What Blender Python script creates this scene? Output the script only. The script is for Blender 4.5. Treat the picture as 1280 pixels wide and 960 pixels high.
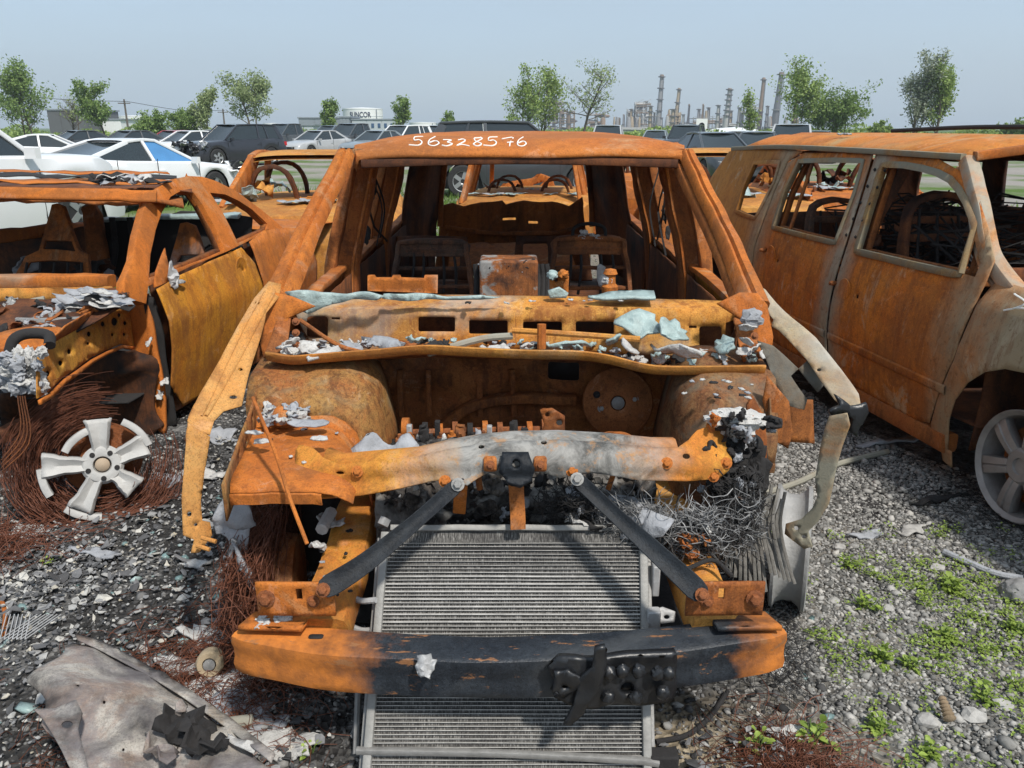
import bpy, bmesh, math, random
import numpy as np
from mathutils import Vector, Matrix, noise
from mathutils.bvhtree import BVHTree
from mathutils.geometry import delaunay_2d_cdt
for o in list(bpy.data.objects): bpy.data.objects.remove(o)
S = bpy.context.scene; C = S.collection
# ---------------------------------------------------------------- camera, sky, sun, exposure
EYE = 1.55; TILT = math.atan(.32); CP, SP = math.cos(TILT), math.sin(TILT)
cd = bpy.data.cameras.new('camera'); cd.sensor_width = 36; cd.lens = 28.125
cd.clip_start = .05; cd.clip_end = 6000
cam = bpy.data.objects.new('camera', cd); C.objects.link(cam); S.camera = cam
cam.location = (0, 0, EYE); cam.rotation_euler = (math.pi/2 - TILT, 0, 0)
SUN_EL, SUN_AZ = 54, 148            # degrees; azimuth clockwise from +Y: high, behind the camera and a little right
w = bpy.data.worlds.new('World'); S.world = w; w.use_nodes = True
nt = w.node_tree; bg = nt.nodes['Background']
sky = nt.nodes.new('ShaderNodeTexSky'); sky.sky_type = 'NISHITA'; sky.sun_disc = False
sky.sun_elevation = math.radians(SUN_EL); sky.sun_rotation = math.radians(SUN_AZ)
sky.air_density = 1.0; sky.dust_density = 2.2; sky.ozone_density = 2.5; sky.altitude = 100
# thin even veil of high haze and faint stratus over the clear sky
tc = nt.nodes.new('ShaderNodeTexCoord'); mp = nt.nodes.new('ShaderNodeMapping'); mp.inputs['Scale'].default_value = (1.6, 1.6, 7)
nz = nt.nodes.new('ShaderNodeTexNoise'); nz.inputs['Scale'].default_value = 1.6; nz.inputs['Detail'].default_value = 6
nt.links.new(tc.outputs['Generated'], mp.inputs[0]); nt.links.new(mp.outputs[0], nz.inputs['Vector'])
rp = nt.nodes.new('ShaderNodeMapRange'); rp.inputs[1].default_value = .35; rp.inputs[2].default_value = .75
rp.inputs[3].default_value = .70; rp.inputs[4].default_value = .92
nt.links.new(nz.outputs[0], rp.inputs[0])
mx = nt.nodes.new('ShaderNodeMixRGB'); mx.inputs[2].default_value = (2.4, 3.0, 3.55, 1)
nt.links.new(rp.outputs[0], mx.inputs[0]); nt.links.new(sky.outputs[0], mx.inputs[1]); nt.links.new(mx.outputs[0], bg.inputs[0])
bg.inputs[1].default_value = .15
sl = bpy.data.lights.new('sun', 'SUN'); sl.energy = 3.2; sl.angle = math.radians(4); sl.color = (1, .95, .87)
so = bpy.data.objects.new('sun', sl); C.objects.link(so)
_d = Vector((math.sin(math.radians(SUN_AZ))*math.cos(math.radians(SUN_EL)), math.cos(math.radians(SUN_AZ))*math.cos(math.radians(SUN_EL)), math.sin(math.radians(SUN_EL))))
so.rotation_euler = _d.to_track_quat('Z', 'Y').to_euler(); so.location = _d*40
vs = S.view_settings; vs.view_transform = 'Standard'; vs.look = 'None'; vs.exposure = .5; vs.gamma = 1; vs.use_curve_mapping = False
S.render.resolution_x, S.render.resolution_y = 1024, 768
S.cycles.max_bounces = 6; S.cycles.transparent_max_bounces = 8
# ---------------------------------------------------------------- measuring: a point of the photograph at a forward distance or height
def ray(u, v):
    b = (v-480)/1000
    return Vector(((u-640)/1000, CP-b*SP, -(SP+b*CP)))
def W(u, v, Y):
    r = ray(u, v); return Vector((0, 0, EYE)) + r*(Y/r.y)
def WZ(u, v, z):
    r = ray(u, v); return Vector((0, 0, EYE)) + r*((z-EYE)/r.z)
# ---------------------------------------------------------------- object helpers
class Thing:
    """An Empty at the base of a thing; parts are given in world coordinates."""
    def __init__(s, name, label, cat, loc=(0, 0, 0), rz=0, group=None):
        s.o = bpy.data.objects.new(name, None); C.objects.link(s.o); s.o.empty_display_size = .2
        s.o.location = loc; s.o.rotation_euler = (0, 0, rz)
        s.o['label'] = label; s.o['category'] = cat
        if group: s.o['group'] = group
        s.M = Matrix.Translation(loc) @ Matrix.Rotation(rz, 4, 'Z'); s.I = s.M.inverted()
def tag(o, label, cat, group=None):
    o['label'] = label; o['category'] = cat
    if group: o['group'] = group
    return o
def link(name, me, par, mat=None):
    o = bpy.data.objects.new(name, me); C.objects.link(o)
    if mat is not None and not me.materials: me.materials.append(mat)
    if par is not None: o.parent = par.o if isinstance(par, Thing) else par
    return o
INV = {}
def mobj(name, vs_, fs, mat, par=None, smooth=True, th=0, bev=0, sub=0, local=False, off=0):
    I = None
    if not local:
        if isinstance(par, Thing): I = par.I
        elif par is not None: I = INV.get(par.name)
    if I is not None: vs_ = [I @ Vector(v) for v in vs_]
    me = bpy.data.meshes.new(name); me.from_pydata([tuple(v) for v in vs_], [], fs)
    if smooth:
        me.polygons.foreach_set('use_smooth', [True]*len(me.polygons))
    o = link(name, me, par, mat)
    if I is not None: INV[o.name] = I
    if th:
        m = o.modifiers.new('th', 'SOLIDIFY'); m.thickness = th; m.offset = off; m.use_even_offset = False
    if bev:
        m = o.modifiers.new('bev', 'BEVEL'); m.width = bev; m.segments = 2; m.limit_method = 'ANGLE'; m.angle_limit = .6
    if sub:
        m = o.modifiers.new('sub', 'SUBSURF'); m.levels = m.render_levels = sub
    if smooth and not sub:
        try: me.set_sharp_from_angle(angle=.7)
        except Exception: pass
    return o
def fixn(o):
    bm = bmesh.new(); bm.from_mesh(o.data); bmesh.ops.recalc_face_normals(bm, faces=bm.faces); bm.to_mesh(o.data); bm.free(); return o
def join(parts):
    V, F = [], []
    for v, f in parts:
        n = len(V); V += [tuple(q) for q in v]; F += [tuple(i+n for i in q) for q in f]
    return V, F
def cr(pts, n):
    """smooth curve through pts, n samples of even arc length"""
    P = [Vector(p) for p in pts]
    if len(P) == 2: return [P[0].lerp(P[1], i/(n-1)) for i in range(n)]
    Q = [P[0]*2-P[1]]+P+[P[-1]*2-P[-2]]; out = []
    for i in range(1, len(Q)-2):
        a, b, c, d = Q[i-1:i+3]
        for k in range(12):
            t = k/12
            out.append(.5*((2*b)+(c-a)*t+(2*a-5*b+4*c-d)*t*t+(3*b-a-3*c+d)*t**3))
    out.append(P[-1])
    L = [0]
    for i in range(1, len(out)): L.append(L[-1]+(out[i]-out[i-1]).length)
    res = []; j = 0
    for i in range(n):
        t = L[-1]*i/(n-1)
        while j < len(L)-2 and L[j+1] < t: j += 1
        k = (t-L[j])/max(1e-9, L[j+1]-L[j]); res.append(out[j].lerp(out[j+1], k))
    return res
def sweep(path, prof, up=(0, 0, 1), scale=None, n=None, cap=True):
    """sweep a closed 2-D profile (side, up) along a path"""
    P = cr(path, n or max(2, len(path)*5 if len(path) > 2 else 2)); up = Vector(up); V, F = [], []; m = len(prof)
    for i, p in enumerate(P):
        t = (P[min(i+1, len(P)-1)]-P[max(i-1, 0)]).normalized()
        s = t.cross(up)
        if s.length < 1e-4: s = t.cross(Vector((1, 0, 0)))
        s.normalize(); u = s.cross(t).normalized()
        k = 1 if scale is None else (scale[0]+(scale[1]-scale[0])*i/(len(P)-1))
        for a, b in prof: V.append(p+s*a*k+u*b*k)
    for i in range(len(P)-1):
        for j in range(m):
            F.append((i*m+j, i*m+(j+1) % m, (i+1)*m+(j+1) % m, (i+1)*m+j))
    if cap: F.append(tuple(range(m-1, -1, -1))); F.append(tuple((len(P)-1)*m+j for j in range(m)))
    return V, F
def rrect(w_, h_, r=None, k=3):
    r = min(w_, h_)*.22 if r is None else r; o = []
    for cx, cy, a0 in ((w_/2-r, h_/2-r, 0), (-w_/2+r, h_/2-r, 90), (-w_/2+r, -h_/2+r, 180), (w_/2-r, -h_/2+r, 270)):
        for i in range(k): a = math.radians(a0+90*i/(k-1)); o.append((cx+r*math.cos(a), cy+r*math.sin(a)))
    return o
def hat(w_, h_):
    return [(-w_/2, -h_/2), (w_/2, -h_/2), (w_/2, h_*.15), (w_*.40, h_*.34), (w_*.27, h_*.36), (w_*.22, h_*.16), (w_*.14, h_*.16), (w_*.08, h_*.46), (-w_*.30, h_*.5), (-w_*.44, h_*.40), (-w_/2, h_*.18)]
def circ(r, n=10): return [(r*math.cos(2*math.pi*i/n), r*math.sin(2*math.pi*i/n)) for i in range(n)]
def beam(name, path, w_, h_, mat, par, up=(0, 0, 1), scale=None, r=None, n=None, dent=0, prof=None):
    V, F = sweep(path, prof or rrect(w_, h_, r), up, scale, n or max(6, len(path)*4))
    if dent: V = [v+noise.noise_vector(v*9)*dent for v in V]
    return mobj(name, V, F, mat, par)
def tube(name, path, r, mat, par, k=8, n=None, scale=None):
    V, F = sweep(path, circ(r, k), n=n, scale=scale); return mobj(name, V, F, mat, par)
def lathe(name, prof, mat, par, at, ax=(0, 0, 1), n=28, smooth=True):
    """prof: (radius, height) along the axis ax from at"""
    R = Vector(ax).normalized().to_track_quat('Z', 'Y').to_matrix(); at = Vector(at); V, F = [], []
    for r, h in prof:
        for i in range(n): a = 2*math.pi*i/n; V.append(at+R @ Vector((r*math.cos(a), r*math.sin(a), h)))
    for j in range(len(prof)-1):
        for i in range(n): F.append((j*n+i, j*n+(i+1) % n, (j+1)*n+(i+1) % n, (j+1)*n+i))
    if prof[0][0] > 1e-5: F.append(tuple(range(n-1, -1, -1)))
    if prof[-1][0] > 1e-5: F.append(tuple((len(prof)-1)*n+i for i in range(n)))
    return mobj(name, V, F, mat, par, smooth) if name else (V, F)
def box(c, s, rz=0, rx=0, ry=0):
    R = Matrix.Rotation(rz, 3, 'Z') @ Matrix.Rotation(rx, 3, 'X') @ Matrix.Rotation(ry, 3, 'Y'); c = Vector(c)
    V = [c+R @ Vector((x*s[0]/2, y*s[1]/2, z*s[2]/2)) for z in (-1, 1) for x, y in ((-1, -1), (1, -1), (1, 1), (-1, 1))]
    return V, [(3, 2, 1, 0), (4, 5, 6, 7), (0, 1, 5, 4), (1, 2, 6, 5), (2, 3, 7, 6), (3, 0, 4, 7)]
def bobj(name, c, s, mat, par, rz=0, rx=0, ry=0, bev=.004):
    V, F = box(c, s, rz, rx, ry); return mobj(name, V, F, mat, par, bev=bev)
def grid(rows):
    n = len(rows[0]); V = [v for r in rows for v in r]
    return V, [(i*n+j, i*n+j+1, (i+1)*n+j+1, (i+1)*n+j) for i in range(len(rows)-1) for j in range(n-1)]
def inpoly(x, y, P):
    c = False; j = len(P)-1
    for i in range(len(P)):
        if (P[i][1] > y) != (P[j][1] > y) and x < (P[j][0]-P[i][0])*(y-P[i][1])/(P[j][1]-P[i][1])+P[i][0]: c = not c
        j = i
    return c
def resamp(P, sp, smooth=False):
    if smooth:
        P = [(v.x, v.y) for v in cr([Vector((a, b, 0)) for a, b in list(P)+[P[0]]], max(12, len(P)*6))][:-1]
    out = []
    for i in range(len(P)):
        a, b = P[i], P[(i+1) % len(P)]; L = math.hypot(b[0]-a[0], b[1]-a[1]); k = max(1, int(L/sp))
        for j in range(k): out.append((a[0]+(b[0]-a[0])*j/k, a[1]+(b[1]-a[1])*j/k))
    return out
def rnd_hole(cx, cy, rx, ry=None, n=10):
    ry = ry or rx; return [(cx+rx*math.cos(2*math.pi*i/n), cy+ry*math.sin(2*math.pi*i/n)) for i in range(n)]
def rect(x0, y0, x1, y1, r=0):
    if not r: return [(x0, y0), (x1, y0), (x1, y1), (x0, y1)]
    return [((x0+x1)/2+a, (y0+y1)/2+b) for a, b in rrect(x1-x0, y1-y0, r)]
def panel(name, outer, fn, mat, par, holes=(), sp=12, th=.003, dent=0, dfreq=5, smooth=False, off=0, bev=0):
    """sheet metal: 2-D outline with holes, triangulated with inner points, mapped to 3-D by fn"""
    O = resamp(outer, sp, smooth); Hs = [resamp(h, sp) for h in holes]
    pts = [Vector(p) for p in O]; ed = [(i, (i+1) % len(O)) for i in range(len(O))]
    for h in Hs:
        n = len(pts); pts += [Vector(p) for p in h]; ed += [(n+i, n+(i+1) % len(h)) for i in range(len(h))]
    xs = [p[0] for p in O]; ys = [p[1] for p in O]; rr = random.Random(len(O))
    y = min(ys)+sp/2; k = 0
    allp = list(pts)
    while y < max(ys):
        x = min(xs)+(sp/2 if k % 2 else sp)
        while x < max(xs):
            q = (x+rr.uniform(-.12, .12)*sp, y+rr.uniform(-.12, .12)*sp)
            if inpoly(q[0], q[1], O) and not any(inpoly(q[0], q[1], h) for h in Hs) and min((a.x-q[0])**2+(a.y-q[1])**2 for a in allp) > (.45*sp)**2:
                pts.append(Vector(q))
            x += sp
        y += sp*.87; k += 1
    V2, E2, F2, *_ = delaunay_2d_cdt(pts, ed, [], 0, 1e-6)
    F = []
    for f in F2:
        cx = sum(V2[i].x for i in f)/3; cy = sum(V2[i].y for i in f)/3
        if inpoly(cx, cy, O) and not any(inpoly(cx, cy, h) for h in Hs): F.append(tuple(f))
    V = [Vector(fn(v.x, v.y)) for v in V2]
    if dent: V = [v+noise.noise_vector(v*dfreq)*dent for v in V]
    return mobj(name, V, F, mat, par, th=th, off=off, bev=bev)
BOLTS = {}
def bolt(at, ax, r, mat, par, name='bolt'):
    key = (round(r, 4), mat.name)
    if key not in BOLTS:
        V1, F1 = lathe(None, [(1.55*r, 0), (1.55*r, .25*r), (1.1*r, .3*r)], None, None, (0, 0, 0), n=12)
        V2, F2 = lathe(None, [(r, .3*r), (r, .95*r), (.8*r, 1.15*r)], None, None, (0, 0, 0), n=6)
        V, F = join([(V1, F1), (V2, F2)]); me = bpy.data.meshes.new('bolt'); me.from_pydata(V, [], F); me.materials.append(mat); BOLTS[key] = me
    o = link(name, BOLTS[key], par)
    I = par.I if isinstance(par, Thing) else INV.get(par.name, Matrix())
    o.matrix_local = I @ Matrix.Translation(Vector(at)) @ Vector(ax).normalized().to_track_quat('Z', 'Y').to_matrix().to_4x4()
    return o
def crumple(name, c, size, mat, par, seed=0, amp=.3, th=.004, tilt=(0, 0, 0), n=9, ragged=.3):
    """a crumpled flake or rag of sheet about size=(a,b)"""
    rr = random.Random(seed); R = Matrix.Rotation(tilt[2], 3, 'Z') @ Matrix.Rotation(tilt[0], 3, 'X') @ Matrix.Rotation(tilt[1], 3, 'Y'); c = Vector(c)
    out = []
    for i in range(16):
        a = 2*math.pi*i/16; k = 1+rr.uniform(-ragged, ragged*.4); out.append((size[0]/2*math.cos(a)*k, size[1]/2*math.sin(a)*k))
    m = max(size); sd = Vector((seed*3.1, seed*1.7, 0))
    def fn(x, y):
        q = Vector((x, y, 0))/m*3.2+sd
        z = (noise.noise(q)+.5*noise.noise(q*2.3))*amp*m*.4
        return c+R @ Vector((x+noise.noise(q*2+Vector((9, 0, 0)))*m*.05, y, z))
    return panel(name, out, fn, mat, par, sp=m/n, th=th)
# ---------------------------------------------------------------- materials
MATS = {}
def nodes(name):
    m = bpy.data.materials.new(name); m.use_nodes = True; t = m.node_tree; b = t.nodes['Principled BSDF']
    return m, t, b
def N(t, typ, **k):
    n = t.nodes.new(typ)
    for a, v in k.items():
        if a in ('operation', 'blend_type', 'feature', 'distance', 'noise_dimensions'): setattr(n, a, v)
        else: n.inputs[a.replace('_', ' ')].default_value = v
    return n
def ramp(t, src, stops):
    r = t.nodes.new('ShaderNodeValToRGB'); e = r.color_ramp.elements
    while len(e) < len(stops): e.new(.5)
    for x, (p, c) in zip(e, stops):
        x.position = p; x.color = (c, c, c, 1) if not hasattr(c, '__len__') else (*c, 1)
    t.links.new(src, r.inputs[0]); return r.outputs[0]
def mixc(t, f, a, b, mode='MIX'):
    m = t.nodes.new('ShaderNodeMixRGB'); m.blend_type = mode
    for i, q in ((0, f), (1, a), (2, b)):
        if hasattr(q, 'is_linked') or isinstance(q, bpy.types.NodeSocket): t.links.new(q, m.inputs[i])
        elif isinstance(q, (int, float)): m.inputs[i].default_value = q
        else: m.inputs[i].default_value = (*q, 1)
    return m.outputs[0]
def coords(t, scale=(1, 1, 1), loc=(0, 0, 0)):
    g = t.nodes.new('ShaderNodeTexCoord'); m = t.nodes.new('ShaderNodeMapping'); m.inputs['Scale'].default_value = scale; m.inputs['Location'].default_value = loc
    t.links.new(g.outputs['Object'], m.inputs[0]); return m.outputs[0]
def nse(t, vec, scale, detail=6, rough=.6, dist=0):
    n = t.nodes.new('ShaderNodeTexNoise'); n.inputs['Scale'].default_value = scale; n.inputs['Detail'].default_value = detail
    n.inputs['Roughness'].default_value = rough; n.inputs['Distortion'].default_value = dist; t.links.new(vec, n.inputs['Vector']); return n.outputs[0]
def bump(t, b, src, st, dist=.01):
    n = t.nodes.new('ShaderNodeBump'); n.inputs['Strength'].default_value = st; n.inputs['Distance'].default_value = dist
    t.links.new(src, n.inputs['Height']); t.links.new(n.outputs[0], b.inputs['Normal'])
def rust(name, a, b2, c, grey=0, gcol=(.30, .30, .26), soot=0, seed=0, scale=1, dark=.5, streak=.5, gsharp=.1):
    """burnt-off body steel: a main, b2 second tone, c dark spots; grey = share of bare scale; soot = share of black"""
    m, t, p = nodes(name); v = coords(t, loc=(seed*3.7, seed*1.3, seed))
    st = coords(t, (9, 9, .9), (seed, 0, 0))
    sm = lambda c_, k: tuple(min(.8, x*k) for x in c_)
    n1 = nse(t, v, 2.2*scale, 9, .66, .8); col = mixc(t, ramp(t, n1, [(.40, 0), (.60, 1)]), a, b2)
    # broad stains: redder brown, and paler ochre bloom with ragged rims
    n11 = nse(t, v, 3.7*scale, 12, .74, .9); col = mixc(t, ramp(t, n11, [(.53, 0), (.57, .5*dark+.12), (.70, .8*dark+.15)]), col, mixc(t, .5, c, sm(a, .45)))
    n9 = nse(t, v, 7.5*scale, 12, .75, .5); col = mixc(t, ramp(t, n9, [(.38, .5), (.43, 0)]), col, mixc(t, .35, sm(b2, 1.35), (.45, .40, .33)) if a[0] > .2 else sm(b2, 1.35)); col = mixc(t, ramp(t, n9, [(.56, 0), (.60, .38)]), col, sm(a, .55))
    if a[0] > .3:      # whole areas that burnt hotter: dull brown, or a dry tan bloom
        n12 = nse(t, coords(t, loc=(seed*1.9, 4, seed*2.3)), 1.5*scale, 10, .7, 1.2); col = mixc(t, ramp(t, n12, [(.50, 0), (.56, .42), (.68, .62)]), col, (.235, .092, .030)); col = mixc(t, ramp(t, n12, [(.34, .5), (.42, 0)]), col, (.46, .325, .185))
    # runs and drips
    n3 = nse(t, st, 2.2*scale, 8, .66, .2); col = mixc(t, ramp(t, n3, [(.50, 0), (.58, streak*.7), (.75, streak)]), col, c)
    # pits and scale at the grain of the sheet
    n2 = nse(t, v, 24*scale, 9, .75); col = mixc(t, ramp(t, n2, [(.54, 0), (.68, dark)]), col, sm(c, .8))
    n8 = nse(t, v, 70, 6, .75, .2); col = mixc(t, ramp(t, n8, [(.55, 0), (.64, .45)]), col, sm(b2, 1.3)); col = mixc(t, ramp(t, n8, [(.33, .6), (.43, 0)]), col, sm(a, .35))
    n10 = nse(t, v, 240, 2, .5); col = mixc(t, ramp(t, n10, [(.36, .5), (.46, 0)]), col, sm(a, .35))
    if grey:
        n4 = nse(t, v, 1.7*scale, 7, .6, .8); g0 = .72-.45*grey
        col = mixc(t, ramp(t, n4, [(g0-gsharp, 0), (g0+gsharp, .9)]), col, mixc(t, n2, gcol, tuple(x*.62 for x in gcol)))
    if soot:
        n7 = nse(t, v, 2.1*scale, 7, .6, .5); s0 = .75-.5*soot
        col = mixc(t, ramp(t, n7, [(s0-.12, 0), (s0+.12, .95)]), col, (.012, .011, .012))
    t.links.new(col, p.inputs['Base Color']); p.inputs['Roughness'].default_value = .82; p.inputs['Specular IOR Level'].default_value = .3
    h = mixc(t, .4, nse(t, v, 150, 4, .7), mixc(t, .5, n9, n8)); bump(t, p, h, .5, .005)
    MATS[name] = m; return m
def plain(name, col, rough=.5, metal=0, var=.25, vs_=8, bmp=0, bs=60, spec=.5, coat=0):
    m, t, p = nodes(name); v = coords(t)
    n1 = nse(t, v, vs_, 6, .6)
    c = mixc(t, n1, tuple(x*(1-var) for x in col), tuple(min(1, x*(1+var)) for x in col)); t.links.new(c, p.inputs['Base Color'])
    p.inputs['Roughness'].default_value = rough; p.inputs['Metallic'].default_value = metal; p.inputs['Specular IOR Level'].default_value = spec
    if coat: p.inputs['Coat Weight'].default_value = coat; p.inputs['Coat Roughness'].default_value = .06
    if bmp: bump(t, p, nse(t, v, bs, 5, .65), bmp, .008)
    MATS[name] = m; return m
def island(name, stops, rough=.9, bmp=.3, bs=80, spec=.3):
    """colour picked per loose piece"""
    m, t, p = nodes(name); g = t.nodes.new('ShaderNodeNewGeometry'); c = ramp(t, g.outputs['Random Per Island'], stops)
    v = coords(t); c = mixc(t, ramp(t, nse(t, v, 25, 6, .65), [(.3, .45), (.6, 0)]), c, (.02, .02, .02)); t.links.new(c, p.inputs['Base Color'])
    p.inputs['Roughness'].default_value = rough; p.inputs['Specular IOR Level'].default_value = spec
    if bmp: bump(t, p, nse(t, v, bs, 4, .6), bmp, .005)
    MATS[name] = m; return m
OR, OC, BR, DK = (.50, .160, .026), (.54, .27, .06), (.20, .060, .016), (.045, .018, .010)
R_ORANGE = rust('rust_orange', OR, (.42, .12, .020), BR, dark=.72, streak=.45, grey=.10, gcol=(.40, .33, .24), scale=1.3)
R_ROOF = rust('rust_roof', (.42, .125, .026), (.47, .155, .03), BR, dark=.35, streak=.2, seed=2)
R_OCHRE = rust('rust_ochre', OC, (.52, .20, .035), BR, dark=.45, streak=.4, seed=3)
R_OCGREY = rust('rust_ochre_grey', OC, (.38, .15, .03), BR, grey=.5, gcol=(.36, .35, .29), seed=4)
R_GREY = rust('rust_grey_scale', (.33, .16, .05), (.30, .22, .10), BR, grey=.85, gcol=(.33, .33, .28), seed=5)
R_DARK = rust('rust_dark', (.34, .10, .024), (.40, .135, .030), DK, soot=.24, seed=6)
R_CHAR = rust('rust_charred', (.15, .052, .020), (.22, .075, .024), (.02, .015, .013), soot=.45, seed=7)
R_DOOR = rust('rust_door', (.52, .185, .018), (.56, .245, .022), BR, dark=.45, streak=.5, seed=8)
R_SIDE = rust('rust_side', (.30, .105, .024), (.35, .17, .045), BR, grey=.22, gcol=(.27, .26, .19), dark=.55, streak=.5, seed=9, gsharp=.16)
R_SIDEG = rust('rust_side_grey', (.30, .15, .04), (.28, .20, .085), BR, grey=.8, gcol=(.30, .30, .245), dark=.5, streak=.4, seed=10, gsharp=.2)
SOOT = plain('soot', (.018, .0165, .0165), .9, var=.5, bmp=.5)
BLACK = rust('black_paint_burnt', (.010, .012, .016), (.018, .022, .027), (.006, .007, .009), dark=.4, seed=11)
BLACK.node_tree.nodes['Principled BSDF'].inputs['Roughness'].default_value = .5
BLACK.node_tree.nodes['Principled BSDF'].inputs['Specular IOR Level'].default_value = .18
ALU = plain('burnt_aluminium', (.38, .38, .38), .6, .2, var=.5, vs_=25, bmp=.3)
ALUD = plain('sooty_aluminium', (.26, .255, .245), .6, .35, var=.5, vs_=30, bmp=.3)
WHEELM = plain('bleached_wheel', (.44, .435, .42), .7, .1, var=.22, vs_=12, bmp=.3)
ASH = plain('white_ash', (.50, .49, .47), .95, var=.45, vs_=26, bmp=1, bs=110)
ASHG = plain('grey_ash', (.30, .31, .33), .9, var=.5, vs_=18, bmp=.8)
GLASS = plain('melted_glass', (.30, .385, .375), .35, var=.5, vs_=28, bmp=.8, bs=55)
WIRE = plain('rusty_tyre_wire', (.115, .036, .016), .75, .0, var=.5, vs_=14)
WIREG = plain('grey_wire', (.20, .20, .20), .6, .3, var=.5, vs_=14)
RBOLT = rust('rust_bolt', (.30, .10, .03), (.20, .07, .03), DK, seed=12, scale=3)
CHALK = plain('white_chalk', (.80, .80, .76), .9, var=.1)
def wires(name, n, fn, r, mat, par, seed=0, seg=9):
    """a bundle of n thin wires; fn(rng) gives a list of points"""
    rr = random.Random(seed); parts = []
    for i in range(n):
        P = fn(rr)
        parts.append(sweep(P, circ(r*rr.uniform(.7, 1.2), 3), n=seg, cap=False))
    V, F = join(parts); o = mobj(name, V, F, mat, par); o['kind'] = 'stuff'; return o
# ================================================================ ground: one sheet to the horizon
def gz(x, y):
    f = 1/(1+((x*x+y*y)/120)**2)
    return f*(.022*noise.noise(Vector((x*.9, y*.9, 0)))+.012*noise.noise(Vector((x*3.1, y*3.1, 5)))+.005*noise.noise(Vector((x*9, y*9, 2))))-.005
def axis(n, near, far):
    k = [i/n for i in range(-n, n+1)]; return [near*t*n*.0+math.copysign(far*(math.sinh(abs(t)*7.5)/math.sinh(7.5)), t) for t in k]
gx = [math.copysign(3000*math.sinh(abs(t)*8.2)/math.sinh(8.2), t) for t in [i/110 for i in range(-110, 111)]]
gy = [3+math.copysign(3500*math.sinh(abs(t)*8.4)/math.sinh(8.4), t) for t in [i/110 for i in range(-60, 111)]]
V, F = grid([[Vector((x, y, gz(x, y))) for x in gx] for y in gy])
GM, t, p = nodes('gravel_ground'); v = coords(t)
g = t.nodes.new('ShaderNodeTexCoord'); sx = t.nodes.new('ShaderNodeSeparateXYZ'); t.links.new(g.outputs['Object'], sx.inputs[0])
vo = t.nodes.new('ShaderNodeTexVoronoi'); vo.inputs['Scale'].default_value = 48; t.links.new(v, vo.inputs['Vector'])
vo2 = t.nodes.new('ShaderNodeTexVoronoi'); vo2.inputs['Scale'].default_value = 17; t.links.new(v, vo2.inputs['Vector'])
bw = t.nodes.new('ShaderNodeRGBToBW'); t.links.new(vo.outputs['Color'], bw.inputs[0])
base = ramp(t, bw.outputs[0], [(.1, (.07, .067, .06)), (.45, (.15, .145, .135)), (.75, (.23, .22, .205)), (.95, (.34, .33, .31))])
base = mixc(t, ramp(t, nse(t, v, 1.1, 6, .6), [(.46, 0), (.66, .5)]), base, (.19, .16, .12))
def msk(sock, a, b, amp=.6, sc=1.2):
    m = N(t, 'ShaderNodeMath', operation='MULTIPLY_ADD'); t.links.new(nse(t, v, sc, 7, .65), m.inputs[0]); m.inputs[1].default_value = amp; t.links.new(sock, m.inputs[2])
    r = N(t, 'ShaderNodeMapRange'); t.links.new(m.outputs[0], r.inputs[0]); r.inputs[1].default_value = a; r.inputs[2].default_value = b; return r.outputs[0]
def mul(a, b):
    m = N(t, 'ShaderNodeMath', operation='MULTIPLY'); t.links.new(a, m.inputs[0]); t.links.new(b, m.inputs[1]); return m.outputs[0]
# the fire's scorch: under and between the cars on the near side; ground also darker under the far SUV's sill
burnt = mul(msk(sx.outputs[0], 1.35, .95, 1.0, 1.6), msk(sx.outputs[1], 8.2, 7.0, 1.0))
blk = mixc(t, bw.outputs[0], (.016, .015, .015), (.06, .058, .056))
ashp = mul(ramp(t, nse(t, v, 3.2, 8, .68, .6), [(.52, 0), (.64, 1)]), ramp(t, nse(t, v, 45, 5, .7), [(.35, .15), (.6, .9)]))
blk = mixc(t, ashp, blk, mixc(t, nse(t, v, 20, 5, .6), (.16, .16, .165), (.42, .41, .39)))
apz = mul(mul(msk(sx.outputs[0], -1.3, -1.05, .4, 4), msk(sx.outputs[0], -.05, -.3, .4, 4)), msk(sx.outputs[1], 1.85, 1.65, .3, 4))
apw = mul(mul(msk(sx.outputs[0], -2.9, -2.5, .4, 4), msk(sx.outputs[0], -1.2, -1.5, .4, 4)), mul(msk(sx.outputs[1], 2.15, 2.35, .3, 4), msk(sx.outputs[1], 2.85, 2.65, .3, 4)))
mxx = N(t, 'ShaderNodeMath', operation='MAXIMUM'); t.links.new(apz, mxx.inputs[0]); t.links.new(apw, mxx.inputs[1]); apz = mxx.outputs[0]
blk = mixc(t, mul(apz, ramp(t, nse(t, v, 9, 8, .7), [(.42, 0), (.55, .95)])), blk, mixc(t, nse(t, v, 30, 5, .7), (.22, .22, .22), (.60, .59, .57)))
base = mixc(t, burnt, base, blk)
b2 = mul(msk(sx.outputs[0], 1.55, 1.75, .5, 2), mul(msk(sx.outputs[1], 3.0, 3.3, .5, 2), msk(sx.outputs[1], 7.5, 7, .4)))
base = mixc(t, b2, base, blk)
dirt = mul(msk(sx.outputs[0], .05, .35, .6, 2.2), mul(msk(sx.outputs[0], 1.3, .95, .6, 2.2), msk(sx.outputs[1], 2.2, 1.9, .5, 2)))
base = mixc(t, dirt, base, mixc(t, bw.outputs[0], (.24, .19, .125), (.38, .32, .23)))
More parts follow.
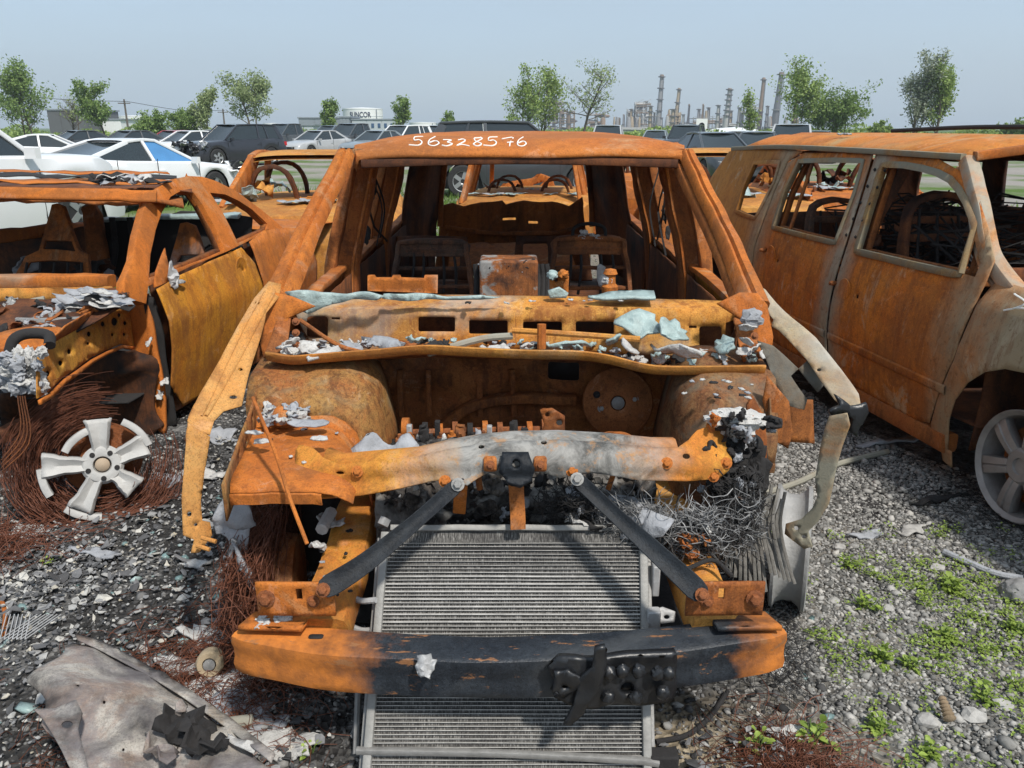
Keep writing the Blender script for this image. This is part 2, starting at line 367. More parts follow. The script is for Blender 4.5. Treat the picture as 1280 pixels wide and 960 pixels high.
# pale drive behind, then rough grass
drive = msk(sx.outputs[1], 9.5, 11.5, 2.0, .4); base = mixc(t, drive, base, mixc(t, nse(t, v, .8, 6, .6), (.24, .22, .20), (.34, .315, .285)))
gr = mul(ramp(t, nse(t, v, .22, 5, .6), [(.44, 0), (.60, 1)]), msk(sx.outputs[1], 8, 10, 2, .4)); base = mixc(t, gr, base, mixc(t, nse(t, v, 6, 6, .7), (.05, .10, .018), (.13, .20, .045)))
far = msk(sx.outputs[1], 60, 75, 10, .1); base = mixc(t, far, base, (.08, .13, .035))
t.links.new(base, p.inputs['Base Color']); p.inputs['Roughness'].default_value = .95; p.inputs['Specular IOR Level'].default_value = .15
hh = mixc(t, .45, vo.outputs['Distance'], vo2.outputs['Distance']); bump(t, p, hh, .9, .03)
gnd = mobj('ground', V, F, GM); gnd['kind'] = 'structure'
# ================================================================ the burnt SUV in the middle
def lump(name, c, r, mat, par, seed=0, amp=.35, freq=2.2, sub=4):
    bm = bmesh.new(); bmesh.ops.create_icosphere(bm, subdivisions=sub, radius=1); c = Vector(c); sd = Vector((seed*2.3, seed*.7, seed))
    V = []
    for v in bm.verts:
        q = v.co.copy(); k = 1+amp*(noise.noise(q*freq+sd)+.6*noise.noise(q*freq*2.7+sd)+.4*noise.noise(q*freq*6+sd))
        V.append(c+Vector((q.x*r[0], q.y*r[1], q.z*r[2]))*1+Vector((q.x*r[0], q.y*r[1], q.z*r[2]))*(k-1))
    F = [tuple(v.index for v in f.verts) for f in bm.faces]; bm.free()
    return mobj(name, V, F, mat, par)
K = Thing('burnt_suv', 'burnt-out orange rusted SUV shell without hood, white number chalked on its windshield header', 'SUV', (.03, 3.6, 0))
TIEM = rust('tie_bar_steel', (.60, .30, .045), (.52, .18, .028), BR, grey=0, seed=14)
# grey bare scale in the middle third of the tie bar, orange ends: its own heat pattern
def heat(mat, x0, x1, col, soft=.18, amp=.25):
    t = mat.node_tree; p = t.nodes['Principled BSDF']; src = p.inputs['Base Color'].links[0].from_socket
    g = t.nodes.new('ShaderNodeTexCoord'); s = t.nodes.new('ShaderNodeSeparateXYZ'); t.links.new(g.outputs['Object'], s.inputs[0])
    n = nse(t, coords(t), 7, 6, .6); a = N(t, 'ShaderNodeMath', operation='MULTIPLY_ADD'); t.links.new(n, a.inputs[0]); a.inputs[1].default_value = amp; t.links.new(s.outputs[0], a.inputs[2])
    r1 = N(t, 'ShaderNodeMapRange'); t.links.new(a.outputs[0], r1.inputs[0]); r1.inputs[1].default_value = x0-soft/2; r1.inputs[2].default_value = x0+soft/2
    r2 = N(t, 'ShaderNodeMapRange'); t.links.new(a.outputs[0], r2.inputs[0]); r2.inputs[1].default_value = x1+soft/2; r2.inputs[2].default_value = x1-soft/2
    q = N(t, 'ShaderNodeMath', operation='MULTIPLY'); t.links.new(r1.outputs[0], q.inputs[0]); t.links.new(r2.outputs[0], q.inputs[1])
    g2 = mixc(t, ramp(t, nse(t, coords(t), 9, 10, .72, .6), [(.42, 0), (.6, 1)]), col, tuple(x*.28 for x in col)); g2 = mixc(t, ramp(t, nse(t, coords(t), 16, 9, .75), [(.55, 0), (.62, .8)]), g2, (.34, .19, .09))
    t.links.new(mixc(t, q.outputs[0], src, g2), p.inputs['Base Color'])
heat(TIEM, -.12, .47, (.30, .29, .27))
# ---- roof with its front header
RST = [(3.284, .640, 1.430, 1.440), (3.288, .648, 1.445, 1.456), (3.305, .655, 1.456, 1.470), (3.42, .68, 1.482, 1.508), (3.8, .71, 1.484, 1.525), (4.6, .73, 1.48, 1.533), (5.5, .72, 1.47, 1.525), (6.15, .69, 1.43, 1.49)]
def roof_z(f, Y):
    for a, b in zip(RST, RST[1:]):
        if Y <= b[0]:
            k = max(0, (Y-a[0])/(b[0]-a[0])); e = a[2]+(b[2]-a[2])*k; m = a[3]+(b[3]-a[3])*k; return m-(m-e)*abs(f)**5
    return RST[-1][3]
def dense(st):
    out = []
    for a, b in zip(st, st[1:]):
        n = 1 if b[0]-a[0] < .05 else int((b[0]-a[0])/.06)
        for i in range(n): out.append(tuple(x+(y-x)*i/n for x, y in zip(a, b)))
    return out+[st[-1]]
rows = []
for Y, hw, ze, zm in dense(RST):
    row = []
    for i in range(33):
        f = i/16-1; p = Vector((.03+hw*f, Y+.02*f*f*(1 if Y < 3.5 else 0), zm-(zm-ze)*abs(f)**5))
        p.z += .006*noise.noise(Vector((p.x*4, p.y*4, 3))); row.append(p)
    row = [row[0]+Vector((-.012, 0, -.045))]+row+[row[-1]+Vector((.012, 0, -.045))]
    rows.append(row)
V, F = grid(rows); mobj('roof', V, F, R_ROOF, K, th=.004, off=-1)
RBV = BVHTree.FromPolygons(V, F)
def roofpt(u, v):
    r = ray(u, v).normalized(); hit = RBV.ray_cast(Vector((0, 0, EYE)), r)
    return (hit[0] if hit[0] else W(u, v, 3.45))-r*.002+Vector((0, 0, .001))
DIG = {'5': [[(.95, 1), (.2, .95), (.15, .6), (.6, .65), (.85, .35), (.5, .05), (-.35, .1)]], '6': [[(.7, 1), (.15, .6), (.1, .15), (.6, 0), (1.05, .3), (.7, .55), (.15, .35)]],
       '3': [[(.05, .9), (.8, .85), (.45, .55), (.9, .3), (.4, .0), (-.05, .1)]], '2': [[(.05, .85), (.5, 1), (.7, .75), (.1, .2), (-.05, .05), (.4, .2), (1.1, .0)]],
       '8': [[(.8, .9), (.2, .85), (.3, .55), (.85, .25), (.5, 0), (.1, .2), (.45, .5), (.9, .8), (.75, .95)]], '7': [[(0, .8), (1, .95), (.75, .4), (.7, 0)], [(.45, .4), (1.05, .45)]]}
num = []
for i, ch in enumerate('56328576'):
    u0 = 516+i*18.6; sc = 13.5 if i < 7 else 11
    for st in DIG[ch]:
        q = [roofpt(u0+a*sc, 182.5+i*.1-b*(11.5 if i not in (2, 3) else 8.5)) for a, b in st]; num.append(sweep(q, circ(.0028, 5), n=len(q)*5))
V, F = join(num); mobj('chalk_number', V, F, CHALK, K)
beam('header_rail', [(-.60, 3.335, 1.415), (.03, 3.325, 1.43), (.66, 3.335, 1.415)], .07, .035, R_CHAR, K)
for s in (-1, 1):
    X = lambda x: .03+s*x
    pw = .088 if s < 0 else .068
    # A pillar, pinched at the top, with the dark inner face behind it
    P = [W(645+s*301, 384, 2.58), W(645+s*279, 330, 2.78), W(645+s*251, 268, 3.02), W(645+s*222, 210, 3.24), W(645+s*214, 191, 3.33)]
    beam('a_pillar', P, pw, .055, R_ORANGE, K, up=(s*.35, -1, .6), scale=(1.1, .72), n=30, dent=.004, prof=[(-s*a, b) for a, b in hat(pw, .06)][::-s])
    if s > 0: beam('pillar_trim', [p+Vector((-s*.035, .06, -.02)) for p in P], .035, .04, R_DARK, K, up=(s*.35, -1, .6), n=20, dent=.004)
    beam('roof_rail', [(X(.655), 3.36, 1.44), (X(.70), 4.2, 1.45), (X(.70), 5.4, 1.44), (X(.67), 6.1, 1.40)], .06, .06, R_DARK, K)
    # B, C, D pillars: hat sections of two ribs
    for nm, Y, xt, xb, wd, ad in (('b_pillar', 3.72, .685, .79, .12, .03), ('c_pillar', 4.72, .69, .80, .125, 0)):
        pa = [(X(xt), Y+.03, 1.44), (X(xt+.045), Y, 1.22), (X(xb), Y-.05, .95), (X(xb+.02), Y-.08, .55), (X(xb), Y-.08, .3)]
        o = beam(nm, pa, wd, .10, R_DARK, K, up=(0, 1, 0), n=24, dent=.01)
        beam('door_edge', [(p[0]+s*.045, p[1]-.12, p[2]) for p in pa], .05, .07, R_DARK, K, up=(0, 1, 0), n=22, dent=.008)
        beam('weld_flange', [(p[0]-s*.04, p[1]-.052, p[2]) for p in pa], .012, .03, R_ORANGE, o, up=(0, 1, 0), n=20, dent=.006)
    # D pillar: broad inner quarter panel turning in to the tailgate opening
    pts = []
    for z, xo, xi, yi in ((1.43, .68, .50, 6.0), (1.25, .72, .52, 6.05), (1.05, .76, .56, 6.05), (.85, .79, .60, 6.0), (.55, .8, .62, 5.95)):
        pts.append([Vector((X(xo+(xi-xo)*k), 5.5+(yi-5.5)*k+.04*math.sin(k*9), z)) + noise.noise_vector(Vector((xo*3+k*4, s, z*5)))*.025 for k in [i/12 for i in range(13)]])
    pts = [[a.lerp(b, t) for a, b in zip(r1, r2)] for r1, r2 in zip(pts, pts[1:]) for t in (0, .34, .67)]+[pts[-1]]
    V, F = grid(pts); mobj('d_pillar_panel', V, F, R_CHAR, K, th=.006)
    beam('tailgate_jamb', [(X(.50), 6.02, 1.42), (X(.55), 6.06, 1.1), (X(.57), 6.05, .85)], .04, .05, R_DARK, K, up=(0, 1, 0), n=14, dent=.006)
    # doors below the belt, quarter panel, wheel house
    for nm, y0, y1 in (('front_door', 2.72, 3.66), ('rear_door', 3.70, 4.64), ('quarter_panel', 4.68, 6.1)):
        R2 = [[Vector((X(.80+.05*math.sin((.93-z)/.6*2.6)), y0+(y1-y0)*k, z+.01*(y0-2.7)+ (.0 if z < .9 else .006*math.sin(k*14+s)))) for k in [i/10 for i in range(11)]] for z in (.93, .86, .75, .6, .45, .3)]
        V, F = grid(R2); d = mobj(nm, V, F, R_DOOR if s > 0 else R_ORANGE, K, th=.008, off=0)
        R3 = [[Vector((X(.76), y0+.02+(y1-y0-.04)*k, z)) + noise.noise_vector(Vector((k*5+y0, z*6, s)))*.012 for k in [i/10 for i in range(11)]] for z in (.92, .8, .62, .45, .3)]
        V, F = grid(R3); mobj('inner_panel', V, F, R_CHAR, d, th=.006)
        beam('door_sill', [(X(.795), y0, .935), (X(.80), (y0+y1)/2, .945), (X(.80), y1, .95)], .055, .025, R_DARK if nm != 'front_door' else R_ORANGE, d, n=12, dent=.006)
    wires('door_remains', 3, lambda rr: [Vector((X(.74+rr.uniform(-.03, .03)), 4.2+rr.uniform(-.3, .4), 1.35)), Vector((X(.72), 4.2+rr.uniform(-.3, .4), 1.15)), Vector((X(.75+rr.uniform(-.03, .03)), 4.2+rr.uniform(-.3, .4), .95))], .006, SOOT, K, seed=s+3)
    for q in range(4):
        rr = random.Random(q+s*7); crumple('burnt_scrap', (X(.76), 4.0+rr.uniform(-.1, .5), rr.uniform(1.0, 1.3)), (.03, .08), SOOT, K, seed=q, tilt=(1.4, rr.uniform(-1, 1), rr.uniform(0, 3)))
    # rocker
    beam('rocker', [(X(.80), 2.6, .2), (X(.82), 4.3, .2), (X(.80), 6.0, .2)], .10, .14, R_DARK, K)
panel('pillar_base', [(896, 380), (925, 366), (948, 366), (960, 380), (966, 420), (962, 446), (944, 442), (930, 400)], lambda u, v: W(u, v, 2.545-(v-366)*.0008), R_ORANGE, K, sp=8, th=.012, dent=.008)
panel('pillar_base', [(394, 384), (366, 372), (342, 366), (330, 392), (326, 430), (330, 446), (346, 440), (362, 398)], lambda u, v: W(u, v, 2.545-(v-366)*.0008), R_ORANGE, K, sp=8, th=.012, dent=.008)
# floor and tailgate
rows = [[Vector((.03+.76*(i/10-1), 2.74+3.4*j/24, .30+(.12*math.exp(-((i-10)/2.2)**2) if j < 15 else .14)+.02*noise.noise(Vector((i*.7, j*.7, 0))))) for i in range(21)] for j in range(25)]
V, F = grid(rows); mobj('floor_pan', V, F, R_CHAR, K, th=.006)
def tail(u, v): return W(u, v, 6.12)+Vector((0, .03*math.sin(u*.11), 0))
panel('tailgate', [(552, 256), (566, 252), (580, 257), (600, 252), (628, 250), (633, 256), (655, 251), (690, 252), (712, 258), (727, 246), (733, 300), (735, 345), (545, 345), (548, 300)], tail, rust('rust_tailgate', (.34, .10, .022), (.40, .13, .028), DK, soot=.28, seed=15, scale=.8), K,
      holes=[rect(628, 273, 645, 276), rect(660, 276, 672, 279)], sp=7, th=.012, dent=.012)
panel('folded_seat_back', [(580, 306), (690, 303), (716, 322), (720, 336), (560, 336), (562, 322)], lambda u, v: W(u, v, 5.9-(v-300)*.015), R_DARK, K, sp=8, th=.02, dent=.01)
beam('tailgate_rib', [W(556, 284, 6.07), W(600, 290, 6.05), W(650, 292, 6.03), W(700, 290, 6.05), W(722, 284, 6.07)], .03, .03, R_DARK, K, n=26, dent=.01)
tube('hanging_strip', [W(560, 196, 5.95), W(610, 203, 5.98), W(650, 199, 6.0), W(690, 196, 6.0)], .012, SOOT, K)
# ---- seats: burnt frames (arch, cross bars, rods, springs)
def seat_frame(u0, u1, vt, vb, Y, mat, lean=.16, head=False):
    pl = W(u0, vb, Y); pr = W(u1, vb, Y); tl = W(u0+9, vt, Y+lean); tr = W(u1-9, vt, Y+lean)
    s = beam('seat', [pl-Vector((0, 0, .25)), pl, tl.lerp(pl, .25), tl+Vector((.02, 0, 0)), tr-Vector((.02, 0, 0)), tr.lerp(pr, .25), pr, pr-Vector((0, 0, .25))], .022, .075, mat, K, up=(0, 1, 0), n=44, dent=.004)
    L = lambda a, b, k: a.lerp(b, k)
    for k, th in ((.16, .055), (.52, .03), (.88, .045)):
        a, b = L(tl, pl, k), L(tr, pr, k); beam('cross_bar', [a, b], .016, th, mat, s, up=(0, 1, 0), n=6, dent=.006)
    panel('lumbar_plate', [(0, 0), (1, 0), (1, .22), (.93, .26), (.07, .26), (0, .22)], lambda x, y: L(L(tl, pl, y+.02), L(tr, pr, y+.02), x)+Vector((0, -.02, 0)), mat, s, sp=.06, th=.005, dent=.006)
    for k in (.22, .36, .64, .80):
        tube('spring_rod', [L(tl, tr, k), L(L(tl, tr, k), L(pl, pr, k), .5)+Vector((.01, -.02, 0)), L(pl, pr, k)], .007, SOOT, s, n=8)
    beam('seat_base', [pl+Vector((0, -.05, -.22)), pl+Vector((0, -.5, -.27))], .05, .08, mat, s, dent=.01); beam('seat_base', [pr+Vector((0, -.05, -.22)), pr+Vector((0, -.5, -.27))], .05, .08, mat, s, dent=.01)
    panel('seat_pan', [(0, 0), (1, 0), (1, 1), (0, 1)], lambda x, y: pl.lerp(pr, x)+Vector((0, -.05-.45*y, -.2-.03*math.sin(y*3))), R_CHAR, s, sp=.08, th=.01, dent=.015)
    if head: tube('headrest_loop', [L(tl, tr, .25), L(tl, tr, .28)+Vector((0, .02, .055)), L(tl, tr, .5)+Vector((0, .02, .075)), L(tl, tr, .72)+Vector((0, .02, .055)), L(tl, tr, .75)], .009, SOOT, s, n=18)
    return s
SEATM = rust('seat_frame_steel', (.09, .06, .045), (.20, .08, .035), (.012, .012, .013), soot=.3, seed=16)
s1 = seat_frame(491, 590, 303, 366, 3.88, SEATM)
s2 = seat_frame(686, 787, 299, 368, 3.88, rust('seat_frame_rusty', (.24, .085, .03), (.34, .12, .035), (.012, .012, .013), soot=.3, seed=17), head=True)
for q in range(10):
    rr = random.Random(q); p = W(737+rr.uniform(-16, 16), 294+rr.uniform(-5, 4), 4.02); crumple('ash_flake', p, (.035, .03), ASH, s2, seed=q, tilt=(rr.uniform(0, 2), 0, rr.uniform(0, 3)))
crumple('ash_flake', W(752, 345, 3.8), (.05, .14), ASH, s2, seed=4, tilt=(1.4, .2, 0))
for u, Y in ((540, 4.95), (690, 4.95)):
    panel('rear_seat_frame', [(u-44, 296), (u+44, 296), (u+50, 350), (u-50, 350)], lambda a, b: W(a, b, Y+.1-(b-296)*.003), R_CHAR, K, holes=[rect(u-36, 304, u-4, 336, 3), rect(u+4, 304, u+36, 336, 3)], sp=9, th=.02, dent=.01)
# ---- things standing behind the dash beam
BR1 = panel('dash_bracket', [(460, 344), (468, 344), (470, 347), (490, 347), (491, 344), (500, 344), (501, 347), (530, 348), (531, 344), (547, 344), (547, 366), (460, 363)], lambda u, v: W(u, v, 3.05), R_ORANGE, K, sp=5, th=.02, bev=.002)
CON = bobj('centre_console', W(636, 356, 3.2), (.23, .16, .22), rust('console_box', (.34, .11, .028), (.30, .10, .03), DK, grey=.32, gcol=(.34, .35, .34), soot=.36, seed=18, scale=5, gsharp=.03), K, bev=.01)
for q in range(16):
    rr = random.Random(q+50); crumple('burnt_scrap', W(604+(q*37) % 66, 333+rr.uniform(-4, 3), 3.14), (.05, .03), SOOT if q % 3 else ASHG, CON, seed=q, tilt=(rr.uniform(-1, 1), rr.uniform(-1, 1), q))
for u in (594, 671, 677, 683): tube('charred_cable', [W(u, 330, 3.3), W(u+2, 350, 3.28), W(u+1, 376, 3.2)], .012, SOOT, K)
q1 = panel('dash_post', [(687, 343), (711, 345), (710, 378), (687, 378)], lambda u, v: W(u, v, 2.95), R_ORANGE, K, holes=[rnd_hole(695, 350, 2.5), rnd_hole(703, 365, 3)], sp=6, th=.012)
for u, v in ((690, 344), (704, 343)): lump('melted_knob', W(u, v, 2.92), (.02, .02, .018), GLASS if u < 700 else R_ORANGE, q1, seed=u, sub=3)
bl = lathe('steering_stub', [(.01, 0), (.028, .005), (.03, .03), (.02, .04), (.018, .07), (.026, .075), (.02, .09), (0, .095)], R_ORANGE, K, W(762, 368, 2.85)); lump('melted_cap', W(760, 350, 2.85), (.022, .02, .02), ASH, bl, sub=3)
# ---- dash (cowl) beam with its row of rectangular holes
DASHM = rust('dash_beam_steel', (.55, .21, .032), (.56, .30, .07), BR, grey=.30, gcol=(.40, .40, .36), seed=19, streak=.85, dark=.35, scale=1.2)
def dash(u, v):
    k = (u-650)/300; t = (v-372)/62; top = 366+14*abs(k)**2.5
    Y = 2.60+.05*k*k+(.0 if t > .25 else .10*(.25-t)/.25)-.03*max(0, t-.6)
    return W(u, v, Y)
panel('dash_beam', [(366, 380), (420, 371), (520, 368), (640, 369), (760, 371), (860, 374), (938, 378), (930, 396), (908, 404), (906, 440), (860, 446), (700, 437), (540, 437), (470, 440), (425, 434), (388, 428), (374, 404)], dash, DASHM, K,
      holes=[rect(383, 396, 410, 423, 4), rect(414, 397, 425, 400), rect(522, 397, 569, 415, 2), rect(587, 400, 635, 417, 2), rect(654, 402, 703, 417, 2), rect(720, 402, 768, 418, 2), rect(875, 408, 903, 434, 3), rect(862, 407, 872, 410)], sp=8, th=.006, off=1, dent=.004)
panel('dash_backing', [(372, 388), (650, 380), (930, 388), (900, 445), (640, 440), (380, 432)], lambda u, v: W(u, v, 2.76), R_CHAR, K, sp=25, th=.004)
# cowl tray and its wavy front lip
LIP = [(332, 441), (362, 446), (392, 444), (430, 441), (470, 438), (530, 433), (590, 436), (660, 439), (720, 440), (760, 445), (800, 455), (830, 459), (890, 459), (957, 458)]
lp = cr([W(u, v, 2.36) for u, v in LIP], 60)
back = cr([W(372, 420, 2.60), W(470, 436, 2.62), W(640, 437, 2.62), W(800, 441, 2.62), W(905, 440, 2.60)], 60)
for b in back: b.y += .13; b.z -= .035
rows = [[a.lerp(b, k)-Vector((0, 0, .03*math.sin(k*math.pi))) for a, b in zip(lp, back)] for k in [i/8 for i in range(9)]]
V, F = grid(rows); mobj('cowl_tray', V, F, R_DARK, K, th=.004)
rows = [[p+Vector((0, dy, dz)) for p in lp] for dy, dz in ((.03, -.004), (.0, .003), (-.006, .002), (-.004, -.005), (.004, -.022), (.02, -.03), (.07, -.034))]
V, F = grid(rows); mobj('cowl_lip', V, F, R_OCHRE, K, th=.003)
# debris lying in the tray: melted glass, ash, wiper linkage
rr = random.Random(5)
for q in range(46):
    k = rr.random(); i = int(k*59); f = rr.uniform(.08, .8); p = lp[i].lerp(back[i], f)+Vector((0, 0, rr.uniform(-.005, .022)))
    right = k > .55
    mat = rr.choice([GLASS, GLASS, ASH, ASHG, SOOT] if right else [ASH, ASHG, R_DARK, ASH, SOOT]); sz = rr.uniform(.03, .11)
    nm = {GLASS: 'melted_glass', ASH: 'ash_flake', ASHG: 'ash_flake', SOOT: 'burnt_scrap', R_DARK: 'rusty_scrap'}[mat]
    crumple(nm, p, (sz, sz*rr.uniform(.4, .9)), mat, K, seed=q, amp=.5, tilt=(rr.uniform(-.5, .6), rr.uniform(-.4, .4), rr.uniform(0, 6)), th=.006)
for q in range(70):
    rr = random.Random(q+900); k = rr.random()**.7 if q % 4 else rr.random(); i = min(59, int(k*59)); p = lp[i].lerp(back[i], rr.uniform(.05, .6))+Vector((0, 0, rr.uniform(-.004, .03))); sz = rr.uniform(.012, .045); m = rr.choice([GLASS, ASH, ASHG, SOOT, GLASS])
    crumple({GLASS: 'melted_glass', ASH: 'ash_flake', ASHG: 'ash_flake', SOOT: 'burnt_scrap'}[m], p, (sz, sz*rr.uniform(.5, 1)), m, K, seed=q+300, amp=.9, tilt=(rr.uniform(-.9, .9), rr.uniform(-.7, .7), rr.uniform(0, 6)), n=5, th=.005)
for q, (u, v, Y, a, b, m) in enumerate([(800, 405, 2.52, .16, .12, GLASS), (842, 412, 2.48, .13, .10, GLASS), (786, 432, 2.45, .17, .06, ASH), (850, 440, 2.42, .2, .05, ASH), (700, 432, 2.45, .2, .06, GLASS), (768, 425, 2.47, .07, .06, GLASS), (905, 432, 2.45, .13, .07, GLASS), (480, 428, 2.5, .2, .05, ASHG), (372, 434, 2.42, .14, .06, ASH), (410, 440, 2.40, .16, .04, ASH)]):
    crumple('melted_glass' if m is GLASS else 'ash_sheet', W(u, v, Y), (a, b), m, K, seed=q+90, amp=.35, tilt=(.7, 0, q*.8), th=.008)
tube('wiper_arm', [W(535, 442, 2.42), W(600, 424, 2.5), W(640, 420, 2.53)], .012, R_GREY, K); tube('wiper_arm', [W(640, 413, 2.52), W(720, 418, 2.5), W(800, 424, 2.46)], .010, R_OCHRE, K)
tube('wiper_pivot', [W(677, 436, 2.42), W(677, 405, 2.43)], .014, R_ORANGE, K, n=4); tube('wiper_rod', [W(375, 400, 2.5), W(420, 430, 2.45), W(455, 441, 2.38)], .007, R_DARK, K)
# sheets of softened glass hanging over the dash
panel('melted_glass', [(355, 364), (372, 361), (420, 366), (462, 366), (482, 370), (470, 376), (440, 374), (415, 380), (385, 392), (376, 388), (366, 376)], lambda u, v: W(u, v, 2.56+.004*math.sin(u*.2)), GLASS, K, sp=6, th=.008, dent=.008, dfreq=16)
panel('melted_glass', [(480, 368), (520, 366), (560, 370), (600, 368), (625, 371), (600, 374), (540, 374), (500, 376), (478, 373)], lambda u, v: W(u, v, 2.585), GLASS, K, sp=6, th=.006, dent=.006, dfreq=20)
panel('melted_glass', [(735, 372), (760, 366), (800, 363), (818, 366), (819, 373), (780, 374)], lambda u, v: W(u, v, 2.7-(v-363)*.008), GLASS, K, sp=6, th=.01, dent=.008, dfreq=14)
panel('melted_glass', [(686, 362), (700, 358), (711, 366), (708, 372), (688, 372)], lambda u, v: W(u, v, 2.66), GLASS, K, sp=5, th=.012, dent=.006)
# cowl corner brackets with ash crust
for sgn, pts in ((-1, [(352, 380), (366, 384), (362, 410), (358, 440), (330, 446), (338, 425), (345, 405)]), (1, [(918, 398), (930, 392), (946, 420), (955, 446), (930, 452), (924, 430)])):
    b = panel('hinge_bracket', pts, lambda u, v: W(u, v, 2.44+(440-v)*.002), R_DARK, K, sp=6, th=.01, dent=.006)
    for q in range(3): bolt(W(pts[3][0]-sgn*12, pts[0][1]+22+q*14, 2.42), (0, -1, .5), .008, RBOLT, b)
    for q in range(5):
        rr = random.Random(q+sgn); crumple('ash_flake', W(pts[3][0]-sgn*14+rr.uniform(-14, 14), 425+rr.uniform(-20, 20), 2.40), (.06, .03), ASH, b, seed=q, tilt=(1, 0, q))
lump('melted_knob', W(940, 398, 2.46), (.035, .02, .03), ASHG, K, seed=3, sub=3)
# ---- firewall
FWM = rust('firewall_steel', (.28, .085, .024), (.34, .125, .035), DK, soot=.2, seed=20, scale=1.6, streak=.6)
panel('firewall', [(425, 446), (860, 446), (865, 600), (425, 600)], lambda u, v: W(u, v, 2.74)+Vector((0, .02*math.sin(u*.05)+.015*math.sin(v*.13), 0)), FWM, K, holes=[rect(686, 453, 722, 474, 3)], sp=14, th=.005, dent=.012)
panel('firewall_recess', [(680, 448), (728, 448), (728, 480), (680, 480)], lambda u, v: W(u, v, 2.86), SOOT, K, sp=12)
for u in (500, 535, 598, 640): beam('firewall_rib', [W(u, 462, 2.715), W(u+2, 520, 2.70)], .02, .02, FWM, K, dent=.003)
beam('firewall_swage', [W(545, 540, 2.70), W(590, 507, 2.70), W(650, 497, 2.70), W(720, 500, 2.70)], .05, .035, FWM, K, n=24, dent=.004)
# brake booster
ax = Vector((-.1, -1, .28)); B0 = W(772, 503, 2.60)
bb = lathe('brake_booster', [(.10, -.06), (.114, -.01), (.121, .0), (.117, .01), (.107, .014), (.100, .022), (.075, .026), (.062, .038), (.045, .04), (.026, .042), (.024, .02)], rust('booster_steel', (.26, .085, .026), (.32, .12, .04), DK, seed=21, scale=2, streak=.2), K, B0, ax, 36)
lathe('push_rod_seal', [(.022, .018), (.022, .042), (.010, .048), (0, .05)], ALUD, bb, B0, ax, 14)
for a in (.5, 3.4): bolt(B0+Vector((math.cos(a)*.06, -.030, math.sin(a)*.045)), ax, .009, ALUD, bb)
bolt(B0+Vector((-.075, -.02, .035)), ax, .008, SOOT, bb, 'vacuum_port')
for k in range(3): tube('brake_line', [W(732+k*8, 556-k*3, 2.5), W(760+k*8, 541, 2.48), W(790+k*6, 548+k*3, 2.45), W(805, 560, 2.45)], .005, R_DARK, K, n=16)
# ---- strut towers and inner aprons
TWM = rust('tower_steel', (.28, .10, .028), (.32, .17, .05), DK, grey=.16, gcol=(.28, .22, .12), dark=.8, seed=22, scale=3.2, streak=.5)
TWR = rust('tower_steel_dark', (.20, .075, .028), (.22, .12, .05), DK, grey=.2, gcol=(.20, .19, .14), dark=.8, seed=23, scale=3.4)
def tower(s, mat, shelf=True):
    X = lambda x: .0+s*x
    # dome: from outer rail, over, down the inner side; rows along Y
    st = [(2.60, .44, .80, .85), (2.45, .42, .80, .845), (2.33, .43, .80, .82), (2.26, .455, .795, .76), (2.22, .47, .785, .705), (2.05, .46, .755, .698), (1.86, .45, .715, .688), (1.835, .45, .71, .675)]
    if not shelf: st = st[:4]+[(2.2, .49, .785, .66), (2.19, .52, .78, .60)]
    rows = []
    for Y, xi, xo, zt in st:
        if not shelf: xi += .10
        r = []
        for k in range(15):
            f = k/14; x = xo+(xi-xo)*min(1, f/.72); z = zt
            if f > .55: z = zt-(.30 if Y > 2.2 or not shelf else .03)*((f-.55)/.45)**1.7
            x = x-(.05*max(0, f-.72)/.28)
            r.append(Vector((X(x), Y, z))+noise.noise_vector(Vector((x*6, Y*6, s*3)))*.007+noise.noise_vector(Vector((x*22, Y*22, s*3)))*.003)
        rows.append(r)
    rows = [[a.lerp(b, t) for a, b in zip(r1, r2)] for r1, r2 in zip(rows, rows[1:]) for t in (0, .5)]+[rows[-1]]
    if shelf:
        V, F = grid(rows[7:]); mobj('apron_shelf', [Vector(q) for q in V], F, R_ORANGE, K, th=.005); V, F = grid(rows[:8])
    else: V, F = grid(rows)
    o = mobj('strut_tower', V, F, mat, K, th=.005)
    R = [[p+Vector((0, -dy, -dz)) for p in rows[-1][:10]] for dy, dz in ((.004, 0), (.007, .003), (.006, .028), (.0, .03))]
    V, F = grid(R); mobj('apron_lip', V, F, R_ORANGE if shelf else mat, o, th=.004)
    # outer rail (upper apron flange) with holes
    panel('apron_rail', [(0, 0), (.85, .0), (.85, .10), (.5, .12), (.25, .16), (0, .17)] if shelf else [(0, 0), (.40, 0), (.44, .06), (.40, .15), (.25, .16), (0, .17)], lambda a, b: Vector((X(.80-.08*(a/.85)), 2.62-a*.95, .86-a*.18-b)), mat, o, holes=[rnd_hole(.06+.1*k, .03+.02*(k % 2), .008) for k in range(7 if shelf else 3)], sp=.03, th=.005, dent=.005)
    return o
t1 = tower(-1, TWM); t2 = tower(1, TWR, False)
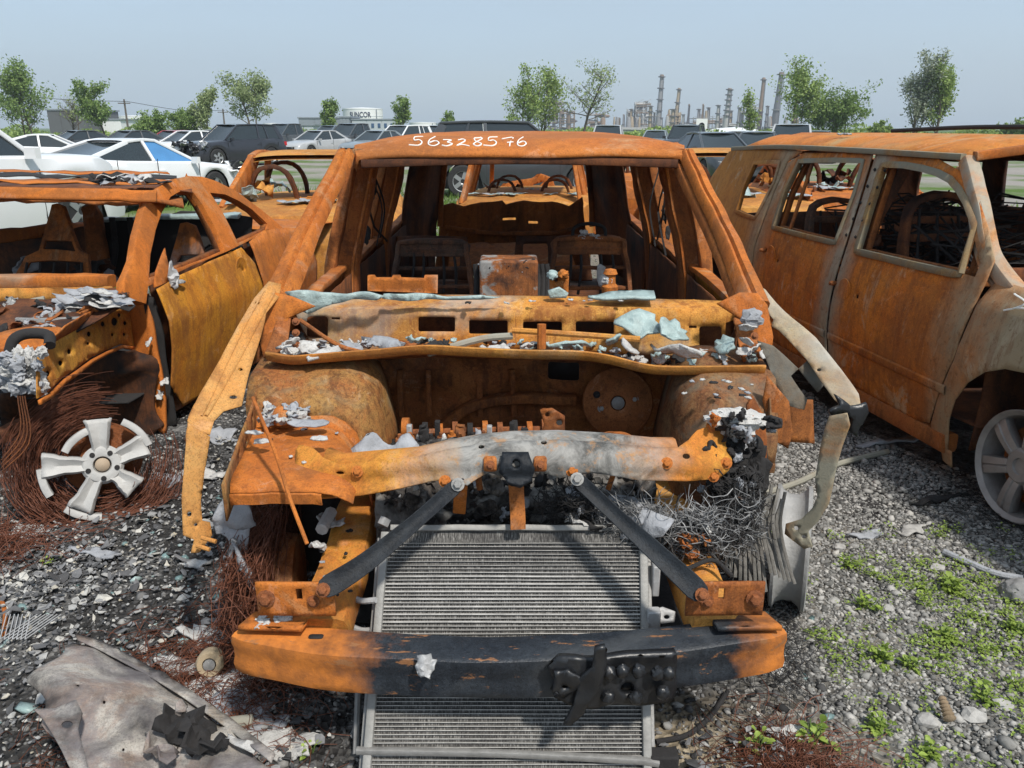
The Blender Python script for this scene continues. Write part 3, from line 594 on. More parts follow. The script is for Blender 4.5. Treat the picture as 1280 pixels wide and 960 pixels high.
# ash-crusted strut mount on the near tower shelf
lathe('strut_mount', [(.03, 0), (.034, .02), (.025, .04), (.012, .05), (.0, .052)], R_ORANGE, t1, W(353, 520, 2.22)+Vector((0, 0, -.02)))
rr = random.Random(8)
for q in range(26):
    a = rr.uniform(0, 6.3); r = rr.uniform(.03, .075)
    crumple('ash_flake', W(354, 519, 2.2)+Vector((math.cos(a)*r*1.1, math.sin(a)*r*.7, rr.uniform(-.012, .02))), (.04, .03), rr.choice([ASH, ASHG, ASHG]), t1, seed=q, amp=.6, tilt=(rr.uniform(-1, 1), rr.uniform(-1, 1), a))
crumple('ash_sheet', W(385, 528, 2.15), (.13, .05), ASHG, t1, seed=33, tilt=(.1, 0, .1))
for u, v in ((318, 545), (400, 552), (328, 556)): crumple('ash_flake', W(u, v, 2.02)+Vector((0, 0, .01)), (.05, .03), ASH, t1, seed=u, amp=.2)
# ---- engine: valve train, block, melted manifold
def eng(u, v, Y): return W(u, v, Y)
BLK = rust('engine_scale', (.05, .043, .038), (.12, .10, .085), (.012, .012, .012), grey=.42, gcol=(.30, .29, .27), soot=.4, seed=24, scale=6)
ROCK = lambda u, v: W(u, v, 2.18+.02*math.sin(u*.13))
eb = panel('engine_block', [(470, 560), (560, 548), (660, 548), (760, 560), (820, 590), (815, 700), (470, 700)], lambda u, v: W(u, v, 2.22-(v-548)*.0016)+Vector((0, .035*noise.noise(Vector((u*.06, v*.06, 0)))+.02*noise.noise(Vector((u*.17, v*.17, 4))), 0)), BLK, K, sp=5, th=.01)
panel('cylinder_head', [(492, 552), (690, 545), (700, 560), (490, 570)], lambda u, v: W(u, v, 2.34-(v-545)*.006), SOOT, eb, sp=8, th=.02, dent=.01)
cp = [W(505, 541, 2.36), W(600, 538, 2.38), W(700, 536, 2.40)]
tube('camshaft', cp, .011, RBOLT, eb)
for k in range(11):
    p = cp[0].lerp(cp[2], k/10.5+.02); t = (cp[2]-cp[0]).normalized(); lathe('cam_lobe', [(.0, 0), (.027, .001), (.027, .018), (0, .019)], [RBOLT, SOOT, R_ORANGE][k % 3], eb, p+Vector((0, 0, .006*(k % 2))), t, 14)
for k, u in enumerate((493, 512, 535, 555, 570, 592, 606, 628, 645, 665)):
    p = W(u, 560-(k % 2)*10, 2.30); tube('head_stud', [p-Vector((0, 0, .06)), p], .007, R_ORANGE, eb, n=3); bolt(p, (0, 0, 1), .010, R_ORANGE, eb)
for u, v, a in ((512, 545, 0), (547, 540, 1), (612, 546, 0), (640, 542, 1)):
    p = W(u, v, 2.3); V, F = box(p, (.016, .02, .075)); mobj('rocker_post', V, F, ALU if a == 0 else SOOT, eb, bev=.003)
for k in range(15):
    p = W(500+k*13, 552-(k % 3)*2, 2.27+.02*(k % 2)); lathe('valve_spring', [(.013, -.03), (.016, -.028), (.012, -.02), (.016, -.012), (.012, -.004), (.016, .004), (.013, .012), (.008, .014), (.006, .026), (0, .027)], [RBOLT, R_ORANGE, ALUD, SOOT][k % 4], eb, p, (0, -.15, 1), 10)
beam('valve_rail', [W(490, 566, 2.24), W(600, 561, 2.26), W(700, 556, 2.28)], .03, .02, SOOT, eb, dent=.004)
for k, (u, v, w_, h_, m) in enumerate(((530, 543, .03, .07, SOOT), (575, 540, .035, .05, R_DARK), (598, 548, .02, .06, ASHG), (655, 545, .03, .06, SOOT), (668, 552, .02, .05, R_ORANGE), (555, 552, .016, .05, ASH))): crumple('burnt_bracket', W(u, v, 2.22), (w_, h_), m, eb, seed=k+60, amp=.5, tilt=(1.35, .1, .2), th=.010)
for k in range(7): rr = random.Random(k+400); tube('burnt_hose', [W(470+k*45, 588, 2.12), W(485+k*45, 570+rr.uniform(-10, 8), 2.08), W(505+k*44, 580+rr.uniform(-6, 10), 2.02), W(520+k*40, 612, 2.0)], rr.uniform(.005, .011), rr.choice([SOOT, R_DARK, ALUD]), eb, n=14)
lathe('cam_gear', [(.0, -.01), (.033, -.01), (.033, .012), (0, .013)], R_ORANGE, eb, W(507, 535, 2.37), (1, 0, 0), 20)
panel('melted_manifold', [(426, 566), (440, 556), (480, 550), (515, 547), (520, 562), (508, 574), (450, 580), (424, 578)], lambda u, v: W(u, v, 2.14-(v-548)*.002)+Vector((0, 0, .012*math.sin(u*.14+v*.09))), ASHG, eb, sp=4, th=.010, dent=.016, dfreq=26)
panel('lifting_bracket', [(675, 512), (690, 510), (706, 520), (706, 545), (694, 553), (676, 550), (680, 530)], lambda u, v: W(u, v, 2.30), R_DARK, eb, holes=[rnd_hole(684, 518, 3), rnd_hole(699, 528, 4)], sp=5, th=.008)
rr = random.Random(12)
for q in range(70):
    u = rr.uniform(480, 830); v = rr.uniform(600, 665) if u < 700 else rr.uniform(610, 670); p = W(u, v, 2.06+rr.uniform(-.06, .06))
    m = rr.choice([SOOT, SOOT, BLK, ASHG, ASH if u > 690 else BLK, BLK]); s = rr.uniform(.03, .08)
    crumple('burnt_scrap' if m is not ASH else 'ash_flake', p, (s, s*.7), m, eb, seed=q, amp=.8, tilt=(rr.uniform(0, 2), rr.uniform(-1, 1), rr.uniform(0, 6)))
# ash dust and chips fallen on the shelves
rr = random.Random(91)
for q in range(46):
    u, v = rr.choice([(rr.uniform(320, 425), rr.uniform(525, 590)), (rr.uniform(850, 950), rr.uniform(475, 500)), (rr.uniform(400, 440), rr.uniform(640, 760)), (rr.uniform(380, 900), rr.uniform(375, 382))])
    p = WZ(u, v, .70 if v < 600 and u < 500 and v > 500 else (.84 if 470 < v < 501 else (.46 if v > 600 else 1.0))); s = rr.uniform(.008, .026)
    crumple('ash_chip', p+Vector((0, 0, .006)), (s, s*.7), rr.choice([ASH, ASHG, SOOT]), K, seed=q, amp=.4, tilt=(rr.uniform(-.2, .2), 0, q), n=4, th=.003)
# ---- tie bar (radiator support): grey middle, orange flared ends
def tie(u, v):
    k = (u-640)/270; ev = (v-(572+18*k*k if u < 640 else 572+8*k*k))
    Y = 1.86+.10*k*k+(-.0012*ev)
    if abs(ev) > 14: Y += .0009*(abs(ev)-14) if ev < 0 else 0
    return W(u, v, Y)+Vector((0, -.012*math.cos(ev*.12), 0))
TB = panel('tie_bar', [(369, 566), (374, 558), (390, 562), (404, 572), (425, 578), (460, 575), (520, 570), (560, 562), (600, 556), (640, 553), (700, 552), (760, 555), (820, 560), (848, 560), (862, 552), (872, 537), (888, 530), (905, 533), (910, 545), (908, 558), (914, 574), (910, 586), (900, 600), (860, 604), (800, 603), (740, 592), (700, 600), (672, 590), (640, 602), (612, 592), (585, 608), (560, 602), (540, 604), (500, 612), (450, 620), (400, 624), (388, 616), (368, 604), (372, 590)], tie, TIEM, K,
     holes=[rnd_hole(426, 589, 5, 2.5), rnd_hole(602, 559, 4, 2), rnd_hole(857, 569, 5, 3), rnd_hole(680, 555, 4, 2)], sp=7, th=.005, dent=.003)
# turned-down rear leg of the channel
rows = [[tie(u, v0)+Vector((0, dy, dz)) for u, v0 in cr2] for dy, dz in ((0, -.002), (.04, .008), (.075, .0), (.08, -.04)) for cr2 in [[(404, 573), (425, 579), (460, 576), (520, 571), (560, 563), (600, 557), (640, 554), (700, 553), (760, 556), (820, 561), (848, 561)]]]
V, F = grid(rows); mobj('channel_back', V, F, TIEM, TB, th=.004)
for u, v in ((377, 602), (448, 588), (394, 621), (556, 604), (832, 577), (906, 577), (892, 597), (715, 590), (888, 532)): bolt(tie(u, v)+Vector((0, -.003, .002)), (0, -1, .45), .010, R_ORANGE, TB)
lt = panel('hood_latch', [(628, 562), (660, 562), (668, 580), (664, 600), (650, 606), (634, 602), (624, 584)], lambda u, v: tie(u, v)+Vector((0, -.02, 0)), BLACK, TB, holes=[rnd_hole(645, 574, 5, 6)], sp=5, th=.014)
for u in (613, 675): p = panel('latch_plate', rect(u-8, 567, u+8, 588, 3), lambda a, b: tie(a, b)+Vector((0, -.008, 0)), R_DARK, TB, sp=5, th=.005); bolt(tie(u, 577)+Vector((0, -.013, 0)), (0, -1, .3), .008, RBOLT, TB)
beam('latch_support', [tie(646, 600)+Vector((0, .03, 0)), W(646, 630, 1.90), W(647, 662, 1.88)], .04, .012, R_DARK, TB, up=(0, -1, 0), dent=.003); beam('latch_support', [tie(576, 596)+Vector((0, .05, 0)), W(574, 640, 1.98)], .035, .012, R_ORANGE, TB, up=(0, -1, 0))
# ---- diagonal braces
for pts, nm in (([(580, 599, 1.845), (520, 652, 1.78), (455, 705, 1.70), (396, 742, 1.635)], 'brace'), ([(714, 592, 1.845), (770, 645, 1.78), (830, 700, 1.70), (884, 750, 1.635)], 'brace')):
    P = cr([W(*p) for p in pts], 24); V = []; prof = 5
    rows = []
    for i, p in enumerate(P):
        t = (P[min(i+1, 23)]-P[max(0, i-1)]).normalized(); nrm = Vector((0, -1, .5)).normalized(); sd = t.cross(nrm).normalized()
        e = min(1, math.sqrt(max(.02, 1-max(0, 1-i/2)**2)), math.sqrt(max(.02, 1-max(0, 1-(23-i)/2.5)**2))); h = (.019+.015*max(0, i/23-.35))*e
        rows.append([p+sd*h*k+nrm*(.004*(1-k*k*.0)+(.006 if abs(k) > .9 else 0)*(1 if 2 < i < 21 else 0)) for k in (-1, -.92, -.5, 0, .5, .92, 1)])
    V, F = grid(rows); b = mobj(nm, V, F, BLACK, K, th=.006)
    for i in (1, 22): bolt(P[i]+Vector((0, -.010, .004)), (0, -1, .5), .011, ALUD if i == 1 else RBOLT, b)
# ---- frame rails, end plates, bumper beam
RAILM = rust('rail_steel', (.60, .29, .045), (.50, .16, .025), BR, dark=.5, seed=26, scale=1.5, streak=.2)
for s, u0, u1 in ((-1, 448, 402), (1, 838, 896)):
    a = WZ(u0, 626, .46); b = WZ(u1, 772, .40); a.z -= .05; b.z -= .05
    rl = beam('frame_rail', [b, b.lerp(a, .5)+Vector((-s*.01, 0, .02)), a, a+Vector((0, .35, .0))], .125, .11, RAILM if s < 0 else R_OCHRE, K, n=24, dent=.006)
    c = W(361 if s < 0 else 915, 748, 1.665)
    pl = panel('end_plate', [(-.075, -.045), (.11, -.045), (.11, .045), (-.075, .045)], lambda x, y: c+Vector((x*(1 if s < 0 else -1), 0, y)), R_ORANGE if s < 0 else R_DARK, K, holes=[rect(.02, .0, .035, .03)], sp=.02, th=.008, dent=.002)
    bolt(c+Vector((s*.052, -.006, .004)), (0, -1, .1), .014, RBOLT, pl); bolt(c+Vector((-s*.06, -.006, -.004)), (0, -1, .1), .010, RBOLT, pl)
for u, v, q in ((408, 648, 1), (398, 682, 2), (418, 655, 3)): crumple('ash_flake', WZ(u, v, .475), (.07, .05), ASH, K, seed=q, amp=.7, tilt=(.2, .3, q))
tube('melted_stub', [WZ(402, 662, .48), WZ(414, 640, .49)], .018, ASH, K, n=4)
tube('prop_rod', [W(316, 497, 2.02), W(345, 568, 1.86), W(362, 622, 1.775), W(384, 680, 1.71)], .005, R_ORANGE, K, n=20)
BMP = rust('bumper_steel', (.016, .020, .027), (.030, .036, .044), (.010, .012, .015), grey=.22, gcol=(.075, .08, .085), dark=.3, seed=27, scale=1.6)
_p = BMP.node_tree.nodes['Principled BSDF']; _p.inputs['Roughness'].default_value = .38; _p.inputs['Specular IOR Level'].default_value = .35
def burnt_ends(mat, x0, x1, col):
    t = mat.node_tree; p = t.nodes['Principled BSDF']; src = p.inputs['Base Color'].links[0].from_socket
    g = t.nodes.new('ShaderNodeTexCoord'); s = t.nodes.new('ShaderNodeSeparateXYZ'); t.links.new(g.outputs['Object'], s.inputs[0])
    n = nse(t, coords(t), 5, 7, .65); fac = None
    for x, sg in ((x0, -1), (x1, 1)):
        a = N(t, 'ShaderNodeMath', operation='MULTIPLY_ADD'); t.links.new(s.outputs[0], a.inputs[0]); a.inputs[1].default_value = sg; a.inputs[2].default_value = -sg*x-.15
        b = N(t, 'ShaderNodeMath', operation='MULTIPLY_ADD'); t.links.new(n, b.inputs[0]); b.inputs[1].default_value = .42; t.links.new(a.outputs[0], b.inputs[2])
        r = N(t, 'ShaderNodeMapRange'); t.links.new(b.outputs[0], r.inputs[0]); r.inputs[1].default_value = -.03; r.inputs[2].default_value = .09
        if fac is None: fac = r.outputs[0]
        else:
            q = N(t, 'ShaderNodeMath', operation='MAXIMUM'); t.links.new(fac, q.inputs[0]); t.links.new(r.outputs[0], q.inputs[1]); fac = q.outputs[0]
    c2 = mixc(t, ramp(t, nse(t, coords(t), 14, 6, .65), [(.4, 0), (.7, 1)]), col, (.20, .07, .02)); t.links.new(mixc(t, fac, src, c2), p.inputs['Base Color'])
    # flakes of paint gone along the top edge
    n2 = nse(t, coords(t, (3, 12, 9)), 3, 8, .7); zz = ramp(t, n2, [(.60, 0), (.63, .85)])
    src = p.inputs['Base Color'].links[0].from_socket; t.links.new(mixc(t, zz, src, (.26, .12, .05)), p.inputs['Base Color'])
    rg = N(t, 'ShaderNodeMapRange'); t.links.new(fac, rg.inputs[0]); rg.inputs[3].default_value = .38; rg.inputs[4].default_value = .85; t.links.new(rg.outputs[0], p.inputs['Roughness'])
burnt_ends(BMP, -.40, .60, (.54, .175, .028))
path = [(-.655, 1.708, .325), (-.61, 1.688, .323), (-.40, 1.645, .318), (-.05, 1.625, .315), (.30, 1.645, .318), (.58, 1.69, .328), (.645, 1.715, .33)]
BPR = [(-.05, .05), (-.044, .0555), (.040, .0555), (.049, .049), (.052, .03), (.047, .012), (.047, -.012), (.052, -.03), (.049, -.05), (.042, -.056), (-.044, -.056), (-.05, -.05)]
V, F = sweep(path, BPR, n=70)
V = [v+noise.noise_vector(v*7)*.003 for v in V]
BM = mobj('bumper_beam', V, F, BMP, K)
for s, x in ((-1, -.585), (1, .575)):
    c = Vector((x, 1.69, .386)); panel('bumper_flange', [(-.075, -.035), (.08, -.04), (.085, .03), (.06, .05), (-.06, .05)], lambda a, b: c+Vector((a*-s, b, .01-b*.18)), R_ORANGE if s < 0 else BMP, BM, sp=.02, th=.012, dent=.003)
for q in range(8):
    rr = random.Random(q); crumple('ash_flake', Vector((-.585+rr.uniform(-.04, .04), 1.68+rr.uniform(-.02, .02), .405)), (.035, .02), ASH, BM, seed=q, amp=.5, tilt=(0, 0, q))
panel('slot', rect(-.012, -.006, .012, .006, .004), lambda a, b: Vector((-.475+a*1.5, 1.66+b*1.5, .3765)), SOOT, BM, sp=.01, th=.001)
# melted crash-pad bracket hanging on the beam
PADM = plain('melted_black_plastic', (.012, .013, .015), .38, var=.4, bmp=.25, bs=30)
def padf(u, v):
    p = W(u, v, 1.555+.0004*abs(u-640)*0); return p
PD = panel('melted_pad', [(686, 832), (700, 822), (740, 820), (790, 815), (843, 812), (846, 830), (844, 862), (838, 873), (800, 876), (760, 880), (735, 884), (712, 880), (692, 868)], lambda u, v: W(u, v, 1.548+.02*math.sin((u-700)*.07)*0+.00035*abs(u-720)), PADM, BM, holes=[rnd_hole(780, 859, 9, 7)], sp=5, th=.02, dent=.012, dfreq=14)
for u, v in ((762, 841), (778, 839), (798, 839), (760, 872), (795, 872), (822, 842), (836, 842), (828, 866)): lump('rib', W(u, v, 1.545), (.016, .014, .018), PADM, PD, seed=u, amp=.2, sub=3)
panel('torn_tongue', [(742, 810), (754, 805), (757, 830), (748, 860), (730, 890), (712, 905), (704, 903), (720, 880), (722, 850), (738, 832)], lambda u, v: W(u, v, 1.525), PADM, PD, sp=5, th=.012, dent=.01, dfreq=16)
panel('torn_tongue', [(690, 838), (712, 836), (730, 846), (722, 862), (704, 872), (692, 862)], lambda u, v: W(u, v, 1.53), PADM, PD, holes=[rnd_hole(706, 856, 5, 4)], sp=5, th=.012, dent=.012, dfreq=18)
crumple('ash_flake', W(532, 832, 1.55), (.05, .06), ALU, BM, seed=8, amp=.7, tilt=(.8, 0, 0))
# ---- radiator, leaning: tubes and fins, side tanks, pipes
RT, RB = W(643, 657, 1.93), W(633, 985, 1.56)
RL = Vector((-.355, 0, 0)); up = (RT-RB); L = up.length; upn = up.normalized(); nr = Vector((1, 0, 0)).cross(upn).normalized()
if nr.y > 0: nr = -nr
def rad(x, t, d=0): return RB+upn*(t*L)+Vector((x, 0, 0))+nr*d
FINM, ft, fp = nodes('radiator_fins')
fv = coords(ft, (420, 60, 60)); fv2 = coords(ft)
fn_ = nse(ft, fv, 1, 3, .6); c1 = ramp(ft, fn_, [(.36, (.018, .017, .016)), (.52, (.09, .085, .078)), (.66, (.26, .25, .235))])
c1 = mixc(ft, ramp(ft, nse(ft, fv2, 7, 8, .7), [(.46, 0), (.66, .75)]), c1, (.02, .018, .018))
ft.links.new(c1, fp.inputs['Base Color']); fp.inputs['Roughness'].default_value = .7; bump(ft, fp, fn_, .8, .004)
RAD = mobj('radiator', *join([([rad(x, t, d) for d in (-.02, .004) for x, t in ((-.335, 0), (.335, 0), (.335, .985), (-.335, .985))], [(0, 1, 2, 3), (7, 6, 5, 4), (0, 4, 5, 1), (2, 6, 7, 3)])]), FINM, K, smooth=False)
TUBM = plain('radiator_tube', (.36, .35, .33), .6, .1, var=.6, vs_=22, bmp=.4)
tp = []; rr = random.Random(3)
nt_ = 62
for i in range(nt_):
    t = .01+.93*i/nt_; bend = rr.uniform(-.0012, .0012); thick = .0009 if i < 40 or i % 2 else .0019
    if i > nt_-9: thick = .0006
    tp.append(sweep([rad(-.335, t), rad(-.1, t+bend), rad(.12, t-bend*.6), rad(.335, t)], [(-.006, -thick), (.012, -thick), (.012, thick), (-.006, thick)], up=upn, n=14))
V, F = join(tp); o = mobj('cooling_tubes', V, F, TUBM, RAD); o['kind'] = 'stuff'
ALUR = plain('dull_aluminium', (.27, .265, .25), .6, .2, var=.45, vs_=14, bmp=.3)
for s in (-1, 1):
    beam('side_tank', [rad(s*.343, -.02, .0), rad(s*.343, .97, 0)], .022, .045, ALUR, RAD, up=nr, n=10)
    beam('side_plate', [rad(s*.36, .02, -.03), rad(s*.36, .95, -.03)], .012, .05, ALUD, RAD, up=nr, n=8)
beam('top_rail', [rad(-.33, .988, 0), rad(.34, .988, 0)], .04, .016, ALUR, RAD, up=upn, n=12, dent=.003)
beam('core_band', [rad(-.335, .90, .006), rad(.335, .90, .006)], .008, .006, SOOT, RAD, up=upn)
beam('bottom_pipe', [rad(-.37, .135, .02), rad(.0, .125, .024), rad(.33, .10, .022), rad(.37, .09, .02)], .016, .016, ALUD, RAD, n=20)
V, F = box(rad(.385, .10, 0), (.07, .04, .045)); mobj('pipe_block', V, F, SOOT, RAD, bev=.005)
V, F = box(rad(.365, .62, .01), (.035, .03, .06)); mobj('mount_block', V, F, ALU, RAD, bev=.004)
V, F = box(rad(.375, .78, 0), (.02, .03, .09)); mobj('mount_block', V, F, ALU, RAD, bev=.004)
panel('mount_ear', [(0, 0), (.05, .01), (.055, .05), (.02, .07), (0, .06)], lambda a, b: rad(.372+a, .60+b, .0), ALU, RAD, holes=[rnd_hole(.03, .03, .008)], sp=.012, th=.006)
for v0 in (745, 782): tube('pipe_stub', [W(436, v0, 1.82), W(452, v0+6, 1.80), W(470, v0+5, 1.79)], .008, ALU, RAD, n=10)
beam('core_side', [rad(-.352, 1.0, .01), rad(-.345, 1.03, .01)], .018, .03, ALU, RAD)
# ---- fender remains
LFM = rust('fender_ochre', (.54, .30, .10), (.52, .225, .055), BR, dark=.3, seed=28, streak=.25, scale=1.2)
def lf(u, v):
    t = (v-330)/230; Y = 2.62-.62*t
    return W(u, v, Y+(.0009*(u-(335-100*t))))
LFp = panel('fender', [(336, 352), (352, 356), (350, 372), (333, 392), (331, 402), (324, 430), (318, 450), (312, 470), (304, 500), (302, 508), (280, 514), (268, 526), (262, 544), (250, 540), (238, 530), (234, 526), (250, 492), (275, 450), (300, 405), (318, 374)], lf, LFM, K, holes=[rnd_hole(292, 497, 5, 2.5), rnd_hole(302, 462, 3, 2), rnd_hole(322, 380, 3, 2)], sp=7, th=.004, dent=.006)
for off_, r_ in ((0, .005), (14, .003)): tube('pressed_ridge', [lf(344-off_, 364)+Vector((0, -.003, .002)), lf(322-off_, 405)+Vector((0, -.003, .002)), lf(300-off_*.9, 447)+Vector((0, -.003, .002)), lf(276-off_*.6, 490)+Vector((0, -.003, .002)), lf(258-off_*.4, 520)+Vector((0, -.003, .002))], r_, LFM, LFp, k=6, n=20)
panel('fender_drop', [(234, 528), (262, 546), (254, 590), (250, 625), (252, 650), (262, 652), (265, 668), (256, 680), (248, 690), (238, 690), (242, 674), (228, 668), (227, 620), (230, 570)], lambda u, v: W(u, v, 2.02-.0006*(v-528)+.0012*(u-228)), LFM, LFp, holes=[rnd_hole(236, 642, 3, 3), rnd_hole(244, 655, 2.5, 2)], sp=6, th=.004, dent=.006)
for a, b in (((252, 672), (270, 677)), ((246, 682), (262, 687))): tube('rivet_pin', [W(*a, 1.93), W(*b, 1.92)], .006, LFM, LFp, n=3)
RFM = rust('fender_pale', (.42, .34, .20), (.36, .20, .06), BR, grey=.55, gcol=(.48, .46, .40), dark=.3, seed=29, scale=1.4, streak=.2)
def rf(u, v):
    t = (v-360)/150; Y = 2.66-.50*t
    return W(u, v, Y-.0012*(u-(950+130*t)))
RFp = panel('fender', [(950, 360), (956, 362), (972, 378), (990, 396), (1020, 424), (1050, 462), (1072, 492), (1075, 504), (1060, 512), (1042, 500), (1030, 482), (1010, 452), (990, 430), (974, 412), (964, 406), (968, 398), (954, 382), (948, 378)], rf, RFM, K, holes=[rnd_hole(1024, 463, 3, 2)], sp=6, th=.004, dent=.008)
panel('torn_liner', [(1040, 494), (1060, 508), (1082, 504), (1086, 516), (1078, 532), (1076, 548), (1066, 540), (1066, 524), (1052, 516), (1034, 520), (1032, 514), (1046, 508)], lambda u, v: W(u, v, 2.10), PADM, RFp, sp=6, th=.012, dent=.015, dfreq=12)
panel('fender_drop', [(1036, 520), (1060, 516), (1064, 532), (1054, 560), (1046, 590), (1038, 630), (1024, 652), (1012, 664), (1016, 684), (1006, 687), (982, 668), (984, 655), (1004, 648), (1018, 634), (1024, 620), (1020, 600), (1024, 560), (1030, 535)], lambda u, v: W(u, v, 2.08-.0003*(v-520)-.0015*(u-1020)), rust('fender_drop_steel', (.36, .25, .11), (.38, .15, .04), BR, grey=.4, gcol=(.36, .35, .27), seed=30, scale=2), RFp, holes=[rnd_hole(997, 660, 3, 3), rnd_hole(1006, 671, 3, 2.5)], sp=6, th=.004, dent=.01)
R_GREYD = rust('grey_scale_dark', (.12, .07, .035), (.16, .11, .06), DK, grey=.6, gcol=(.15, .145, .125), seed=36, scale=2)
# inner fender liner / apron flaps on the far side
panel('inner_flap', [(948, 425), (966, 432), (1000, 462), (1024, 492), (1040, 470), (1026, 460), (1010, 452), (990, 470), (1012, 500), (1008, 512), (985, 505), (965, 470)], lambda u, v: W(u, v, 2.42-.001*(v-425)), R_GREYD, RFp, sp=8, th=.005, dent=.015)
panel('inner_flap', [(958, 470), (985, 500), (990, 540), (984, 560), (966, 548), (952, 500)], lambda u, v: W(u, v, 2.25), R_DARK, RFp, sp=8, th=.005, dent=.01)
panel('wheel_liner', [(985, 500), (1016, 500), (1018, 555), (985, 552)], lambda u, v: W(u, v, 2.5), R_DARK, RFp, sp=8, th=.005, dent=.01)
panel('apron_flange', [(932, 508), (940, 496), (950, 515), (955, 560), (958, 600), (950, 622), (930, 636), (926, 612), (938, 580), (930, 545)], lambda u, v: W(u, v, 2.08+.001*(u-930)), R_DARK, K, sp=7, th=.006, dent=.012)
# burnt harness, ash and wire bundles on the far side of the bay
rr = random.Random(21)
for q in range(60):
    u = rr.gauss(925, 16); v = rr.uniform(515, 640); m = rr.choice([SOOT, SOOT, SOOT, ASHG, ASH if v < 560 else SOOT, R_ORANGE if rr.random() < .4 else SOOT]); s = rr.uniform(.025, .06)
    crumple({SOOT: 'burnt_scrap', ASHG: 'ash_flake', ASH: 'ash_flake', R_ORANGE: 'rusty_scrap'}[m], W(u, v, 2.0+rr.uniform(-.03, .05)), (s, s*.8), m, K, seed=q+3, amp=.8, tilt=(rr.uniform(0, 2), rr.uniform(-1, 1), rr.uniform(0, 6)), th=.008)
for q, (u, v) in enumerate(((915, 520), (922, 535), (905, 525), (935, 525))): lump('ash_lump', W(u, v, 2.02), (.05, .03, .022), ASH, K, seed=q, amp=.5, sub=3)
lump('burnt_battery', W(925, 590, 2.10), (.075, .07, .13), SOOT, K, seed=6, amp=.35, freq=3)
def nest(cu, cv, Y, ru, rv, n, r, mat, seed, depth=.06, ang=.5):
    def f(rr):
        a = ang+rr.gauss(0, .7); k = rr.gauss(0, 1.6); u0, v0 = cu+rr.gauss(0, ru*.42), cv+rr.gauss(0, rv*.42); L_ = rr.uniform(20, 60); y0 = Y+rr.uniform(-depth, depth); P = []
        for i in range(5):
            t = i/4-.5; P.append(W(u0+math.cos(a+k*t)*L_*t+rr.gauss(0, 1.5), v0+math.sin(a+k*t)*L_*t+rr.gauss(0, 1.5), y0-.03*math.cos(t*3)+rr.gauss(0, .006)))
        return P
    return wires('wire_nest', n, f, r, mat, K, seed=seed, seg=10)
nest(872, 668, 1.93, 50, 34, 520, .0012, WIREG, 1, ang=.6); nest(880, 665, 1.94, 48, 34, 200, .0012, SOOT, 7, ang=.2); nest(918, 640, 2.0, 30, 50, 380, .0012, SOOT, 2, ang=1.2); nest(925, 650, 1.99, 26, 40, 160, .0012, WIREG, 8, ang=1.3); nest(800, 650, 1.95, 50, 30, 260, .0011, WIREG, 3, .05, .7); nest(720, 630, 1.98, 60, 24, 140, .0011, SOOT, 4, .05, .1)
rr = random.Random(31)
for q in range(34):
    u = rr.uniform(700, 850); v = 605+(u-700)*.45+rr.uniform(-14, 40); m = rr.choice([ASH, ASHG, ASHG, SOOT]); s = rr.uniform(.04, .10)
    crumple('burnt_scrap' if m is SOOT else 'ash_flake', W(u, v, 1.97+rr.uniform(-.05, .05)), (s, s*.6), m, K, seed=q+40, amp=.7, tilt=(rr.uniform(.2, 1.6), rr.uniform(-.6, .6), rr.uniform(0, 6)))
crumple('ash_sheet', W(785, 650, 1.93), (.26, .12), ASHG, K, seed=2, amp=.5, tilt=(.8, -.3, -.6), n=14, th=.01)
for q in range(12):
    rr = random.Random(q+70); crumple('rusty_scrap', W(870+rr.uniform(-22, 22), 675+rr.uniform(-18, 18), 1.86), (.04, .03), rr.choice([R_ORANGE, R_DARK, ASH, SOOT]), K, seed=q, amp=.7, tilt=(1, 0, q))
tube('charred_cable', [W(820, 690, 1.9), W(850, 712, 1.82), W(890, 700, 1.84), W(915, 720, 1.8)], .006, SOOT, K)
# front wheel on the far side: melted rim seen edge on, with split liner strips
WH = Vector((.955, 2.40, .205)); wx = Vector((.93, -.34, .03))
wl = lathe('front_wheel', [(.06, -.07), (.15, -.072), (.19, -.075), (.205, -.07), (.207, -.06), (.19, -.052), (.178, -.03), (.178, .0), (.192, .02), (.208, .028), (.210, .038), (.20, .042), (.16, .03), (.06, .02), (0, .02)], plain('sooty_wheel', (.34, .335, .325), .6, .2, var=.5, vs_=9, bmp=.4), K, WH, wx, 44)
STRM = plain('split_liner', (.15, .14, .125), .75, .1, var=.8, vs_=24, bmp=.5)
for q in range(15):
    u = 905+q*4.4; beam('liner_strip', [W(u+16, 604+(q*37) % 23, 2.16), W(u+8, 660, 2.12+.02*(q % 3)), W(u+2+q*1.8, 715+(q*29) % 26, 2.10)], .010, .006, STRM, wl, up=(0, -1, 0), n=12, dent=.006)
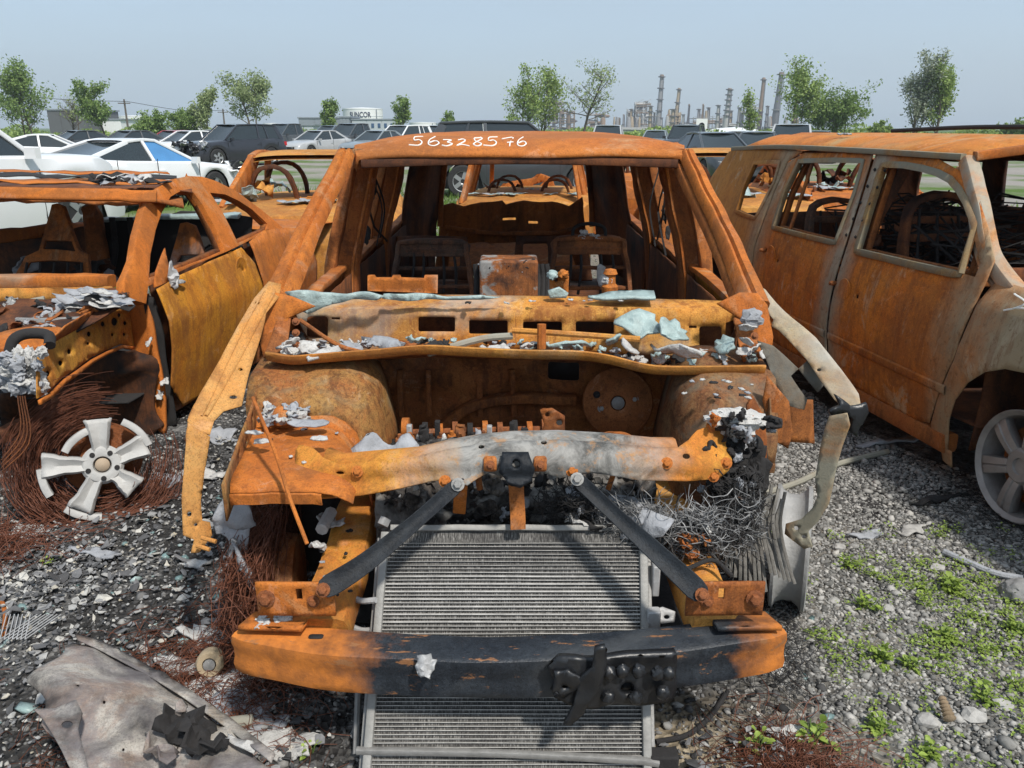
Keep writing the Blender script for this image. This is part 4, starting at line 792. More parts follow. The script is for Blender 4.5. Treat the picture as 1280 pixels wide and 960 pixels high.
# near-side wheel position: rusted drum, melted alloy drips, tyre wires
lathe('brake_drum', [(.02, -.06), (.13, -.05), (.14, 0), (.13, .03), (.05, .04), (.0, .04)], R_DARK, K, (-.70, 2.15, .24), (-1, -.1, 0), 26)
panel('melted_alloy_drip', [(280, 622), (302, 610), (312, 640), (314, 672), (306, 688), (288, 676), (270, 670), (270, 640)], lambda u, v: W(u, v, 2.0), ASHG, K, sp=5, th=.012, dent=.03, dfreq=22)
panel('melted_alloy_drip', [(300, 590), (308, 588), (308, 622), (298, 622)], lambda u, v: W(u, v, 2.02), ALU, K, sp=5, th=.012, dent=.008)
panel('melted_alloy_drip', [(290, 676), (300, 690), (318, 720), (322, 745), (308, 728), (296, 700)], lambda u, v: W(u, v, 1.96), ASHG, K, sp=5, th=.012, dent=.014, dfreq=14)
panel('melted_alloy_drip', [(290, 672), (296, 676), (288, 710), (282, 708)], lambda u, v: W(u, v, 1.97), ALU, K, sp=5, th=.012, dent=.006)
panel('inner_wheel_house', [(306, 600), (430, 606), (420, 720), (320, 700)], lambda u, v: W(u, v, 2.3), SOOT, K, sp=18, th=.006, dent=.02)
panel('under_bay', [(-.55, 1.95), (.55, 1.95), (.55, 2.8), (-.55, 2.8)], lambda x, y: Vector((x, y, .22)), SOOT, K, sp=.12, th=.006, dent=.05)
wires('tyre_wire', 320, lambda rr: [Vector((-.74+rr.uniform(-.08, .08), 2.15+math.cos(a)*rr.uniform(.2, .3), max(.01, .26+math.sin(a)*rr.uniform(.2, .28)))) for a in [rr.uniform(0, 6)+.55*i for i in range(5)]], .0012, WIRE, K, seed=9, seg=12)
# ================================================================ measuring on the side of a car that stands at an angle
class Side:
    def __init__(s, P, vpu, sg, tum):
        d = Vector(((vpu-640)/1000, math.sqrt(1+.32**2), 0)).normalized(); s.D = d; s.N = Vector((sg*d.y, -sg*d.x, 0)); s.P = Vector((P[0], P[1], 0)); s.tum = tum
    def sz(s, u, v):
        r = ray(u, v); l = 0
        for i in range(8):
            q = s.P+s.N*l; k = (q.x*s.N.x+q.y*s.N.y)/(r.x*s.N.x+r.y*s.N.y); z = EYE+r.z*k; l = s.tum(z)
        w_ = Vector((r.x*k, r.y*k, 0))-q
        return (w_.dot(s.D), z)
    def sl(s, pts): return [s.sz(*p) for p in pts]
    def at(s, a, z, dl=0):
        p = s.P+s.D*a+s.N*(s.tum(z)+dl); return Vector((p.x, p.y, z))
    def raw(s, a, l, z):
        p = s.P+s.D*a+s.N*l; return Vector((p.x, p.y, z))
# ================================================================ the burnt SUV on the far side of the gravel strip
def rt(z):
    if z > .955: return -(z-.955)*.34
    return .055*math.sin((.955-z)/.7*math.pi*.9)
RS = Side((1.80, 4.33), 480, -1, rt)
Q = Thing('burnt_suv', 'burnt SUV with closed brown and grey doors and a bare alloy front wheel', 'SUV', tuple(RS.raw(0, -.85, 0)))
def side_fn(side, dl=0): return lambda a, z: side.at(a, z, dl)
def blend_side(mat, items):
    """heat pattern: bands of bare grey scale along the door edges and pillars (in the car's own length/height)"""
    t = mat.node_tree; p = t.nodes['Principled BSDF']; src = p.inputs['Base Color'].links[0].from_socket
    g = t.nodes.new('ShaderNodeTexCoord'); s = t.nodes.new('ShaderNodeSeparateXYZ'); t.links.new(g.outputs['Object'], s.inputs[0])
    n = nse(t, coords(t), 4.5, 7, .62, .4)
    # length coordinate = y*cos - x*sin along the car
    ml = N(t, 'ShaderNodeMath', operation='MULTIPLY'); t.links.new(s.outputs[1], ml.inputs[0]); ml.inputs[1].default_value = RS.D.y
    ln = N(t, 'ShaderNodeMath', operation='MULTIPLY_ADD'); t.links.new(s.outputs[0], ln.inputs[0]); ln.inputs[1].default_value = RS.D.x; t.links.new(ml.outputs[0], ln.inputs[2])
    for axis, c, wd, col, soft, mx_ in items:
        q = N(t, 'ShaderNodeMath', operation='SUBTRACT'); t.links.new(ln.outputs[0] if axis == 's' else s.outputs[2], q.inputs[0]); q.inputs[1].default_value = c
        ab = N(t, 'ShaderNodeMath', operation='ABSOLUTE'); t.links.new(q.outputs[0], ab.inputs[0])
        ad = N(t, 'ShaderNodeMath', operation='MULTIPLY_ADD'); t.links.new(n, ad.inputs[0]); ad.inputs[1].default_value = soft*1.6; t.links.new(ab.outputs[0], ad.inputs[2])
        r = N(t, 'ShaderNodeMapRange'); t.links.new(ad.outputs[0], r.inputs[0]); r.inputs[1].default_value = wd+soft*.8-soft*.6; r.inputs[2].default_value = wd+soft*.8+soft*.6; r.inputs[3].default_value = mx_; r.inputs[4].default_value = 0
        src = mixc(t, r.outputs[0], src, mixc(t, n, col, tuple(x*.7 for x in col)))
    q2 = nse(t, coords(t, (1, 1, .6)), 4.5, 12, .74, .8); src = mixc(t, ramp(t, q2, [(.54, 0), (.58, .3), (.72, .5)]), src, (.34, .115, .025)); src = mixc(t, ramp(t, q2, [(.36, .5), (.42, 0)]), src, (.46, .40, .28))
    q3 = nse(t, coords(t, (10, 10, 1)), 2.5, 8, .66); src = mixc(t, ramp(t, q3, [(.52, 0), (.62, .4)]), src, (.17, .06, .02))
    q4 = nse(t, coords(t), 40, 8, .75); src = mixc(t, ramp(t, q4, [(.54, 0), (.64, .5)]), src, (.14, .055, .02))
    t.links.new(src, p.inputs['Base Color'])
GY = (.34, .33, .26); OL = (.35, .305, .20)
SM = rust('side_steel', (.56, .155, .018), (.58, .195, .024), BR, dark=.55, streak=.45, seed=31, scale=1.3)
blend_side(SM, [('s', .02, .10, GY, .10, .85), ('s', -1.0, .07, OL, .16, .8), ('s', -1.55, .45, OL, .25, .92), ('s', 1.05, .12, OL, .15, .8), ('s', 1.7, .5, (.46, .22, .05), .2, .7), ('z', .96, .015, (.40, .14, .035), .05, .6)])
FRM = rust('door_frame_scale', (.38, .19, .05), (.36, .25, .10), BR, grey=.6, gcol=(.27, .255, .19), dark=.45, seed=32, scale=1.6)
fo = RS.sl([(1095, 192), (1130, 193), (1170, 198), (1200, 213), (1222, 245), (1236, 285), (1243, 325), (1232, 352)])
fs = fo[-1][0]
fo = fo+[(fs+.02, .80), (fs+.05, .6), (fs+.12, .40), (fs+.17, .26), (fs+.3, .235), (-.012, .235), (-.012, .955)]
fwin = RS.sl([(1104, 208), (1130, 209), (1152, 213), (1172, 219), (1187, 227), (1198, 240), (1206, 254), (1217, 283), (1208, 312), (1199, 341), (1140, 328), (1072, 312), (1088, 258)])
ftri = RS.sl([(1219, 299), (1226, 328), (1219, 346), (1205, 342)])
hx, hz = RS.sz(1046, 354)
FD = panel('front_door', fo, side_fn(RS), SM, Q, holes=[fwin, ftri, rnd_hole(hx-.21, hz-.03, .012), rnd_hole(hx+.02, hz+.005, .016)], sp=.035, th=.006, off=1, dent=.004, dfreq=4)
ro = RS.sl([(1091, 192), (1050, 191), (1005, 191), (985, 203), (968, 240), (952, 285)])
rs = ro[-1][0]
ro = ro+[(rs+.02, .8), (rs-.02, .62), (rs-.15, .45), (rs-.25, .24), (.012, .235), (.012, .955)]
rwin = RS.sl([(999, 203), (1040, 202), (1078, 203), (1067, 242), (1044, 302), (1005, 293), (967, 283), (980, 242)])
RD = panel('rear_door', ro, side_fn(RS), SM, Q, holes=[rwin, rnd_hole(rs-.14, .80, .012), rnd_hole(rs-.33, .76, .011)], sp=.035, th=.006, off=1, dent=.004, dfreq=4)
qwin = RS.sl([(943, 205), (958, 204), (974, 204), (967, 228), (944, 272), (932, 268), (921, 263), (928, 238)])
qo = [(ro[2][0]+.012, 1.415), (ro[3][0]+.014, ro[3][1]), (ro[4][0]+.014, ro[4][1]), (rs+.014, ro[5][1]), (rs+.034, .8), (rs-.006, .62), (rs-.1, .5), (1.15, .60), (1.35, .66), (1.6, .66), (1.8, .58), (1.92, .42), (1.97, .3), (2.25, .34), (2.28, .7), (2.24, .95), (2.12, 1.2), (1.98, 1.38), (1.6, 1.42)]
QP = panel('quarter_panel', qo, side_fn(RS), SM, Q, holes=[qwin], sp=.045, th=.006, off=1, dent=.004)
arch = [(-1.42+.40*math.cos(a), .25+.41*math.sin(a)) for a in [math.radians(10+16*i) for i in range(11)]]
FE = panel('fender', [(fs-.012, .955), (fs+.008, .80), (fs+.038, .6), (fs+.108, .40), (fs+.158, .26), (fs+.15, .17), (fs+.05, .17)]+arch+[(-1.05, .32), (-2.3, .3), (-2.35, .6), (-2.2, .86), (-1.8, .93)][1:], lambda a, z: RS.at(a, z, -.04*max(0, z-.86)/.09), SM, Q, sp=.04, th=.006, off=1, dent=.004)
# door frames (raised grey flanges round the glass openings), hinge dots, trim clips
def ring(name, hole, side, wd, mat, par, dl=.004, th=.008):
    cx = sum(p[0] for p in hole)/len(hole); cz = sum(p[1] for p in hole)/len(hole)
    H0 = resamp(hole, .03); V, F = [], []
    n = len(H0)
    for i, p in enumerate(H0):
        a, b = H0[i-1], H0[(i+1) % n]; tx, tz = b[0]-a[0], b[1]-a[1]; L_ = math.hypot(tx, tz) or 1; nx, nz = tz/L_, -tx/L_
        if (p[0]+nx*.01-cx)**2+(p[1]+nz*.01-cz)**2 < (p[0]-cx)**2+(p[1]-cz)**2: nx, nz = -nx, -nz
        V += [side.at(p[0], p[1], dl-.03), side.at(p[0]-nx*.003, p[1]-nz*.003, dl), side.at(p[0]+nx*wd, p[1]+nz*wd, dl)]
    for i in range(n):
        j = (i+1) % n; F += [(i*3, i*3+1, j*3+1, j*3), (i*3+1, i*3+2, j*3+2, j*3+1)]
    return mobj(name, V, F, mat, par, th=th)
ring('window_frame', fwin, RS, .026, FRM, FD); ring('window_frame', rwin, RS, .022, FRM, RD); ring('window_frame', qwin, RS, .02, SM, QP)
ring('inner_flange', fwin, RS, .02, R_DARK, FD, dl=-.05); ring('inner_flange', rwin, RS, .02, R_DARK, RD, dl=-.05)
beam('window_divider', [RS.at(*RS.sz(1012, 204), -.02), RS.at(*RS.sz(984, 287), -.02)], .02, .015, R_DARK, RD)
beam('quarter_post', [RS.at(*RS.sz(1218, 288), .004), RS.at(*RS.sz(1203, 342), .004)], .022, .012, FRM, FD)
for par, s0 in ((FD, -.03), (RD, .06)):
    for k in range(5): z = 1.0+.085*k; bolt(RS.at(s0-.03+k*.0, z, .004), RS.N, .006, SOOT, par, 'clip_hole')
    for k in range(7): bolt(RS.at((-.1-.14*k) if par is FD else (.12+.12*k), .455, .004), RS.N, .005, SOOT, par, 'clip_hole')
for s0, s1, par in ((-.02, -1.0, FD), (.02, .92, RD)):
    V, F = [], []
    for k in range(14):
        a = s0+(s1-s0)*k/13; V += [RS.at(a, .475, .002), RS.at(a, .468, .009), RS.at(a, .440, .009), RS.at(a, .432, .002)]
    for k in range(13):
        for j in range(3): F.append((k*4+j, k*4+j+1, k*4+j+5, k*4+j+4))
    mobj('trim_ridge', V, F, SM, par, th=.002)
for par, (a, z) in ((FD, (hx-.09, hz-.015)), (RD, (rs-.23, .785))):
    lathe('handle_cup', [(.058, .0), (.055, .004), (.048, .003), (.0, -.0005)], SM, par, RS.at(a, z, .004), RS.N, 22); lump('handle_stub', RS.at(a+.105, z+.012, .012), (.022, .014, .013), R_DARK, par, seed=4, sub=3)
beam('rocker', [RS.at(-1.0, .2, -.02), RS.at(0, .19, -.02), RS.at(1.0, .2, -.02)], .08, .09, R_DARK, Q)
# roof, gutters, header, far side
WID = 1.62
rows = []
for k in range(27):
    a = -.62+2.62*k/26; r = []
    for i in range(17):
        f = i/16; x = -.158-(WID-.316)*f; e = 1.42+(.0 if k < 24 else -.02*(k-23)); cr_ = .095*(1-(2*f-1)**4*1.0)
        if k == 0: cr_ -= .03
        z = e+cr_+.006*noise.noise(Vector((a*4, f*5, 2)))-(.012 if (2 < i < 14 and i % 4 == 0) else 0)
        r.append(RS.raw(a+(-.12*(1-(2*f-1)**2) if k < 2 else 0), x, z))
    rows.append(r)
V, F = grid(rows); RF = mobj('roof', V, F, rust('suv_roof_steel', (.50, .19, .035), (.54, .165, .03), BR, dark=.4, seed=33, streak=.1, grey=.25, gcol=(.46, .31, .14)), Q, th=.005)
beam('roof_gutter', [RS.raw(-.60, -.155, 1.425), RS.raw(.3, -.152, 1.432), RS.raw(1.2, -.152, 1.43), RS.raw(1.95, -.16, 1.40)], .03, .03, FRM, RF, n=20)
tube('roof_rack_rail', [RS.raw(-.35, -1.28, 1.52), RS.raw(-.2, -1.28, 1.55), RS.raw(.8, -1.28, 1.555), RS.raw(1.7, -1.28, 1.53)], .014, SOOT, RF)
for q in range(5): rr = random.Random(q); crumple('ash_flake', RS.raw(.75+rr.uniform(-.05, .05), -.35, 1.515), (.05, .03), ASHG, RF, seed=q, amp=.5)
AP = [RS.raw(-.60, -.165, 1.40), RS.raw(-.78, -.12, 1.22), RS.raw(-.98, -.06, 1.02), RS.raw(-1.16, -.06, .90)]
APM = rust('a_pillar_scale', (.52, .23, .05), (.54, .18, .035), BR, grey=.45, gcol=(.40, .38, .31), seed=34, scale=1.8)
beam('a_pillar', AP, .085, .07, APM, Q, up=tuple(RS.N), n=24, dent=.003, prof=hat(.10, .06))
beam('a_pillar', [RS.raw(-.60, -WID+.165, 1.40), RS.raw(-.85, -WID+.1, 1.15), RS.raw(-1.12, -WID+.02, .93)], .085, .06, R_DARK, Q, up=tuple(RS.N), n=16)
beam('header', [RS.raw(-.64, -.18, 1.43), RS.raw(-.74, -.5, 1.475), RS.raw(-.76, -.81, 1.485), RS.raw(-.74, -1.12, 1.475), RS.raw(-.64, -WID+.18, 1.43)], .06, .04, R_ORANGE, Q, n=24)
# hood and cowl
rows = [[RS.raw(-1.12-1.2*j/10, -.05-(WID-.10)*i/14, .935-.10*(j/10)**2+.05*math.sin(math.pi*i/14)) for i in range(15)] for j in range(11)]
V, F = grid(rows); mobj('hood', V, F, SM, Q, th=.005)
panel('front_panel', [(-.06, .3), (-WID+.06, .3), (-WID+.06, .80), (-.8, .83), (-.06, .80)], lambda l, z: RS.raw(-2.32, l, z), R_ORANGE, Q, holes=[rect(-WID+.45, .5, -.45, .7, .03)], sp=.07, th=.006, dent=.015)
panel('far_fender', [(-2.3, .3), (-1.08, .3), (-1.08, .93), (-1.8, .93), (-2.2, .86)], lambda a, z: RS.raw(a, -WID+.03, z), R_ORANGE, Q, sp=.1, th=.006, dent=.01)
# far side wall with its window openings (dark inside)
FAR = Side((RS.P-RS.N*WID)[:2], 480, -1, lambda z: .34*(z-.955) if z > .955 else -.02)
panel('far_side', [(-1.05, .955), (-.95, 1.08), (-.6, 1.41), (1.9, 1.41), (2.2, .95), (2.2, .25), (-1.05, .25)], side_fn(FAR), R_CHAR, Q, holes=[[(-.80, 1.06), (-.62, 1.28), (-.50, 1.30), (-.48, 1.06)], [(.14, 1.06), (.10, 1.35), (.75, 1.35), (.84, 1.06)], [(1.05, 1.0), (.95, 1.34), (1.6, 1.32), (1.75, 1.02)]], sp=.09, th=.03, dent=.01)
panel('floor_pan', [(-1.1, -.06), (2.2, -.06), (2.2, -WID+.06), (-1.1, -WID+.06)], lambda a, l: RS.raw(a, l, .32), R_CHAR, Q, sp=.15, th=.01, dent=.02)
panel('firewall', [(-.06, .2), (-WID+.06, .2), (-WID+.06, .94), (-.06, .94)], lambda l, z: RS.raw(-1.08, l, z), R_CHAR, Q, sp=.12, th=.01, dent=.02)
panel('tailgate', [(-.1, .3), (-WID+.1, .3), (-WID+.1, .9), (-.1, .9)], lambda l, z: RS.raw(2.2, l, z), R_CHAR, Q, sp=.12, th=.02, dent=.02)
for l in (-.22, -1.4): beam('b_pillar', [RS.raw(0, l+(.06 if l > -1 else -.06)*-1, 1.4), RS.raw(0, l+(.12 if l > -1 else -.12), .95), RS.raw(0, l+(.12 if l > -1 else -.12), .3)], .09, .07, R_CHAR, Q, up=tuple(RS.N))
def loc_seat(side, a, l, par, mat, hgt=1.2, wd=.42, base=.42):
    P = [side.raw(a-.02, l-wd/2, base), side.raw(a+.08, l-wd/2, .8), side.raw(a+.16, l-wd/2+.05, hgt), side.raw(a+.16, l+wd/2-.05, hgt), side.raw(a+.08, l+wd/2, .8), side.raw(a-.02, l+wd/2, base)]
    s = beam('seat', P, .03, .07, mat, par, up=tuple(side.D), n=36, dent=.01)
    for z, k in ((.6, .03), (.8, .08), (1.0, .12), (hgt-.08, .15)): beam('cross_bar', [side.raw(a+k, l-wd/2+.02, z), side.raw(a+k, l+wd/2-.02, z)], .02, .04, mat, s, n=5, dent=.01)
    for k in (-.1, .02, .12): tube('spring_rod', [side.raw(a+.03, l+k, .5), side.raw(a+.06, l+k*1.2, .8), side.raw(a+.15, l+k, hgt-.03)], .008, SOOT, s, n=8)
    panel('seat_pan', [(0, -wd/2), (.45, -wd/2), (.45, wd/2), (0, wd/2)], lambda x, y: side.raw(a-x, l+y, base+.02), R_CHAR, s, sp=.07, th=.02, dent=.02)
    return s
for a, l in ((-.25, -.45), (-.25, -1.15), (.65, -.4), (.65, -.85), (.65, -1.2)): loc_seat(RS, a, l, Q, R_CHAR if a < 0 else SEATM, 1.17 if a < 0 else 1.08)
wires('burnt_cables', 60, lambda rr: [RS.raw(rr.uniform(-1, .9), rr.uniform(-1.4, -.2), rr.uniform(.75, 1.15)) for i in range(1)]+[RS.raw(rr.uniform(-1, .9), rr.uniform(-1.4, -.2), rr.uniform(.7, 1.2)) for i in range(2)], .006, SOOT, Q, seed=4)
beam('dash_tube', [RS.raw(-.85, -.1, .92), RS.raw(-.85, -1.5, .92)], .08, .08, R_DARK, Q, dent=.02)
rr = random.Random(4)
for q in range(40): crumple('burnt_scrap', RS.raw(rr.uniform(-.9, .9), rr.uniform(-1.3, -.15), rr.uniform(.6, .98)), (.16, .1), rr.choice([R_DARK, SOOT, R_CHAR]), Q, seed=q, amp=.8, tilt=(rr.uniform(0, 2), rr.uniform(-1, 1), q))
# bare alloy wheel, six twin spokes
def alloy(par, c, ax, R, n, mat, name='wheel', tyre=None, width=.2, twist=0, disc=None):
    ax = Vector(ax).normalized(); M = ax.to_track_quat('Z', 'Y').to_matrix()
    w_ = lathe(name, [(R*.86, -width), (R*.97, -width), (R, -width+.02), (R*.93, -width+.05), (R*.90, -.06), (R*.93, -.03), (R, -.012), (R, .0), (R*.975, .004), (R*.90, -.012), (R*.885, -.06), (R*.87, -width+.05), (R*.86, -width)], mat, par, c, ax, 44)
    P = lambda a, r, h: Vector(c)+M @ Vector((r*math.cos(a), r*math.sin(a), h))
    for k in range(n):
        a = twist+2*math.pi*k/n; rows = []
        for j in range(7):
            f = j/6; r = R*(.24+.68*f); hw = R*(.115+.05*f); h = -.022+.010*math.sin(f*3)
            dx = lambda y, hh: P(a, 1, 0)*0+Vector(c)+M @ Vector((r*math.cos(a)-y*math.sin(a), r*math.sin(a)+y*math.cos(a), hh))
            rows.append([dx(-hw, h-.035), dx(-hw*.92, h), dx(-hw*.2, h+.003), dx(0, h-.004), dx(hw*.2, h+.003), dx(hw*.92, h), dx(hw, h-.035)])
        V, F = grid(rows); mobj('spoke', V, F, mat, w_, th=.008)
    lathe('hub', [(0, -.06), (R*.32, -.06), (R*.33, -.02), (R*.27, -.008), (R*.15, -.010), (R*.14, -.02), (0, -.022)], mat, w_, c, ax, 26)
    for k in range(5):
        a = twist+.3+2*math.pi*k/5; lathe('lug_hole', [(R*.055, 0), (R*.055, .0035), (0, .004)], SOOT, w_, P(a, R*.225, -.0135), ax, 10)
    if disc: lathe('brake_disc', [(.03, -.10), (R*.72, -.10), (R*.72, -.085), (0, -.08)], disc, w_, c, ax, 30)
    return w_
hub = RS.raw(-1.37, -.035, .245)
p_ = hub; 
alloy(Q, hub, RS.N+Vector((0, 0, .05)), .232, 6, plain('bleached_alloy', (.32, .30, .285), .5, .3, var=.45, vs_=14, bmp=.35), disc=R_DARK, twist=.35)
panel('wheel_house', [(-1.95, .1), (-1.0, .1), (-1.0, .75), (-1.95, .75)], lambda a, z: RS.raw(a, -.30, z), SOOT, Q, sp=.15, th=.01)
panel('wheel_house', [(-1.95, -.02), (-1.0, -.02), (-1.0, -.3), (-1.95, -.3)], lambda a, l: RS.raw(a, l, .70), SOOT, Q, sp=.15, th=.01)
wr = lathe('rear_wheel', [(0, -.2), (.22, -.2), (.23, 0), (.1, .0), (0, -.02)], ALUD, Q, RS.raw(1.48, -.06, .235), RS.N, 24)
panel('rocker_tab', [(0, 0), (.06, .01), (.07, .07), (0, .08)], lambda a, b: RS.at(fs+.02+a, .1+b, .0), SM, Q, sp=.02, th=.006, dent=.004)
# chalk mark on the fender
a0, z0 = RS.sz(1270, 385)
V, F = join([sweep([RS.at(a0-.0+x, z0+y, .004) for x, y in st], circ(.004, 5), n=14) for st in ([(.03, .05), (-.04, .03), (.0, .0), (.05, -.02)], [(.0, .0), (-.08, .015)])]); mobj('chalk_mark', V, F, CHALK, FE)
# ================================================================ the burnt sedan on the near side
def lt_(z):
    if z > .83: return -(z-.83)*.42
    if z > .60: return .055*(.83-z)/.23
    return .055-.10*((.60-z)/.6)**1.5
LS = Side((-1.83, 4.22), 810, 1, lt_)
E_ = Thing('burnt_sedan', 'burnt orange sedan with arched door frame and bare perforated wheel apron, collapsed roof', 'sedan', tuple(LS.raw(.3, -.8, 0)))
ARM = rust('arch_steel', (.54, .165, .024), (.50, .145, .022), BR, dark=.35, streak=.2, seed=41)
out = [(159, 350), (164, 338), (170, 322), (174, 290), (181, 260), (192, 238), (210, 225), (234, 220), (252, 221), (272, 227), (297, 239), (328, 261), (353, 282), (372, 300), (350, 300), (330, 292), (297, 308), (240, 332), (188, 358), (186, 380), (160, 372)]
h1 = [(188, 348), (190, 318), (195, 288), (202, 266), (212, 246), (224, 239), (240, 240), (252, 256), (266, 282), (279, 312), (236, 331)]
h2 = [(262, 241), (282, 243), (300, 251), (318, 262), (337, 280), (335, 287), (297, 304), (288, 285), (276, 262)]
SF = panel('side_frame', LS.sl(out), lambda a, z: LS.at(a, z, -.006+.012*math.sin(a*3)), ARM, E_, holes=[LS.sl(h1), LS.sl(h2)], sp=.03, th=.05, off=-1, dent=.003, bev=.008)
def ring2(name, hole, wd, mat, par, dl): return ring(name, LS.sl(hole), LS, wd, mat, par, dl, .01)
ring2('weld_flange', h1, .018, R_DARK, SF, -.03); ring2('weld_flange', h2, .018, R_DARK, SF, -.03)
# door standing slightly ajar, with its crease and handle cup
do = LS.sl([(187, 361), (215, 346), (260, 326), (298, 309)]); ze = do[-1][1]
dr = do[-1][0]
do = do+[(dr+.11, .72), (dr+.12, .60), (dr+.10, .3), (dr+.08, .09), (-.02, .08), (do[0][0]+.02, .25), (do[0][0]+.03, .45), (do[0][0]+.01, .6)]
hx2, hz2 = LS.sz(298, 335)
DO = panel('front_door', do, lambda a, z: LS.at(a, z, .03-.02*a), R_DOOR, E_, holes=[rnd_hole(hx2+.02, hz2-.005, .022, .016)], sp=.03, th=.006, off=1, dent=.005, dfreq=4)
lathe('handle_cup', [(.07, .0), (.066, .004), (.055, .002), (.03, -.0)], R_DOOR, DO, LS.at(hx2, hz2, .032-.02*hx2), LS.N, 24)
panel('mirror_triangle', LS.sl([(186, 360), (188, 340), (200, 310), (204, 328), (212, 348)]), lambda a, z: LS.at(a, z, .025), ARM, DO, sp=.03, th=.008, dent=.004)
crumple('melted_alloy', LS.at(*LS.sz(203, 345), .06), (.05, .16), ALU, DO, seed=2, amp=.6, tilt=(1.3, .3, .3)); crumple('melted_alloy', LS.at(*LS.sz(210, 352), .06), (.13, .025), ALU, DO, seed=5, amp=.5, tilt=(1.2, .5, .9))
panel('quarter_panel', [(dr+.115, .86), (dr+.35, .90), (dr+.7, .88), (dr+.95, .85), (dr+1.0, .6), (dr+1.0, .2), (dr+.12, .2), (dr+.125, .6)], lambda a, z: LS.at(a, z, .025), R_ORANGE, E_, sp=.05, th=.006, dent=.005)
beam('rocker', [LS.at(-.1, .08, -.05), LS.at(1.2, .08, -.05)], .08, .08, R_DARK, E_)
# hinge pillar and its torn lower end
panel('hinge_pillar', [(156, 372), (186, 366), (190, 400), (196, 440), (206, 500), (206, 545), (190, 532), (170, 520), (165, 480), (168, 430), (158, 400)], lambda u, v: W(u, v, 4.12-.0006*(v-370)-.002*(u-180)), ARM, E_, sp=8, th=.02, dent=.015)
panel('hinge_gap', [(180, 366), (192, 372), (204, 420), (212, 480), (222, 530), (205, 540), (196, 480), (186, 420)], lambda u, v: W(u, v, 4.10), SOOT, E_, sp=9, th=.02, dent=.01)
for u, v in ((187, 428), (200, 494), (206, 478)): crumple('ash_flake', W(u, v, 3.98), (.09, .05), ASH, E_, seed=u, amp=.7, tilt=(.6, .3, u))
# perforated apron over the wheel with a top flange
def ap(u, v): return W(u, v, 3.02+(u-47)*.0088-(v-440)*.0022)
hl = [rnd_hole(x, y, r, r*1.2, 9) for x, y, r in ((59, 467, 3.4), (75, 454, 3.2), (86, 439, 3), (111, 418, 3), (128, 405, 3), (143, 402, 4.5), (149, 394, 2.5), (110, 430, 2), (156, 404, 2.4), (140, 418, 2), (155, 418, 2))]
APN = panel('wheel_apron', [(156, 380), (130, 394), (100, 409), (70, 424), (45, 440), (46, 498), (60, 490), (78, 472), (94, 461), (112, 448), (131, 438), (150, 430), (165, 432), (178, 446), (184, 452), (186, 400), (176, 388)], ap, rust('apron_steel', (.56, .21, .03), (.60, .30, .045), BR, dark=.35, seed=42, scale=2, streak=.25), E_, holes=hl, sp=6, th=.006, dent=.003)
panel('apron_hole_shade', [(154, 384), (100, 413), (50, 440), (50, 490), (94, 459), (131, 436), (160, 428), (182, 440), (180, 400)], lambda u, v: ap(u, v)+Vector((-.03, .07, 0)), SOOT, APN, sp=10, th=.004)  # dark sheet added behind the apron, stands in for shade in its holes
panel('apron_top', [(156, 380), (130, 394), (100, 409), (70, 424), (45, 440), (52, 420), (80, 404), (120, 386), (152, 371)], lambda u, v: ap(u, v)+Vector((0, .0012*(440-.53*(u-45)-v)*9, 0)), R_ORANGE, APN, sp=6, th=.006, dent=.004)
panel('apron_edge', [(46, 498), (60, 490), (78, 472), (94, 461), (112, 448), (131, 438), (150, 430), (165, 432), (163, 436), (150, 434), (132, 442), (114, 452), (96, 466), (80, 477), (62, 495), (47, 504)], lambda u, v: ap(u, v)+Vector((.02, -.02, 0)), ARM, APN, sp=5, th=.01)
# wheel house (dark), strut, bay
panel('wheel_house', [(0, 480), (47, 500), (94, 461), (131, 438), (165, 432), (186, 452), (200, 540), (120, 600), (0, 600)], lambda u, v: W(u, v, 3.95), rust('wheel_house_soot', (.12, .042, .015), (.07, .028, .012), (.01, .008, .007), soot=.4, seed=43, scale=4), E_, sp=8, th=.01, dent=.09, dfreq=5)
tube('strut', [W(80, 470, 3.4), W(76, 540, 3.3)], .045, R_CHAR, E_, k=12, n=4); beam('control_arm', [W(0, 545, 3.1), W(40, 530, 3.2), W(90, 560, 3.25)], .05, .06, R_CHAR, E_, dent=.01)
for k in range(4): tube('brake_line', [W(22+k*3, 495, 2.9), W(25+k*4, 540+k*4, 2.88), W(2, 575+k*5, 2.85)], .0025, R_CHAR, E_, n=12)
panel('bay_side', [(-280, 392), (0, 380), (150, 362), (156, 384), (45, 442), (0, 460), (-280, 470)], lambda u, v: W(u, v, 3.9-(v-365)*.008), R_CHAR, E_, sp=10, th=.01, dent=.03)
beam('cowl_beam', [W(-300, 362, 4.0), W(-60, 356, 4.05), W(0, 352, 4.1), W(70, 351, 4.12), W(140, 352, 4.1)], .08, .07, R_ORANGE, E_, dent=.008, n=24)
panel('cowl_face', [(-300, 368), (-60, 362), (140, 358), (145, 372), (90, 376), (-60, 384), (-300, 392)], lambda u, v: W(u, v, 4.02), R_OCHRE, E_, sp=9, th=.006, dent=.006)
tube('wiper_arm', [W(0, 386, 3.8), W(30, 379, 3.82), W(56, 374, 3.85)], .016, R_GREY, E_); tube('bay_pipe', [W(-20, 390, 3.75), W(20, 391, 3.72), W(60, 397, 3.68), W(100, 396, 3.7)], .02, R_CHAR, E_); tube('bay_pipe', [W(-20, 400, 3.65), W(50, 402, 3.6), W(110, 400, 3.62)], .018, ALUD, E_)
lathe('strut_tower', [(.17, -.1), (.165, .0), (.13, .03), (.06, .04), (0, .04)], R_ORANGE, E_, W(38, 424, 3.42), (0, 0, 1), 26)
